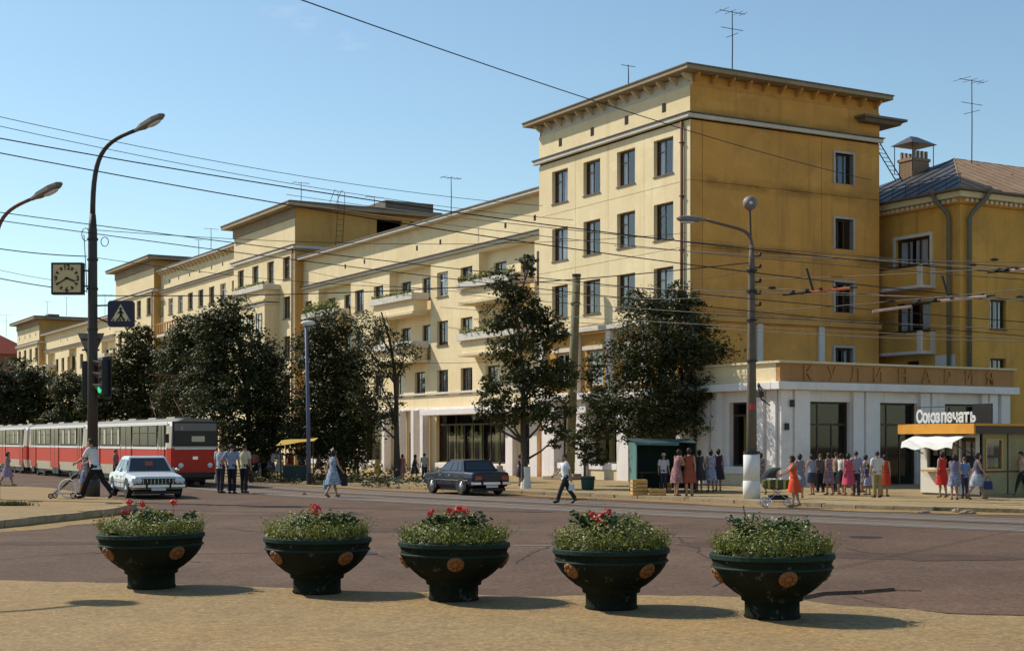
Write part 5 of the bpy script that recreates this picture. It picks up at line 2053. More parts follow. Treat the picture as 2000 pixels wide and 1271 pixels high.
for x0, y0, Z0, x1, y1, Z1, s in ((560, 395, 60, 2200, 560, 40, .3), (560, 380, 58, 2200, 535, 39, .3), (1466, 545, 53.5, 2200, 505, 38, .1), (1466, 560, 53.5, 2200, 590, 40, .1),
                                  (1000, 548, 60, 2200, 585, 40, .15), (900, 575, 65, 2200, 652, 42, .15), (860, 600, 70, 2200, 668, 43, .15), (1466, 610, 53.5, 2200, 545, 37, .05),
                                  (1200, 480, 62, 2200, 512, 44, .2), (1330, 470, 66, 2200, 535, 45, .2), (1380, 640, 60, 2200, 670, 45, .12)):
    rows3.append((y0 + (y1 - y0) * (1650 - x0) / (x1 - x0), (x0, y0, Z0, x1, y1, Z1, s)))
ORD = ('topmost', 'second from the top', 'third from the top', 'fourth from the top', 'fifth from the top', 'middle one', 'fifth from the bottom', 'fourth from the bottom', 'third from the bottom', 'second from the bottom', 'lowest')
for k_, (_, (x0, y0, Z0, x1, y1, Z1, s)) in enumerate(sorted(rows3)):
    pw(x0, y0, Z0, x1, y1, Z1, sag=s, label='thin dark contact wire, ' + ORD[k_] + ' of those before the shaded end wall', grp=g3, mat='copper_wire', r=.013)
pw(1100, 700, 74, 560, 700, 84, sag=.25, r=.012, label='low wire between the left trees and the leaning post')
wire(PB3 + Vector((0, 0, 7.9)), W(1352, 545, 66), .1, .012, label='short forked guy wire from the right lamp post to the tree top')
wire(PB3 + Vector((0, 0, 7.2)), W(1352, 560, 66), .1, .012, label='lower short guy wire from the right lamp post to the tree top')
# trolleybus switches and section insulators hanging in the wires
def switch(pts, Z, label, mats, stem=None):
    p0, p1 = W(*pts[0], Z), W(*pts[1], Z - .6)
    c = (p0 + p1) / 2
    rt = thing('wire_switch', label, 'overhead switch', c, 0, 'trolley wire switches')
    d = p1 - p0
    for k, off in enumerate((-.16, .16)):
        a, b = p0 - c + Vector((0, off, .03 * k)), p1 - c + Vector((0, off, .03 * k))
        mb = MB()
        mb.tube([a, a.lerp(b, .45)], .032, 6)
        mb.build('black_bar', M['iron'], rt)
        mb = MB()
        mb.tube([a.lerp(b, .38), a.lerp(b, .9)], .048, 6)
        mb.build('insulating_bar', M[mats], rt)
        mb = MB()
        mb.tube([a.lerp(b, .86), b], .026, 6)
        mb.build('end_bar', M['iron'], rt)
    for t in (.1, .3, .5, .7, .88):
        q = (p0 - c).lerp(p1 - c, t)
        part_box('yoke', M['iron'], rt, q.x - .05, q.x + .05, -.25, .25, q.z + .03, q.z + .10)
    if stem:
        q = (p0 - c).lerp(p1 - c, stem)
        mb = MB()
        mb.tube([q, q + Vector((-.22, 0, .75))], .04, 6)
        mb.build('hanger', M['iron'], rt)
    return rt
switch(((1530, 577), (1672, 562)), 46, 'orange and black wire switch hanging before the shaded end wall window', 'insulator', .42)
switch(((1770, 595), (1940, 578)), 45, 'long pale red wire switch hanging before the downpipes of the yellow house', 'insulator_pale', .5)
switch(((1932, 533), (2030, 524)), 44, 'pale wire switch cut by the right picture edge', 'insulator_pale')
mb = MB()
a, b = W(1704, 608, 45), W(1780, 598, 45)
mb.tube([Vector((0, 0, 0)), b - a], .05, 6)
o = mb.build('wire_insulator', M['insulator_pale'], None, a)
tag(o, 'white rod insulator at the left end of the long pale switch', 'insulator')
for x, y, w_ in ((1508, 562, 'left of the orange switch'), (1740, 588, 'just above the white rod insulator'), (1942, 507, 'above the switch cut by the right edge'), (1900, 517, 'right of the yellow house downpipes'), (1992, 580, 'low at the right picture edge')):
    mb = MB()
    mb.ball((0, 0, 0), (.14, .05, .05), 8, 5)
    tag(mb.build('wire_insulator', M['iron'], None, W(x, y, 45)), 'small dark bead insulator on a contact wire, ' + w_, 'insulator', 'bead insulators on the wires')
# ================================================================== KIOSK
kc = G(1917, 970, .112)
kk = thing('newspaper_kiosk', 'olive and white newspaper kiosk with orange fascia and white lettering', 'kiosk', kc, YAW)
KL, KW, KH = 2.9, 6.5, 2.35              # along the street side (local y), along the right side (local x)
mb = MB()
f = street(0)
wall(mb, f, 0.08, KL, .08, KH, [(.25, 2.55, 1.0, 2.1)], .12, 1.0, 0, 1)
mb.build('serving_wall', [M['kiosk_white'], M['dark']], kk)
mb = MB()
wall(mb, nearside(0), .0, KW, .08, KH, [(.25, 1.0, .98, 2.0), (3.4, 4.6, .98, 2.0)], .1, .9, 0, 1)
shell(mb, .01, KW, .01, KL, .08, KH, near=False)
mb.build('end_wall', [M['kiosk_dark'], M['dark']], kk)
part_box('base', M['kerb'], kk, .05, KW, .05, KL, 0, .078)
for a in (0.0, 1.3, 2.6, 3.9, 5.2):
    part_box('panel_strip', M['frame_brown'], kk, a + .0, a + .05, -.025, -.001, .08, KH)
part_box('panel_strip', M['frame_brown'], kk, .0, KW, -.02, -.0015, .86, .92)
for a, b in ((.25, 1.0), (3.4, 4.6)):
    mbw = MB()
    w, h = b - a, 1.02
    mbw.box(a - .06, a, -.035, -.002, .92, 2.06)
    mbw.box(b, b + .06, -.035, -.002, .92, 2.06)
    mbw.box(a, b, -.035, -.002, 2.0, 2.06)
    mbw.box(a, b, -.035, -.002, .921, .98)
    o = mbw.build('window', M['wood'], kk)
    part_box('pane', M['pane'], o, a, b, .03, .036, .98, 2.0)
    for k in range(5):
        part_box('magazine', cloth((R.uniform(.2, .6), R.uniform(.2, .5), R.uniform(.15, .5))), o, a + .06 + (b - a) * .3 * (k % 3), a + .25 + (b - a) * .3 * (k % 3), .10, .11, 1.05 + .42 * (k // 3), 1.38 + .42 * (k // 3))
mbw = MB()
for y in (.18, .95, 1.75, 2.55):
    mbw.box(-.03, .04, y, y + .07, 1.0, 2.1)
mbw.box(-.035, .04, .18, 2.62, .93, 1.0)
mbw.box(-.03, .04, .18, 2.62, 2.1, 2.16)
o = mbw.build('window', M['frame_white'], kk)
part_box('pane', M['pane'], o, .05, .056, .25, 2.55, 1.0, 2.1)
part_box('counter', M['wood'], kk, -.3, .1, .2, 2.6, .86, .925)
for k in range(7):
    part_box('newspaper', M['white_paint'] if k % 2 else cloth((.4, .35, .3)), o, .12, .125, .3 + .31 * k, .52 + .31 * k, 1.45, 1.95)
part_box('roof', M['frame_brown'], kk, -.5, KW + .1, -.12, KL + .45, KH + .0, KH + .06)
part_box('fascia', M['kiosk_orange'], kk, -.6, -.52, -.2, KL + .55, KH - .12, KH + .24)
part_box('fascia', M['frame_brown'], kk, -.518, KW + .15, -.2, -.13, KH - .12, KH + .24)
part_box('fascia_edge', M['kiosk_orange'], kk, -.518, KW + .15, -.215, -.201, KH + .16, KH + .24)
# lettering on the roof
sgn = MB()
sgn.box(-.06, -.02, .05, .9, 0.3, .98)
sgn = part_box('letter_rail', M['iron'], kk, -.25, -.2, .2, KL, KH + .27, KH + .30)
part_box('letter_rail', M['iron'], kk, -.25, -.2, .2, KL, KH + .84, KH + .87)
part_box('sign_panel', M['dark'], kk, .35, .4, -.15, .75, KH + .24, KH + .95)
word = 'Союзпечать'
widths = {'С': .30, 'ю': .36}
tot = KL - .1
ps = []
x = 0
for ch_ in word:
    ps.append(x)
    x += {'С': 1.15, 'ю': 1.3}.get(ch_, 1.0)
for ch_, q in zip(word, ps):
    me = text_mesh(ch_, .62, .015, M['white_paint'], 'LEFT', .022)
    o = place('letter', me, kk, (-.27, KL - .05 - q * (KL - .05) / x, KH + .30))
    o.rotation_euler = (pi / 2, 0, -pi / 2)
    o.scale = (.78, 1, 1)
# white cloth awning
aw = MB()
n = 14
for i in range(n):
    y0, y1 = .3 + 2.45 * i / n, .3 + 2.45 * (i + 1) / n
    w0, w1 = .05 * sin(i * 1.1), .05 * sin((i + 1) * 1.1)
    rows_ = lambda y, wv: [Vector((-.02, y, 2.28)), Vector((-.55, y + .02, 2.12 + wv * .4)), Vector((-1.05, y + .05, 1.92 + wv)), Vector((-1.10, y + .05, 1.70 + wv))]
    A, B = rows_(y0, w0), rows_(y1, w1)
    for j in range(3):
        aw.face([A[j], B[j], B[j + 1], A[j + 1]])
o = aw.build('awning', M['cloth_white'], kk)
md = o.modifiers.new('thickness', 'SOLIDIFY')
md.thickness = .015
mb = MB()
for y in (.35, 2.75):
    mb.tube([(-.02, y, 1.5), (-1.03, y + .05, 1.9)], .018, 5)
mb.build('awning_strut', M['iron'], kk)

# ================================================================== MARKET STALLS AND CRATES
sc_ = G(1244, 962, .112)
ms = thing('market_stall', 'green tarpaulin market stall open to the street under the large front tree', 'market stall', sc_, radians(3))
SWd, SD, SH_ = 2.25, 2.0, 1.92
for x, y in ((0, 0), (SWd, 0), (0, SD), (SWd, SD)):
    mb = MB()
    mb.tube([(x, y, 0), (x, y, SH_)], .03, 6)
    mb.build('frame_leg', M['iron'], ms)
def cloth_panel(name, mat, P00, P10, P11, P01, sagv, parent, nx=8, ny=5, th=.012):
    mb = MB()
    g_ = []
    for j in range(ny + 1):
        row = []
        for i in range(nx + 1):
            u, v = i / nx, j / ny
            p = (Vector(P00) * (1 - u) + Vector(P10) * u) * (1 - v) + (Vector(P01) * (1 - u) + Vector(P11) * u) * v
            row.append(p + Vector(sagv) * (sin(pi * u) * sin(pi * v) + .25 * sin(7 * u + 3 * v)))
        g_.append(row)
    for j in range(ny):
        for i in range(nx):
            mb.face([g_[j][i], g_[j][i + 1], g_[j + 1][i + 1], g_[j + 1][i]])
    o = mb.build(name, mat, parent)
    md = o.modifiers.new('thickness', 'SOLIDIFY')
    md.thickness = th
    return o
cloth_panel('side_curtain', M['tarp'], (-.03, -.1, .1), (-.03, SD, .1), (-.03, SD, SH_), (-.03, -.1, SH_), (.08, 0, 0), ms)
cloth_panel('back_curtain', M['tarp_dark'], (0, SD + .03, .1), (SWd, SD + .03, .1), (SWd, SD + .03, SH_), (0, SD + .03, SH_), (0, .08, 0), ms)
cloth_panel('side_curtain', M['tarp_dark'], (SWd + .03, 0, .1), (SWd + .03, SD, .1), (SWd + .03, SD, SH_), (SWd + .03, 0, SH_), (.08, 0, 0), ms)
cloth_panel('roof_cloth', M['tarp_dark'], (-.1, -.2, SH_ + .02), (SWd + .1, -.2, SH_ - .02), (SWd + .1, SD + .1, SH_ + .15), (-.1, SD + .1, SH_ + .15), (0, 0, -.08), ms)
cloth_panel('valance', M['tarp'], (-.1, -.21, SH_ - .10), (SWd * .7, -.21, SH_ - .12), (SWd * .7, -.2, SH_), (-.1, -.2, SH_), (0, -.03, .02), ms)
part_box('counter', M['wood_dark'], ms, .2, SWd - .1, .9, 1.4, .72, .78)
for x in (.3, SWd - .25):
    part_box('counter_leg', M['wood_dark'], ms, x, x + .06, 1.0, 1.06, 0, .718)
def crate(x, y, w, d, h, rz, label, slats=4):
    rt = thing('fruit_crate', label, 'crate', G(x, y, .112), rz, 'crates beside the market stall')
    sh = h / slats
    sl = {}
    for k in range(slats):
        z0, z1 = k * sh + .01, (k + 1) * sh - .02
        for a in (((-w / 2, w / 2), (-d / 2, -d / 2 + .02)), ((-w / 2, w / 2), (d / 2 - .02, d / 2)), ((-w / 2, -w / 2 + .02), (-d / 2 + .02, d / 2 - .02)), ((w / 2 - .02, w / 2), (-d / 2 + .02, d / 2 - .02))):
            part_box('slat', M['wood'], rt, a[0][0], a[0][1], a[1][0], a[1][1], z0, z1)
    for sx in (-1, 1):
        for sy in (-1, 1):
            part_box('corner_post', M['wood'], rt, min(sx * (w / 2 - .02), sx * (w / 2 - .06)), max(sx * (w / 2 - .02), sx * (w / 2 - .06)), min(sy * (d / 2 - .02), sy * (d / 2 - .06)), max(sy * (d / 2 - .02), sy * (d / 2 - .06)), 0, h + .01)
    part_box('bottom_board', M['wood'], rt, -w / 2 + .02, w / 2 - .02, -d / 2 + .02, d / 2 - .02, .01, .03)
    if slats > 2:
        part_box('lid_board', M['wood'], rt, -w / 2, w / 2, -d / 2, d / 2, h - .018, h + .0)
    return rt
crate(1248, 966, .55, .45, .56, .1, 'tall yellow wooden crate before the light green stall curtain', 4)
crate(1284, 967, .62, .4, .26, -.08, 'low yellow wooden crate on the pavement in front of the stall vendor', 2)
crate(1300, 960, .4, .35, .36, .2, 'small yellow wooden crate behind the low one', 3)
# yellow canopy stall in the trees' shade at the left
ys_b = G(548, 941, .112)
ys = thing('market_stall', 'market stall under a slanting yellow canopy in the shade of the left trees', 'market stall', ys_b)
for x in (0, 1.35):
    for y, h in ((0, 1.85), (1.6, 2.2)):
        mb = MB()
        mb.tube([(x, y, 0), (x, y, h)], .03, 6)
        mb.build('frame_leg', M['iron'], ys)
cloth_panel('canopy', M['yellow_cloth'], (-.2, -.2, 1.75), (1.6, -.2, 1.98), (1.6, 1.5, 2.12), (-.2, 1.5, 2.0), (0, 0, -.08), ys)
part_box('counter', M['wood_dark'], ys, .1, 1.3, .1, .6, .75, .82)
part_box('counter_front', M['tarp_dark'], ys, .1, 1.3, .1, .13, .05, .748)
ks2 = G(500, 934, .112)
wb = thing('drinks_cart', 'white sales cart under the left trees near the tram front', 'cart', ks2)
part_box('box', M['white_paint'], wb, -.35, .75, 0, .7, .25, 1.35, .04)
part_box('lid', M['galv'], wb, -.38, .78, -.03, .73, 1.351, 1.42, .02)
for x in (-.2, .6):
    w = MB()
    w.lathe([(.02, 0), (.22, 0), (.24, .03), (.22, .06), (.02, .06)], 14, Matrix.Translation((x, -.06, .24)) @ Matrix.Rotation(pi / 2, 4, 'X'))
    w.build('wheel', M['rubber'], wb)
mb = MB()
mb.tube([(.2, .35, 1.4), (.2, .35, 2.3)], .025, 6)
mb.build('pole', M['iron'], wb)
mb = MB()
mb.lathe([(1.0, 2.15), (.6, 2.38), (.02, 2.5)], 10, Matrix.Translation((.2, .35, 0)))
mb.build('parasol', M['white_paint'], wb)
# teal litter bin by the young tree
b_ = G(1148, 956, .112)
tb_ = thing('litter_bin', 'teal litter bin on the pavement under the thin drooping tree', 'bin', b_)
mb = MB()
mb.lathe([(.20, 0), (.25, .05), (.28, .48), (.30, .50), (.30, .54), (.26, .55), (.25, .3)], 16)
mb.build('bucket', M['bin'], tb_, smooth=True)
mb = MB()
mb.lathe([(.305, .42), (.305, .46)], 16)
mb.build('hoop', M['iron'], tb_)
# low stone kerb of the shop steps
st2 = thing('shop_step', 'low dark stone step before the shop pilasters behind the walking man', 'step', fp(8.9, -1.4, .112), YAW)
part_box('slab', M['stone'], st2, -.5, .5, -1.2, 1.2, 0, .16, .02)
part_box('slab', M['stone'], st2, .0, .5, -1.0, 1.0, .163, .3, .02)

# ================================================================== PLANTERS
def planter_meshes():
    d = {}
    mb = MB()
    prof = [(.335, 0), (.35, .02), (.335, .05), (.335, .20), (.375, .215), (.38, .255), (.39, .27), (.46, .31), (.56, .39), (.645, .475), (.70, .555), (.725, .605), (.72, .63), (.735, .645), (.72, .66), (.735, .70), (.745, .72)]
    mb.lathe(prof, 40, cap=False)
    d['bowl'] = mb.mesh('bowl', M['planter'], True)
    mb = MB()
    mb.lathe([(.74, .721), (.765, .73), (.765, .78), (.75, .79), (.69, .79), (.68, .77), (.68, .66), (.02, .66)], 40, cap=False)
    d['rim'] = mb.mesh('rim', M['planter_rim'])
    mb = MB()
    mb.lathe([(.722, .605), (.748, .615), (.748, .632), (.722, .645)], 40, cap=False)
    d['band'] = mb.mesh('band', M['planter_rim'], True)
    mb = MB()
    # moulded rosette: disc with petals
    mb.lathe([(.115, 0), (.115, .02), (.09, .035), (.05, .03), (.04, .05), (.001, .06)], 16)
    for k in range(8):
        t = 2 * pi * k / 8
        mb.ball((.075 * cos(t), .075 * sin(t), .025), (.035, .035, .022), 6, 4)
    d['medallion'] = mb.mesh('medallion', M['medal'], True)
    mb = MB()
    mb.lathe([(.68, .70), (.4, .78), (.001, .82)], 24, cap=False)
    d['soil'] = mb.mesh('soil', M['soil'])
    return d
PM = planter_meshes()
PLZ = .03
bed_lf = None
def leaf_quad(mb, p, n, s, asp=.6, mi=0):
    a = n.orthogonal().normalized()
    b = n.cross(a)
    t = R.uniform(0, 2 * pi)
    a, b = a * cos(t) + b * sin(t), b * cos(t) - a * sin(t)
    mb.face([p - a * s, p - b * s * asp + a * s * .1, p + a * s, p + b * s * asp + a * s * .1], mi)
def planter(x, y, width, rot, reds, label_p, label_f, tall=0, hgt=.30, gshift=0, gn=34):
    ph_ = [R.uniform(0, 6.3) for _ in range(3)]
    wob = lambda a, rr: 1 + .16 * sin(3 * a + ph_[0] + 4 * rr) + .12 * sin(5 * a + ph_[1]) + .14 * sin(9 * rr + ph_[2])
    o = G(x, y, PLZ)
    o = Vector((o.x * 1.018, o.y * 1.018, PLZ))
    rt = thing('flower_planter', label_p, 'planter', o, radians(rot), 'flower planters along the pavement edge')
    sc = width / 2 * o.y / F / .765
    sz = .985
    rt.scale = (sc, sc, sc)
    rt.rotation_euler = (radians(R.uniform(-.9, .9)), radians(R.uniform(-.9, .9)), radians(rot))
    place('bowl', PM['bowl'], rt)
    place('rim', PM['rim'], rt)
    place('band', PM['band'], rt)
    place('soil', PM['soil'], rt)
    for k in range(4):
        t = pi / 2 * k - pi / 2
        m = place('medallion', PM['medallion'], rt)
        m.matrix_local = Matrix.Translation((.672 * cos(t), .672 * sin(t), .535)) @ Matrix.Rotation(t, 4, 'Z') @ Matrix.Rotation(radians(90 + 32), 4, 'Y') @ Matrix.Rotation(0, 4, 'Z')
    # plants: a mound of small bedding leaves, geranium leaves on top, blossoms
    fr = thing('flower_bed', label_f, 'flowers', o + Vector((0, 0, .745 * sc)), 0, 'flowers growing in the planters')
    mb = MB()
    rad = .70 * sc
    for k in range(4600):
        a = R.uniform(0, 2 * pi)
        rr = rad * sqrt(R.random()) * 1.03
        top = hgt * (1 - (rr / rad / 1.06) ** 2) ** .6 * R.uniform(.75, 1.12) * wob(a, rr) + .05
        z = top * R.uniform(.35, 1.0) if R.random() < .75 else top + R.uniform(0, .05)
        n = Vector((cos(a) * rr / rad * .8 + R.gauss(0, .5), sin(a) * rr / rad * .8 + R.gauss(0, .5), .8)).normalized()
        leaf_quad(mb, Vector((rr * cos(a), rr * sin(a), z)), n, R.uniform(.012, .030))
    for k in range(420):                    # wispy shoots round the edge
        a = R.uniform(0, 2 * pi)
        rr = rad * R.uniform(.85, 1.06)
        p = Vector((rr * cos(a), rr * sin(a), R.uniform(.05, .12)))
        q = p + Vector((R.gauss(0, .05) + .04 * cos(a), R.gauss(0, .05) + .04 * sin(a), R.uniform(.06, .22)))
        w = Vector((.004, 0, 0))
        mb.face([p - w, p + w, q])
        leaf_quad(mb, q, Vector((R.gauss(0, 1), R.gauss(0, 1), 1)).normalized(), R.uniform(.010, .02))
        leaf_quad(mb, q * .6 + p * .4, Vector((R.gauss(0, 1), R.gauss(0, 1), 1)).normalized(), R.uniform(.010, .02))
    f_ = mb.build('foliage', M['bed_leaf'], fr)
    f_['kind'] = 'stuff'
    mb = MB()
    for k in range(200):
        a = R.uniform(0, 2 * pi)
        rr = rad * sqrt(R.random()) * 1.0
        top = hgt * (1 - (rr / rad / 1.06) ** 2) ** .6 * R.uniform(.85, 1.12) * wob(a, rr) + .07
        n = Vector((R.gauss(0, .6), R.gauss(0, .6) - .3, .8)).normalized()
        leaf_quad(mb, Vector((rr * cos(a), rr * sin(a), top)), n, R.uniform(.008, .016), .9)
    f_ = mb.build('small_blossoms', M['pale_flower'], fr)
    f_['kind'] = 'stuff'
    mb = MB()
    for k in range(gn):                     # geranium clumps in the middle
        a = R.uniform(0, 2 * pi)
        rr = rad * .62 * sqrt(R.random())
        c = Vector((rr * cos(a) * 1.15 + gshift * rad, rr * sin(a) * .8, hgt * R.uniform(.8, 1.12) + .04))
        for q in range(9):
            n = Vector((R.gauss(0, .55), R.gauss(0, .55), 1)).normalized()
            p = c + Vector((R.gauss(0, .05), R.gauss(0, .05), R.gauss(0, .03)))
            s = R.uniform(.024, .042)
            a_ = n.orthogonal().normalized()
            b_ = n.cross(a_)
            mb.face([p + (a_ * cos(2 * pi * j / 7) + b_ * sin(2 * pi * j / 7)) * s * (1 if j else .3) + n * (.008 if j % 2 else 0) for j in range(7)])
    f_ = mb.build('geranium_leaves', M['geranium'], fr)
    f_['kind'] = 'stuff'
    for (dx, dz, s) in reds:
        mb = MB()
        c = Vector((dx * rad, R.uniform(-.3, .05) * rad, dz + .055))
        mb.tube([c - Vector((R.uniform(-.03, .03), 0, .2)), c], .005, 4)
        for q in range(26):
            v = Vector((R.gauss(0, 1), R.gauss(0, 1), R.gauss(.3, .8))).normalized()
            leaf_quad(mb, c + v * s * R.uniform(.5, 1) * Vector((1, 1, .75)).length / 1.6, v, .022, .9)
        mb.build('red_flower', M['red_flower'], fr)
    if tall:
        for x0, h, l in ((-.42, .50, -.06), (-.36, .42, .03), (-.12, .36, .05), (.18, .36, .03), (.62, .33, .02)):
            mb = MB()
            c = Vector((x0 * rad, 0, .1))
            mb.tube([c, c + Vector((l * .3, 0, h * .6)), c + Vector((l, 0, h))], [.008, .007, .005], 5)
            for q in range(5):
                leaf_quad(mb, c + Vector((l * R.random(), R.gauss(0, .02), h * R.uniform(.5, 1))), Vector((R.gauss(0, 1), -.6, R.gauss(0, .4))).normalized(), .045, .25)
            mb.build('tall_stalk', M['geranium'], fr)
    return rt
planter(296, 1152, 207, 45, [(-.42, .42, .055), (-.12, .40, .06), (.52, .42, .06), (-.55, .28, .045)], 'planter at the left end of the row, near the round shadow', 'low bed with three red heads in the leftmost planter', gshift=.18, hgt=.24)
planter(619, 1162, 211, 42, [(-.02, .38, .085), (.04, .37, .07)], 'second planter from the left, medallions at both flanks', 'flower bed with a single red head in the middle', hgt=.26)
planter(886, 1176, 219, 4, [(-.42, .36, .065), (-.08, .38, .06), (.10, .40, .07), (.22, .39, .07), (.03, .36, .06)], 'middle planter of the five, one medallion facing front', 'flower bed with a band of red heads across the middle planter', hgt=.29)
planter(1194, 1193, 229, 38, [(-.36, .40, .06), (-.20, .38, .05), (-.28, .33, .05), (-.06, .42, .06), (-.16, .30, .06)], 'second planter from the right, orange medallion on its left flank', 'mounded flower bed with red heads left of centre', hgt=.34, gn=24, gshift=-.15)
planter(1508, 1211, 243, 6, [(.38, .30, .03)], 'largest, rightmost planter with one brown medallion in front', 'pale flower bed with tall bare stalks in the rightmost planter', tall=1, hgt=.33, gn=22)

# ================================================================== TREES
def crown_mesh(lobes, n, size, seed, mat, bare=0.0):
    """lobes: (centre, (rx, ry, rz), weight); leaves gathered in clumps along twigs through the volume"""
    r = random.Random(seed)
    mb = MB()
    tot = sum(l[2] for l in lobes)
    n = int(n * 3.6)
    size *= .84
    for c, (rx, ry, rz), wt in lobes:
        m = int(n * wt / tot)
        per = 26
        for k in range(max(1, m // per)):
            d = Vector((r.gauss(0, 1), r.gauss(0, 1), r.gauss(0, 1))).normalized()
            q = r.random() ** .42
            cc = c + Vector((d.x * rx * q, d.y * ry * q, d.z * rz * q))
            cs = r.uniform(.26, .55) * min(1.0, (rx + rz) / 3.2)
            tilt = Vector((r.gauss(0, .4), r.gauss(0, .4), 1)).normalized()
            for j in range(per):
                v = Vector((r.gauss(0, 1), r.gauss(0, 1), r.gauss(0, .55)))
                p = cc + v * cs * .6
                nn = (tilt + Vector((r.gauss(0, .55), r.gauss(0, .55), r.gauss(0, .4))) + d * .3).normalized()
                s = size * r.uniform(.6, 1.15)
                a = nn.orthogonal().normalized()
                b = nn.cross(a)
                t = r.uniform(0, 2 * pi)
                a, b = a * cos(t) + b * sin(t), b * cos(t) - a * sin(t)
                mb.face([p - a * s, p - b * s * .62 - a * s * .15 - nn * s * .12, p + a * s, p + b * s * .62 - a * s * .15 - nn * s * .12])
    return mb.mesh('crown', mat)

def tree(label, base_px, Z, trunk_px, lobes_px, n, size, seed, mat='leaf', r0=.2, z0=.112, white=0.0, twigs=26, depth=1.0, grp='street trees before the terrace'):
    """everything measured off the photograph, but built round in depth at distance Z"""
    r = random.Random(seed)
    b = G(*base_px, z0) if Z is None else W(base_px[0], base_px[1], Z)
    Z = b.y
    rt = thing('street_tree', label, 'tree', (b.x, b.y, z0 if Z else 0), 0, grp)
    org = Vector((b.x, b.y, z0))
    pts = [Vector((0, 0, -.05))] + [W(x, y, Z) - org + Vector((0, r.uniform(-.15, .15), 0)) for x, y in trunk_px]
    mb = MB()
    k = len(pts)
    mb.tube(pts, [r0 * (1.25 if i == 0 else 1 - .75 * i / (k - 1)) for i in range(k)], 9)
    lobes = []
    for x, y, rx, rz in lobes_px:
        c = W(x, y, Z) - org
        m = Z / F
        rad = (rx + rz) / 2 * m * depth
        c.y += r.uniform(-.5, .5) * rad * .6
        lobes.append((c, (rx * m, rad, rz * m), rx * rz))
    # limbs towards every lobe
    for c, (rx, ry, rz), w in lobes:
        i = min(range(1, k), key=lambda q: (pts[q] - (c - Vector((0, 0, rz * .9)))).length)
        s = pts[max(1, i - 1)].lerp(pts[i], .5)
        mid = s.lerp(c, .5) + Vector((r.gauss(0, .15), r.gauss(0, .15), -.1))
        mb.tube([s, mid, c], [r0 * .38, r0 * .24, r0 * .1], 6)
        for q in range(max(2, twigs // len(lobes))):
            d = Vector((r.gauss(0, 1), r.gauss(0, 1), r.gauss(.2, .8))).normalized()
            e = c + Vector((d.x * rx, d.y * ry, d.z * rz)) * r.uniform(.7, 1.0)
            st = mid.lerp(c, r.random())
            mb.tube([st, st.lerp(e, .5) + Vector((0, 0, r.uniform(-.1, .15))), e], [r0 * .14, r0 * .09, r0 * .03], 4)
    mb.build('trunk', M['bark'], rt)
    if white:
        wm_ = MB()
        wm_.lathe([(r0 * 1.36, 0), (r0 * 1.14, white * .5), (r0 * 1.10, white)], 10)
        wm_.build('whitewashed_foot', M['white_paint'], rt)
    if n:
        place('crown', crown_mesh(lobes, n, size, seed + 1, M[mat]), rt)
    return rt
tree('large dark wide crowned tree before the corner block, over the green stall', (1298, 944), None, [(1300, 860), (1290, 760), (1300, 640), (1305, 560)],
     [(1270, 600, 62, 42), (1330, 585, 45, 40), (1300, 655, 105, 65), (1235, 705, 85, 55), (1360, 690, 70, 60), (1300, 765, 120, 60), (1385, 765, 55, 40), (1195, 790, 45, 40), (1250, 830, 85, 42), (1350, 820, 85, 40), (1410, 740, 30, 25), (1165, 830, 40, 35)],
     10200, .105, 11, 'leaf2', .19, twigs=50)
tree('open crowned tree with a whitewashed foot in front of the shop canopy', (1027, 953), None, [(1024, 900), (1022, 830), (1022, 740), (1012, 640), (1000, 560)],
     [(985, 555, 36, 34), (1020, 590, 40, 40), (985, 625, 45, 35), (1050, 620, 30, 40), (1005, 680, 62, 38), (1075, 650, 40, 40), (1045, 735, 75, 40), (960, 765, 42, 32), (1000, 800, 60, 32), (1070, 800, 50, 45), (945, 805, 26, 18), (1090, 850, 22, 24), (1085, 730, 50, 35), (1035, 520, 22, 25)],
     4600, .105, 12, 'leaf3', .17, white=.9, twigs=60)
tree('young drooping tree by the teal bin and the leaning post', (1142, 948), None, [(1142, 900), (1143, 870), (1140, 840)],
     [(1150, 880, 32, 26), (1128, 850, 24, 24), (1170, 895, 20, 16), (1160, 720, 24, 26), (1155, 780, 26, 36)], 1100, .09, 13, 'leaf2', .06, twigs=18)
tree('half bare tree with thin curving twigs beside the dense left trees', (776, 938), None, [(775, 860), (774, 780), (770, 720), (760, 660), (745, 610)],
     [(735, 640, 42, 38), (705, 670, 30, 40), (790, 690, 40, 40), (730, 720, 50, 45), (760, 800, 30, 40), (710, 790, 40, 40)], 1700, .09, 14, 'leaf3', .16, twigs=110, white=.8)
tree('dense dark tree behind the slim blue lamp post', (668, 936), None, [(665, 860), (660, 760), (650, 660)],
     [(640, 640, 55, 38), (620, 690, 62, 50), (680, 720, 50, 50), (640, 780, 85, 60), (700, 820, 55, 60), (610, 850, 70, 45), (670, 880, 60, 40)], 7600, .115, 15, 'leaf2', .2, twigs=40)
tree('broad dark tree filling the space between tram front and blue lamp post', (492, 934), None, [(490, 860), (480, 760), (465, 660)],
     [(455, 620, 50, 42), (420, 650, 45, 50), (470, 690, 80, 55), (520, 740, 55, 65), (400, 730, 55, 50), (450, 790, 95, 65), (540, 830, 50, 60), (500, 860, 70, 40)], 9200, .12, 16, 'leaf2', .22, twigs=40)
tree('bushy tree rising above the leading tram car', (380, 905), 84, [(380, 830), (375, 760), (370, 680)],
     [(380, 650, 45, 40), (350, 700, 50, 50), (400, 730, 50, 60), (360, 780, 60, 45)], 4600, .13, 17, 'leaf', .2)
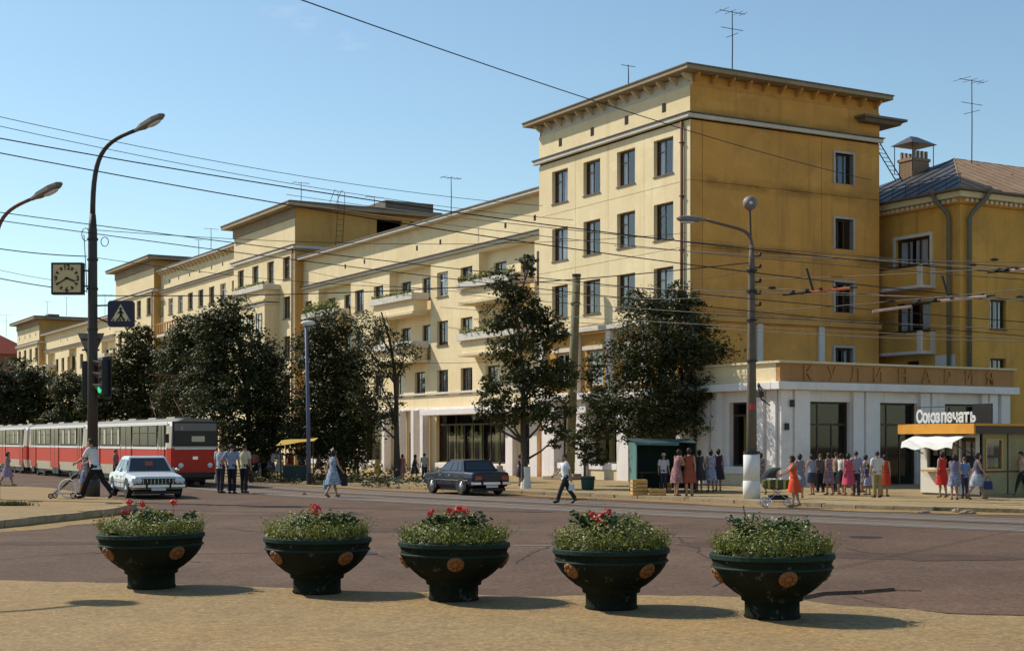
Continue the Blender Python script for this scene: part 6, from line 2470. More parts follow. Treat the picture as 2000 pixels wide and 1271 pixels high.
tree('olive tree behind the crossing sign above the tram roof', (276, 900), 92, [(275, 830), (272, 760), (268, 690)],
     [(270, 670, 34, 40), (245, 720, 40, 40), (295, 730, 40, 50), (230, 780, 60, 45), (290, 800, 60, 40), (190, 790, 40, 35)], 5600, .14, 18, 'leaf3', .2)
tree('far left tree with a dark rounded crown over the third tram car', (45, 900), 110, [(45, 830), (45, 770)],
     [(30, 745, 60, 50), (75, 760, 50, 45), (40, 805, 80, 45), (110, 810, 45, 35), (-30, 780, 60, 60)], 5200, .17, 19, 'leaf2', .22)
tree('low tree between the tram roof and the farthest wing', (140, 895), 105, [(140, 840), (140, 790)],
     [(140, 760, 40, 40), (170, 800, 40, 35), (120, 820, 40, 25)], 2600, .16, 20, 'leaf3', .2)
tree('slim tree in front of the eave wing behind the tram pantograph', (330, 900), 100, [(330, 820), (330, 740)],
     [(325, 740, 30, 55), (330, 800, 50, 35)], 2300, .14, 21, 'leaf2', .15)
tree('tree at the far left picture edge behind the tram', (-60, 900), 118, [(-60, 800), (-60, 740)],
     [(-60, 750, 70, 55), (-90, 800, 90, 50)], 2600, .18, 22, 'leaf2', .2)

# scrubby undergrowth along the foot of the left trees
mb = MB()
for k in range(3000):
    x = R.choice((R.uniform(470, 600), R.uniform(600, 850), R.uniform(600, 760)))
    y = R.uniform(930, 944) if x < 700 else R.uniform(934, 948)
    p = G(x, y + (.02 * (x - 600) if x > 600 else 0), .112) + Vector((0, R.uniform(.5, 3), R.random() ** 2 * R.choice((.25, .5, .8))))
    n_ = Vector((R.gauss(0, .7), R.gauss(0, .7), 1)).normalized()
    leaf_quad(mb, p, n_, R.uniform(.05, .12))
o = mb.build('undergrowth', M['leaf2'])
tag(o, 'low scrubby undergrowth along the foot of the left street trees', 'undergrowth')
struct(o, 'stuff')
# ================================================================== PEOPLE
def ell_ring(c, rx, ry, n=14, pw_=1.0):
    return [Vector((c[0] + rx * cos(2 * pi * k / n), c[1] + ry * sin(2 * pi * k / n), c[2])) for k in range(n)]

class Pose:
    """1.72 m figure facing -y; angles in degrees, forward positive"""
    def __init__(s, legs=((0, 0), (0, 0)), arms=((0, 8, 10), (0, 8, 10)), lean=0, female=False, head=(0, 0)):
        s.female = female
        hipw, shw = (.088, .162) if female else (.085, .188)
        s.J = {}
        ln = radians(lean)
        def up(z, y=0):
            h = z - .92
            return Vector((0, -h * sin(ln) + y, .92 + h * cos(ln)))
        s.up = up
        lo = 9
        for i, sd in enumerate((1, -1)):
            a, k = radians(legs[i][0]), radians(legs[i][1])
            hip = Vector((sd * hipw, 0, .90))
            knee = hip + Vector((0, -sin(a), -cos(a))) * .425
            ank = knee + Vector((0, -sin(a - k), -cos(a - k))) * .405
            fa = a - k
            toe = ank + Vector((sd * .03, -cos(fa) * .17, -.045 + sin(fa) * -.17 * -1 if False else -.045 + .17 * sin(min(0, fa)) * 1.0))
            heel = ank + Vector((0, .05, -.04))
            s.J['hip', i], s.J['knee', i], s.J['ank', i], s.J['toe', i], s.J['heel', i] = hip, knee, ank, toe, heel
            lo = min(lo, toe.z - .03, heel.z - .03)
            f_, b_, e_ = [radians(q) for q in arms[i]]
            sh = up(1.40) + Vector((sd * shw, 0, 0))
            def ad(f, b):
                return Vector((sd * sin(b), -sin(f) * cos(b), -cos(f) * cos(b)))
            el = sh + ad(f_ - ln * .3, b_) * .285
            wr = el + ad(f_ + e_, b_ * .35) * .245
            hd = ad(f_ + e_ + .1, b_ * .2)
            s.J['sh', i], s.J['el', i], s.J['wr', i], s.J['hd', i] = sh, el, wr, hd
        s.dz = -lo
        s.hc = up(1.605) + Vector((0, -.02, 0))

def figure_meshes(P):
    """one continuous body with face, five fingered hands and feet"""
    mb = MB()
    J, up, fem = P.J, P.up, P.female
    # trunk
    prof = [(.80, .115, .085), (.86, .160 if fem else .150, .115), (.93, .172 if fem else .158, .118), (1.02, .140, .105), (1.09, .122 if fem else .138, .095), (1.18, .138 if fem else .152, .105),
            (1.27, .155 if fem else .170, .115), (1.35, .165 if fem else .186, .105), (1.41, .140 if fem else .160, .080), (1.455, .075, .06)]
    mb.ring_loft([[p for p in ell_ring(up(z), rx, ry)] for z, rx, ry in prof])
    if fem:
        for sx in (-1, 1):
            c = up(1.27)
            mb.ball((c.x + sx * .07, c.y - .09, c.z), (.06, .055, .06), 10, 7)
    mb.tube([up(1.42), up(1.49) + Vector((0, -.008, 0)), P.hc], [.058, .052, .055], 10)
    c = P.hc
    # head: skull, jaw, nose, ears, brow, chin
    mb.ball((c.x, c.y + .012, c.z + .025), (.074, .096, .092), 16, 12)
    mb.ball((c.x, c.y - .030, c.z - .045), (.056, .062, .066), 12, 9)
    mb.ball((c.x, c.y - .072, c.z - .093), (.026, .022, .020), 8, 6)
    mb.ring_loft([[c + Vector(q) for q in r_] for r_ in ([(-.012, -.082, .022), (.012, -.082, .022), (0, -.075, .03)], [(-.018, -.086, -.022), (.018, -.086, -.022), (0, -.108, -.018)], [(-.014, -.082, -.032), (.014, -.082, -.032), (0, -.095, -.03)])])
    for sx in (-1, 1):
        mb.ball((c.x + sx * .076, c.y + .012, c.z - .008), (.012, .020, .032), 8, 6)
    mb.ball((c.x, c.y - .080, c.z - .052), (.024, .012, .010), 8, 5)
    for i, sd in enumerate((1, -1)):
        h, k, a, t, he = (J[q, i] for q in ('hip', 'knee', 'ank', 'toe', 'heel'))
        cf = k.lerp(a, .3) + Vector((0, .018, 0))
        mb.tube([h + Vector((0, 0, .03)), h.lerp(k, .35), k, cf, k.lerp(a, .7), a], [.088, .08, .056, .058, .042, .036], 12)
        mb.tube([he, a + Vector((0, -.02, -.045)), a.lerp(t, .6) + Vector((0, 0, -.03)), t], [.034, .04, .042, .026], 10)
        s_, e, w, hd = (J[q, i] for q in ('sh', 'el', 'wr', 'hd'))
        inw = Vector((-sd * .03, 0, .02))
        mb.tube([s_ + inw, s_, s_.lerp(e, .45), e, e.lerp(w, .3), w], [.062, .054, .044, .036, .038, .026], 10)
        # hand: palm, five fingers
        side = Vector((0, -1, 0)) if abs(hd.y) < .7 else Vector((0, 0, 1))
        side = (side - hd * side.dot(hd)).normalized()
        nrm = hd.cross(side).normalized() * (1 if sd > 0 else -1)
        nrm = nrm if nrm.x * sd < 0 else -nrm
        p0, p1 = w, w + hd * .085
        mb.ring_loft([[p0 + side * x * .7 + nrm * y for x, y in ((-.03, -.014), (.03, -.014), (.03, .014), (-.03, .014))],
                      [p1 + side * x + nrm * y for x, y in ((-.038, -.013), (.038, -.013), (.038, .013), (-.038, .013))]])
        for q, ln_ in enumerate((.072, .082, .076, .06)):
            b = p1 + side * (.029 - q * .0193) - hd * .01
            m1 = b + hd * ln_ * .5 + nrm * .012
            mb.tube([b, m1, m1 + hd * ln_ * .42 + nrm * .028], [.0105, .0098, .0085], 6)
        b = w + hd * .025 + side * .03
        mb.tube([b, b + hd * .04 + side * .026, b + hd * .075 + side * .03 + nrm * .012], [.0125, .0115, .0095], 6)
    o = mb.build('body', None)
    md = o.modifiers.new('r', 'REMESH')
    md.mode = 'VOXEL'
    md.voxel_size = .0125
    sm = o.modifiers.new('s', 'SMOOTH')
    sm.factor = .5
    sm.iterations = 2
    me = evaluated(o)
    me.name = 'person'
    for m in (M['skin'], M['eye'], M['lip']):
        me.materials.append(m)
    eyes = [c + Vector((sx * .03, -.082, .018)) for sx in (-1, 1)]
    brows = [c + Vector((sx * .032, -.085, .042)) for sx in (-1, 1)]
    mouth = c + Vector((0, -.088, -.052))
    for p in me.polygons:
        p.use_smooth = True
        q = p.center
        if q.y < c.y - .04:
            if any(abs(q.x - e.x) < .015 and abs(q.z - e.z) < .009 for e in eyes) or any(abs(q.x - e.x) < .02 and abs(q.z - e.z) < .006 for e in brows):
                p.material_index = 1
            elif abs(q.x) < .024 and abs(q.z - mouth.z) < .009:
                p.material_index = 2
    d = {'body': me}
    # hair, short and long
    for nm, low, r_ in (('short', -.03, 1.0), ('long', -.115, 1.12)):
        hb_ = MB()
        nu, nv = 18, 12
        rg_ = []
        for iv in range(nv + 1):
            t = -pi / 2 + pi * iv / nv
            rg_.append([Vector((c.x + .086 * r_ * cos(t) * cos(2 * pi * k / nu), c.y + .022 + .104 * r_ * cos(t) * sin(2 * pi * k / nu), c.z + .03 + .108 * sin(t) * (1 if sin(t) > 0 else 1.45 if nm == 'long' else 1.0))) for k in range(nu)])
        for iv in range(nv):
            for k in range(nu):
                q = (rg_[iv][k], rg_[iv][(k + 1) % nu], rg_[iv + 1][(k + 1) % nu], rg_[iv + 1][k])
                m_ = sum(q, Vector()) / 4 - c
                front = m_.y < -.02
                if (front and m_.z < .065) or m_.z < low or (m_.y < .01 and m_.z < .03 and nm == 'short'):
                    continue
                hb_.face([p + Vector((0, 0, .006 * sin(k * 2.3 + iv))) for p in q])
        hm = hb_.mesh('hair', M['hair_dark'], True)
        d['hair_' + nm] = hm
    # shirt with short sleeves
    def shirt(sleeve, hemz, infl=.016, fit=1.0):
        s_ = MB()
        pr = [(hemz, .172 if fem else .166, .128)] + [q for q in prof if q[0] > hemz + .02 and q[0] < 1.43] + [(1.445, .095, .075)]
        rings = []
        for j, (z, rx, ry) in enumerate(pr):
            ring = []
            for k in range(20):
                t = 2 * pi * k / 20
                wv = 1 + .03 * sin(3 * t + z * 17) + .02 * sin(7 * t - z * 9)
                bust = .035 * max(0, -sin(t)) if fem and 1.2 < z < 1.34 else 0
                ring.append(up(z) + Vector(((rx + infl) * fit * wv * cos(t), ((ry + infl) * wv + bust) * sin(t), 0)))
            rings.append(ring)
        s_.ring_loft(rings, cap=False)
        for i, sd in enumerate((1, -1)):
            a, e, w = J['sh', i], J['el', i], J['wr', i]
            inw = Vector((-sd * .055, 0, .025))
            if sleeve == 'short':
                s_.tube([a + inw, a + Vector((0, 0, .008)), a.lerp(e, .5), a.lerp(e, .72)], [.074, .07, .064, .064], 10, False)
            elif sleeve == 'none':
                s_.tube([a + inw * 1.2 + Vector((0, 0, .01)), a + inw * .2 + Vector((0, 0, .012))], [.066, .062], 10, False)
            else:
                s_.tube([a + inw, a + Vector((0, 0, .008)), a.lerp(e, .5), e, e.lerp(w, .5), e.lerp(w, .9)], [.074, .07, .06, .052, .048, .042], 10, False)
        return s_.mesh('shirt', None, True)
    d['shirt'] = shirt('short', .86)
    d['blouse'] = shirt('none', .95)
    # trousers
    t_ = MB()
    t_.ring_loft([[p for p in ell_ring(up(z), rx + .014, ry + .012, 16)] for z, rx, ry in ((.79, .13, .10), (.86, .160, .118), (.93, .166, .122), (.99, .15, .112), (1.01, .148, .11))], cap=False)
    for i, sd in enumerate((1, -1)):
        h, k, a = J['hip', i], J['knee', i], J['ank', i]
        t_.tube([h + Vector((0, 0, .02)), h.lerp(k, .3), h.lerp(k, .7), k, k.lerp(a, .5), a.lerp(k, .06) + Vector((0, 0, -.02))], [.104, .098, .085, .076, .072, .078], 12, False)
    d['trousers'] = t_.mesh('trousers', None, True)
    # skirt and dress: from the waist down over both legs
    def skirt_rings(hem, flare):
        rings = []
        kx = [J['knee', i] for i in (0, 1)]
        y0, y1 = min(q.y for q in kx), max(q.y for q in kx)
        for j in range(8):
            f = j / 7
            z = 1.04 + (hem - 1.04) * f
            g_ = min(1, max(0, (1.0 - z) / .52))
            cy = (y0 + y1) / 2 * g_
            rx = .140 + .06 * min(1, f * 3) + flare * f
            ry = .112 + .03 * min(1, f * 3) + flare * .8 * f + abs(y1 - y0) / 2 * g_ * .85
            ring = []
            for k in range(28):
                t = 2 * pi * k / 28
                wv = 1 + .055 * f * sin(6 * t + 1.3 * j * .2) + .02 * sin(11 * t)
                ring.append(Vector((rx * wv * cos(t), cy + ry * wv * sin(t), z)))
            rings.append(ring)
        return rings
    s_ = MB()
    s_.ring_loft(skirt_rings(.50, .055), cap=False)
    d['skirt'] = s_.mesh('skirt', None, True)
    s_ = MB()
    s_.ring_loft(skirt_rings(.46, .07), cap=False)
    base = shirt('none', 1.0, .014)
    b0 = len(s_.v)
    s_.v += [tuple(v.co) for v in base.vertices]
    for p in base.polygons:
        s_.f.append(tuple(b0 + q for q in p.vertices))
        s_.m.append(0)
    d['dress'] = s_.mesh('dress', None, True)
    sh = []
    for i in (0, 1):
        m_ = MB()
        a, t, he = J['ank', i], J['toe', i], J['heel', i]
        m_.tube([he + Vector((0, .012, -.004)), a + Vector((0, -.02, -.048)), a.lerp(t, .6) + Vector((0, 0, -.034)), t + Vector((0, -.012, -.002))], [.042, .048, .05, .034], 10)
        sh.append(m_.mesh('shoe', M['shoe_dark'], True))
    d['shoes'] = sh
    d['dz'] = P.dz
    d['wrist'] = [J['wr', i] + J['hd', i] * .12 for i in (0, 1)]
    return d

POSES = {
    'm_stand': Pose(((3, 2), (-4, 3)), ((4, 9, 14), (-3, 9, 16))),
    'm_hip': Pose(((4, 4), (-3, 0)), ((-20, 32, 85), (6, 9, 20))),
    'm_walk': Pose(((26, 6), (-22, 16)), ((-24, 8, 14), (26, 8, 22)), 3),
    'm_push': Pose(((30, 8), (-30, 14)), ((38, 6, 22), (34, 6, 26)), 12),
    'f_stand': Pose(((3, 2), (-3, 3)), ((3, 8, 12), (8, 9, 40)), 0, True),
    'f_stand2': Pose(((-4, 2), (5, 6)), ((32, 6, 75), (-3, 9, 10)), 2, True),
    'f_walk': Pose(((20, 5), (-18, 18)), ((-20, 9, 12), (20, 9, 20)), 3, True),
    'f_arm': Pose(((2, 2), (-6, 8)), ((-4, 10, 12), (50, 20, 110)), 0, True),
    'm_fold': Pose(((6, 3), (-6, 4)), ((30, 4, 95), (26, 4, 100)), -2),
    'f_bend': Pose(((8, 10), (-2, 6)), ((42, 6, 40), (30, 8, 55)), 14, True),
    'f_push': Pose(((6, 4), (-10, 6)), ((42, 6, 18), (46, 6, 14)), 6, True),
}
_fig = {}
def fig(pose):
    if pose not in _fig:
        _fig[pose] = figure_meshes(POSES[pose])
    return _fig[pose]

def recolour(o, mat):
    o.material_slots[0].link = 'OBJECT'
    o.material_slots[0].material = mat

def person(x, y, hpx, yaw, pose, wear, top, bottom, label, hair='hair_dark', z0=0.112, cap=None, group=None, Z=None):
    """x, y: feet in photo pixels; hpx: height in photo pixels; yaw 0 faces the camera, 90 faces right"""
    g = G(x, y, z0) if Z is None else Vector((W(x, y, Z).x, Z, z0))
    h = hpx * g.y / F
    yaw += R.uniform(-16, 16)
    F_ = fig(pose)
    k = h / (1.715 if pose[0] == 'm' else 1.715)
    o = place('person', F_['body'], None, (g.x, g.y, z0 + F_['dz'] * k), radians(yaw))
    o.scale = (k, k, k)
    tag(o, label, 'person', group)
    def put(nm, me, mat):
        if not me.materials:
            me.materials.append(mat)
        c = place(nm, me, o)
        recolour(c, mat)
        return c
    hp = 'hair_long' if pose[0] == 'f' else 'hair_short'
    put('hair', F_[hp], M[hair])
    if wear == 'shirt':
        put('shirt', F_['shirt'], cloth(top))
        put('trousers', F_['trousers'], cloth(bottom))
    elif wear == 'blouse':
        put('blouse', F_['blouse'] if R.random() < .5 else F_['shirt'], cloth(top))
        put('skirt', F_['skirt'], cloth(bottom, R.choice((0, 2, 3))))
    else:
        put('dress', F_['dress'], cloth(top, 0 if any(q in label for q in ('bright', 'scarlet', 'crimson', 'black', 'yellow', 'a red', 'dark red')) else R.choice((0, 1, 2, 3, 3))))
    for s in F_['shoes']:
        put('shoe', s, M['shoe_dark'] if pose[0] == 'm' else M['shoe_tan'])
    if cap:
        mb = MB()
        c = POSES[pose].hc
        mb.lathe([(.13, .0), (.125, .012), (.092, .02), (.09, .07), (.06, .105), (.002, .112)], 14, Matrix.Translation((c.x, c.y + .01, c.z + .055)))
        mb.build('sun_hat', cloth(cap), o)
    o['_w'] = 0
    del o['_w']
    return o, F_, k

def hand_bag(pr, side, label, c, w=.26, h=.22, d=.09, drop=.16):
    o, F_, k = pr
    p = F_['wrist'][side]
    q = o.matrix_basis @ p if False else Matrix.Translation(o.location) @ Matrix.Rotation(o.rotation_euler.z, 4, 'Z') @ Matrix.Scale(k, 4) @ p
    b = thing('hand_bag', label, 'bag', q, o.rotation_euler.z + pi / 2)
    mb = MB()
    rings = []
    for z, s in ((-drop - h, .94), (-drop - h * .85, 1.05), (-drop - h * .3, 1.0), (-drop, .86)):
        rings.append([Vector((x * w / 2 * s, y * d / 2 * s * (1.25 if z < -drop - h * .5 else .8), z)) for x, y in ((-1, -.5), (-.8, -1), (.8, -1), (1, -.5), (1, .5), (.8, 1), (-.8, 1), (-1, .5))])
    mb.ring_loft(rings)
    mb.build('pouch', cloth(c), b, bevel=.01)
    mb = MB()
    mb.tube([(-w * .3, 0, -drop), (-w * .2, 0, -.04), (0, 0, .0), (w * .2, 0, -.04), (w * .3, 0, -drop)], .009, 5)
    mb.build('handle', cloth([q_ * .7 for q_ in c]), b)
    return b

WHT, LGT, BLG, NAVY, BLK = (.66, .65, .64), (.48, .46, .44), (.30, .34, .42), (.035, .04, .075), (.02, .02, .024)
# man with the pushchair on the island
person(186, 973, 120, -97, 'm_push', 'shirt', WHT, BLK, 'man in white T-shirt and black trousers pushing a pushchair on the island', z0=.18)
person(168, 967, 82, -95, 'f_walk', 'blouse', (.35, .38, .50), (.24, .28, .42), 'small child in a blue striped skirt walking beside the pushchair', 'hair_brown', .18)
person(14, 949, 66, 80, 'f_walk', 'dress', (.22, .12, .22), None, 'woman in a purple dress walking at the far left before the tram', z0=.0)
# around the white car and tram front
person(372, 950, 76, 185, 'm_stand', 'shirt', (.52, .50, .48), BLK, 'man in pale shirt seen from behind at the tram front beside the white sedan', z0=0)
person(342, 946, 68, 200, 'f_stand', 'dress', (.50, .20, .07), None, 'woman in an orange dress half hidden behind the white sedan', 'hair_brown', 0)
person(226, 945, 66, 90, 'm_stand', 'shirt', (.25, .2, .2), BLK, 'dark haired man between the tram and the back of the white sedan', z0=0)
a_ = person(431, 962, 93, 160, 'm_stand', 'shirt', (.46, .46, .50), (.05, .045, .05), 'man in grey shirt at the left of the waiting trio, carrying pale bags', 'hair_brown', z0=0)
hand_bag(a_, 0, 'pale shopping bag carried by the leftmost man of the trio', (.60, .58, .50), .3, .34)
a_ = person(453, 963, 95, 188, 'm_hip', 'shirt', (.26, .28, .36), (.02, .02, .025), 'man in blue grey shirt in the middle of the waiting trio', z0=0)
a_ = person(477, 962, 93, 175, 'm_stand', 'shirt', (.62, .55, .36), (.03, .028, .03), 'man in cream shirt at the right of the waiting trio', z0=0)
hand_bag(a_, 1, 'dark bag held by the man in the cream shirt', (.04, .03, .03), .3, .3)
# market under the left trees
for x, y, h, yw, ps, wr, t_, b__, lb_ in (
        (516, 934, 60, 180, 'm_stand', 'shirt', (.24, .23, .23), BLK, 'man in dark grey shirt standing at the white sales cart'),
        (531, 935, 58, 90, 'f_bend', 'blouse', WHT, (.12, .12, .2), 'woman in white blouse between the sales cart and the yellow canopy'),
        (546, 936, 56, 20, 'f_arm', 'dress', (.45, .40, .34), None, 'woman in a pale dress at the left end of the yellow canopy stall'),
        (566, 933, 57, 20, 'f_stand', 'dress', (.28, .08, .05), None, 'woman in dark red under the yellow canopy'),
        (590, 935, 58, 170, 'm_stand', 'shirt', (.16, .17, .22), BLK, 'man in dark clothes beside the slim blue lamp post'),
        (497, 936, 56, 200, 'f_stand', 'blouse', (.35, .12, .09), BLK, 'woman in red brown blouse behind the waiting trio'),
        (622, 930, 52, 90, 'f_walk', 'dress', (.18, .13, .11), None, 'woman in a brown dress in the tree shade right of the blue lamp post'),
        (696, 931, 50, 10, 'm_stand', 'shirt', (.14, .10, .10), BLK, 'man in dark clothes in the deep shade of the left trees')):
    person(x, y, h, yw, ps, wr, t_, b__ or t_, lb_, R.choice(('hair_dark', 'hair_brown')))
a_ = person(650, 971, 92, 150, 'f_walk', 'dress', (.40, .47, .56), None, 'woman in a pale blue dress crossing the tram rails', z0=0)
hand_bag(a_, 0, 'light blue carrier bag of the woman crossing the rails', (.28, .46, .58), .28, .34)
hand_bag(a_, 1, 'dark shoulder bag of the woman crossing the rails', (.03, .025, .03), .26, .3)
person(738, 938, 48, 150, 'f_walk', 'dress', (.52, .30, .05), None, 'small girl in a yellow dress walking before the white shop pilaster', 'hair_brown')
person(786, 938, 50, 170, 'f_stand', 'dress', (.34, .12, .10), None, 'woman in dull red beside the half bare tree')
person(810, 938, 50, 120, 'f_walk', 'dress', (.05, .04, .05), None, 'woman in a black dress before the pale notice board')
person(829, 938, 52, 190, 'm_stand', 'shirt', (.40, .38, .32), BLK, 'man in beige shirt behind the bonnet of the dark blue sedan')
person(958, 952, 55, 200, 'f_stand', 'blouse', (.32, .30, .34), (.42, .42, .46), 'woman in grey behind the boot of the dark blue sedan')
person(976, 952, 50, 170, 'f_stand2', 'dress', (.5, .48, .5), None, 'child in pale clothes beside the boot of the dark blue sedan', 'hair_brown')
person(1016, 948, 60, 100, 'f_stand', 'dress', (.03, .028, .04), None, 'woman in a black dress standing behind the whitewashed tree foot')
a_ = person(1104, 983, 96, -80, 'm_walk', 'shirt', (.72, .72, .72), (.03, .03, .035), 'man in white shirt and dark trousers striding left over the rails', z0=0)
hand_bag(a_, 0, 'small white bag swinging from the hand of the striding man', (.62, .62, .60), .2, .2, drop=.1)
# green stall
person(1296, 961, 74, 10, 'm_stand', 'shirt', (.55, .56, .60), (.04, .04, .05), 'stall vendor in white shirt and white cap under the green tarpaulin', cap=(.6, .58, .52))
person(1321, 968, 90, 140, 'f_bend', 'dress', (.48, .24, .24), None, 'woman in a pink dress buying at the green stall')
person(1346, 968, 92, 185, 'f_stand2', 'dress', (.27, .07, .04), None, 'woman in a dark red dress at the right side of the green stall')
person(1366, 960, 80, 170, 'f_stand', 'dress', (.08, .06, .07), None, 'woman in black in the shade right of the green stall')
person(1388, 960, 80, 195, 'f_stand', 'dress', (.20, .20, .30), None, 'woman in a blue grey dress standing close to a taller companion')
person(1403, 958, 80, 170, 'f_stand2', 'dress', (.05, .035, .05), None, 'woman in a near black dress beside the one in blue grey')
person(1486, 965, 80, 175, 'f_walk', 'dress', (.07, .04, .045), None, 'woman in a dark dress walking right of the whitewashed lamp foot')
person(1473, 960, 74, 190, 'f_stand', 'dress', (.13, .10, .14), None, 'woman half hidden behind the whitewashed lamp foot')
person(1551, 989, 97, -88, 'f_push', 'dress', (.62, .085, .03), None, 'woman in a bright orange red dress pushing a pram off the kerb')
person(1562, 972, 84, 170, 'f_stand', 'dress', (.10, .08, .13), None, 'woman in dark violet right behind the pram pusher')
# queue before the corner shop
for x, y, h, yw, ps, wr, t_, b__, lb_ in (
        (1586, 966, 78, 205, 'f_stand2', 'blouse', (.24, .27, .33), (.05, .05, .07), 'woman in blue grey blouse and dark skirt left in the shop queue'),
        (1602, 961, 74, 200, 'm_fold', 'shirt', (.10, .09, .10), BLK, 'man in black in the shop queue'),
        (1619, 966, 80, 215, 'f_arm', 'dress', (.33, .26, .31), None, 'woman in a lilac dress in the shop queue'),
        (1633, 960, 76, 130, 'm_hip', 'shirt', (.30, .20, .14), BLK, 'man in brown shirt deep in the shop queue'),
        (1643, 965, 79, 120, 'f_stand2', 'blouse', (.55, .54, .50), BLK, 'woman in white blouse and black skirt in the shop queue'),
        (1657, 968, 82, 170, 'f_walk', 'dress', (.48, .07, .12), None, 'woman in a crimson pink dress in the shop queue'),
        (1672, 967, 84, 185, 'm_stand', 'shirt', (.27, .29, .36), (.05, .05, .07), 'tall man in slate blue shirt in the shop queue'),
        (1684, 961, 72, 100, 'f_bend', 'dress', (.10, .10, .14), None, 'woman in charcoal at the back of the shop queue'),
        (1695, 966, 60, 200, 'f_stand', 'blouse', (.08, .10, .2), (.2, .22, .32), 'short girl in navy before the white shop pilaster'),
        (1713, 971, 88, 178, 'm_stand', 'shirt', (.55, .53, .48), (.30, .22, .09), 'man in white shirt and khaki trousers at the right end of the shop queue'),
        (1728, 969, 80, 165, 'f_stand2', 'dress', (.48, .06, .03), None, 'woman in a red dress at the right end of the shop queue')):
    person(x, y, h, yw, ps, wr, t_, b__ or t_, lb_, R.choice(('hair_dark', 'hair_brown', 'hair_dark')))
# at the kiosk
person(1840, 971, 87, 195, 'f_arm', 'dress', (.60, .04, .03), None, 'woman in a scarlet dress at the kiosk counter')
a_ = person(1864, 975, 86, 170, 'f_stand2', 'blouse', (.16, .16, .24), (.30, .32, .42), 'woman in dark top and blue grey skirt second from the left at the kiosk')
hand_bag(a_, 1, 'pale net shopping bag of the second woman at the kiosk', (.50, .48, .46), .24, .34)
person(1884, 973, 80, 190, 'm_stand', 'shirt', (.16, .22, .38), (.05, .05, .09), 'person in blue shirt between the women at the kiosk', 'hair_brown')
a_ = person(1908, 975, 90, 100, 'f_walk', 'blouse', (.12, .12, .17), (.44, .46, .54), 'woman in pale patterned skirt walking away right from the kiosk')
hand_bag(a_, 1, 'dark blue bag carried by the woman walking away from the kiosk', (.04, .045, .12), .28, .28)
person(1996, 968, 86, -100, 'm_walk', 'shirt', (.66, .42, .30), (.03, .04, .04), 'man in orange and white shirt at the right picture edge')

# ================================================================== PRAM AND PUSHCHAIR
def ring_wheel(mb, c, r, t=.018, M_=None):
    pts = [Vector(c) + Vector((r * cos(2 * pi * k / 16), 0, r * sin(2 * pi * k / 16))) for k in range(17)]
    mb.tube(pts, t, 5, False)
    for k in range(4):
        a = pi * k / 4
        mb.tube([Vector(c) + Vector((r * cos(a), 0, r * sin(a))), Vector(c) - Vector((r * cos(a), 0, r * sin(a)))], .005, 4)
g = G(1520, 991, .0)
pm_ = thing('baby_pram', 'dark striped baby pram with chrome chassis rolling off the kerb', 'pram', (g.x, g.y, .01), 0)
mb = MB()
rings = []
for x, w, z0, z1 in ((-.50, .12, .66, .84), (-.42, .19, .58, .86), (0, .21, .55, .86), (.30, .20, .58, .86), (.38, .13, .66, .86)):
    rings.append([Vector((x, y, z)) for y, z in ((-w, z1), (-w, z0 + .08), (-w * .6, z0), (w * .6, z0), (w, z0 + .08), (w, z1))])
mb.ring_loft(rings)
mb.build('basket', cloth((.10, .10, .04)), pm_, bevel=.02)
mb = MB()
for x in (-.36, -.12, .12, .30):
    mb.box(x, x + .07, -.222, .222, .60, .87)
mb.build('stripe', cloth((.42, .36, .12)), pm_)
mb = MB()
rings = []
for k in range(8):
    t = radians(10 + 105 * k / 7)
    rings.append([Vector((-.08 - .44 * cos(t) * cos(s) if True else 0, .22 * sin(s), .86 + .40 * sin(t) * (cos(s) * .25 + .75))) for s in [(-pi / 2 + pi * j / 8) for j in range(9)]])
mb.ring_loft(rings, cap=False, closed=False)
mb.build('hood', cloth((.05, .055, .05)), pm_)
mb = MB()
mb.tube([(.36, -.18, .80), (.62, -.18, 1.02), (.62, .18, 1.02), (.36, .18, .80)], .014, 6)
mb.build('handle', M['chrome'], pm_)
mb = MB()
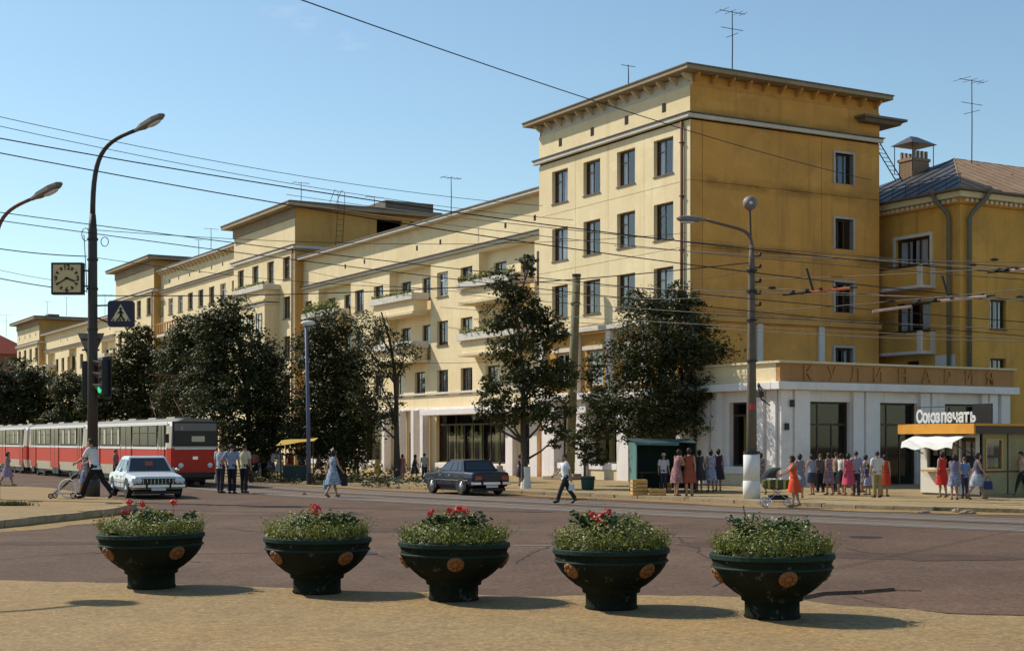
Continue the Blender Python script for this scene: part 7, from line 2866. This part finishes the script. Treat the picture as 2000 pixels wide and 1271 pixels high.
for y in (-.2, .2):
    mb.tube([(-.4, y, .18), (.1, y, .58)], .012, 5)
    mb.tube([(.36, y, .18), (-.2, y, .58)], .012, 5)
    mb.tube([(-.4, y, .18), (.36, y, .18)], .010, 5)
mb.build('chassis', M['chrome'], pm_)
for x in (-.4, .36):
    for y in (-.24, .24):
        mb = MB()
        ring_wheel(mb, (x, y, .165), .15)
        mb.build('wheel', M['chrome'], pm_)
mb = MB()
mb.box(.36, .7, -.16, .16, .86, .98)
mb.build('cushion', M['white_paint'], pm_, bevel=.04)
mb = MB()
mb.box(-.3, .28, -.17, .17, .24, .38)
mb.build('shopping_tray', cloth((.03, .03, .03)), pm_, bevel=.02)

g = G(128, 973, .18)
ps_ = thing('pushchair', 'folding pushchair with dark seat and thin metal frame on the island', 'pushchair', (g.x, g.y, .18), 0)
mb = MB()
for y in (-.19, .19):
    mb.tube([(.60, y, 1.0), (.40, y, .86), (-.10, y, .38), (-.42, y, .10)], .014, 6)
    mb.tube([(.32, y, .10), (.22, y, .5), (.12, y, .60)], .012, 6)
    mb.tube([(-.34, y, .16), (.30, y, .16)], .010, 5)
mb.tube([(.60, -.19, 1.0), (.60, .19, 1.0)], .014, 6)
mb.build('frame', M['chrome'], ps_)
cloth_panel('seat', cloth((.03, .03, .035)), (-.16, -.18, .36), (-.16, .18, .36), (.42, .18, .80), (.42, -.18, .80), (0, 0, -.03), ps_)
cloth_panel('footrest', cloth((.10, .10, .16)), (-.16, -.17, .36), (-.16, .17, .36), (-.38, .15, .18), (-.38, -.15, .18), (0, 0, .01), ps_)
for x, r_ in ((-.42, .09), (.32, .10)):
    for y in (-.22, .22):
        mb = MB()
        ring_wheel(mb, (x, y, r_), r_ - .015, .02)
        mb.build('wheel', M['rubber'], ps_)
mb = MB()
pts = [(.16 + .30 * cos(2 * pi * k / 20), -.24, .34 + .30 * sin(2 * pi * k / 20)) for k in range(21)]
mb.tube(pts, .022, 6)
mb.build('hoop', M['white_paint'], ps_)
ck_ = thing('seated_child', 'x', 'x')
bpy.data.objects.remove(ck_)
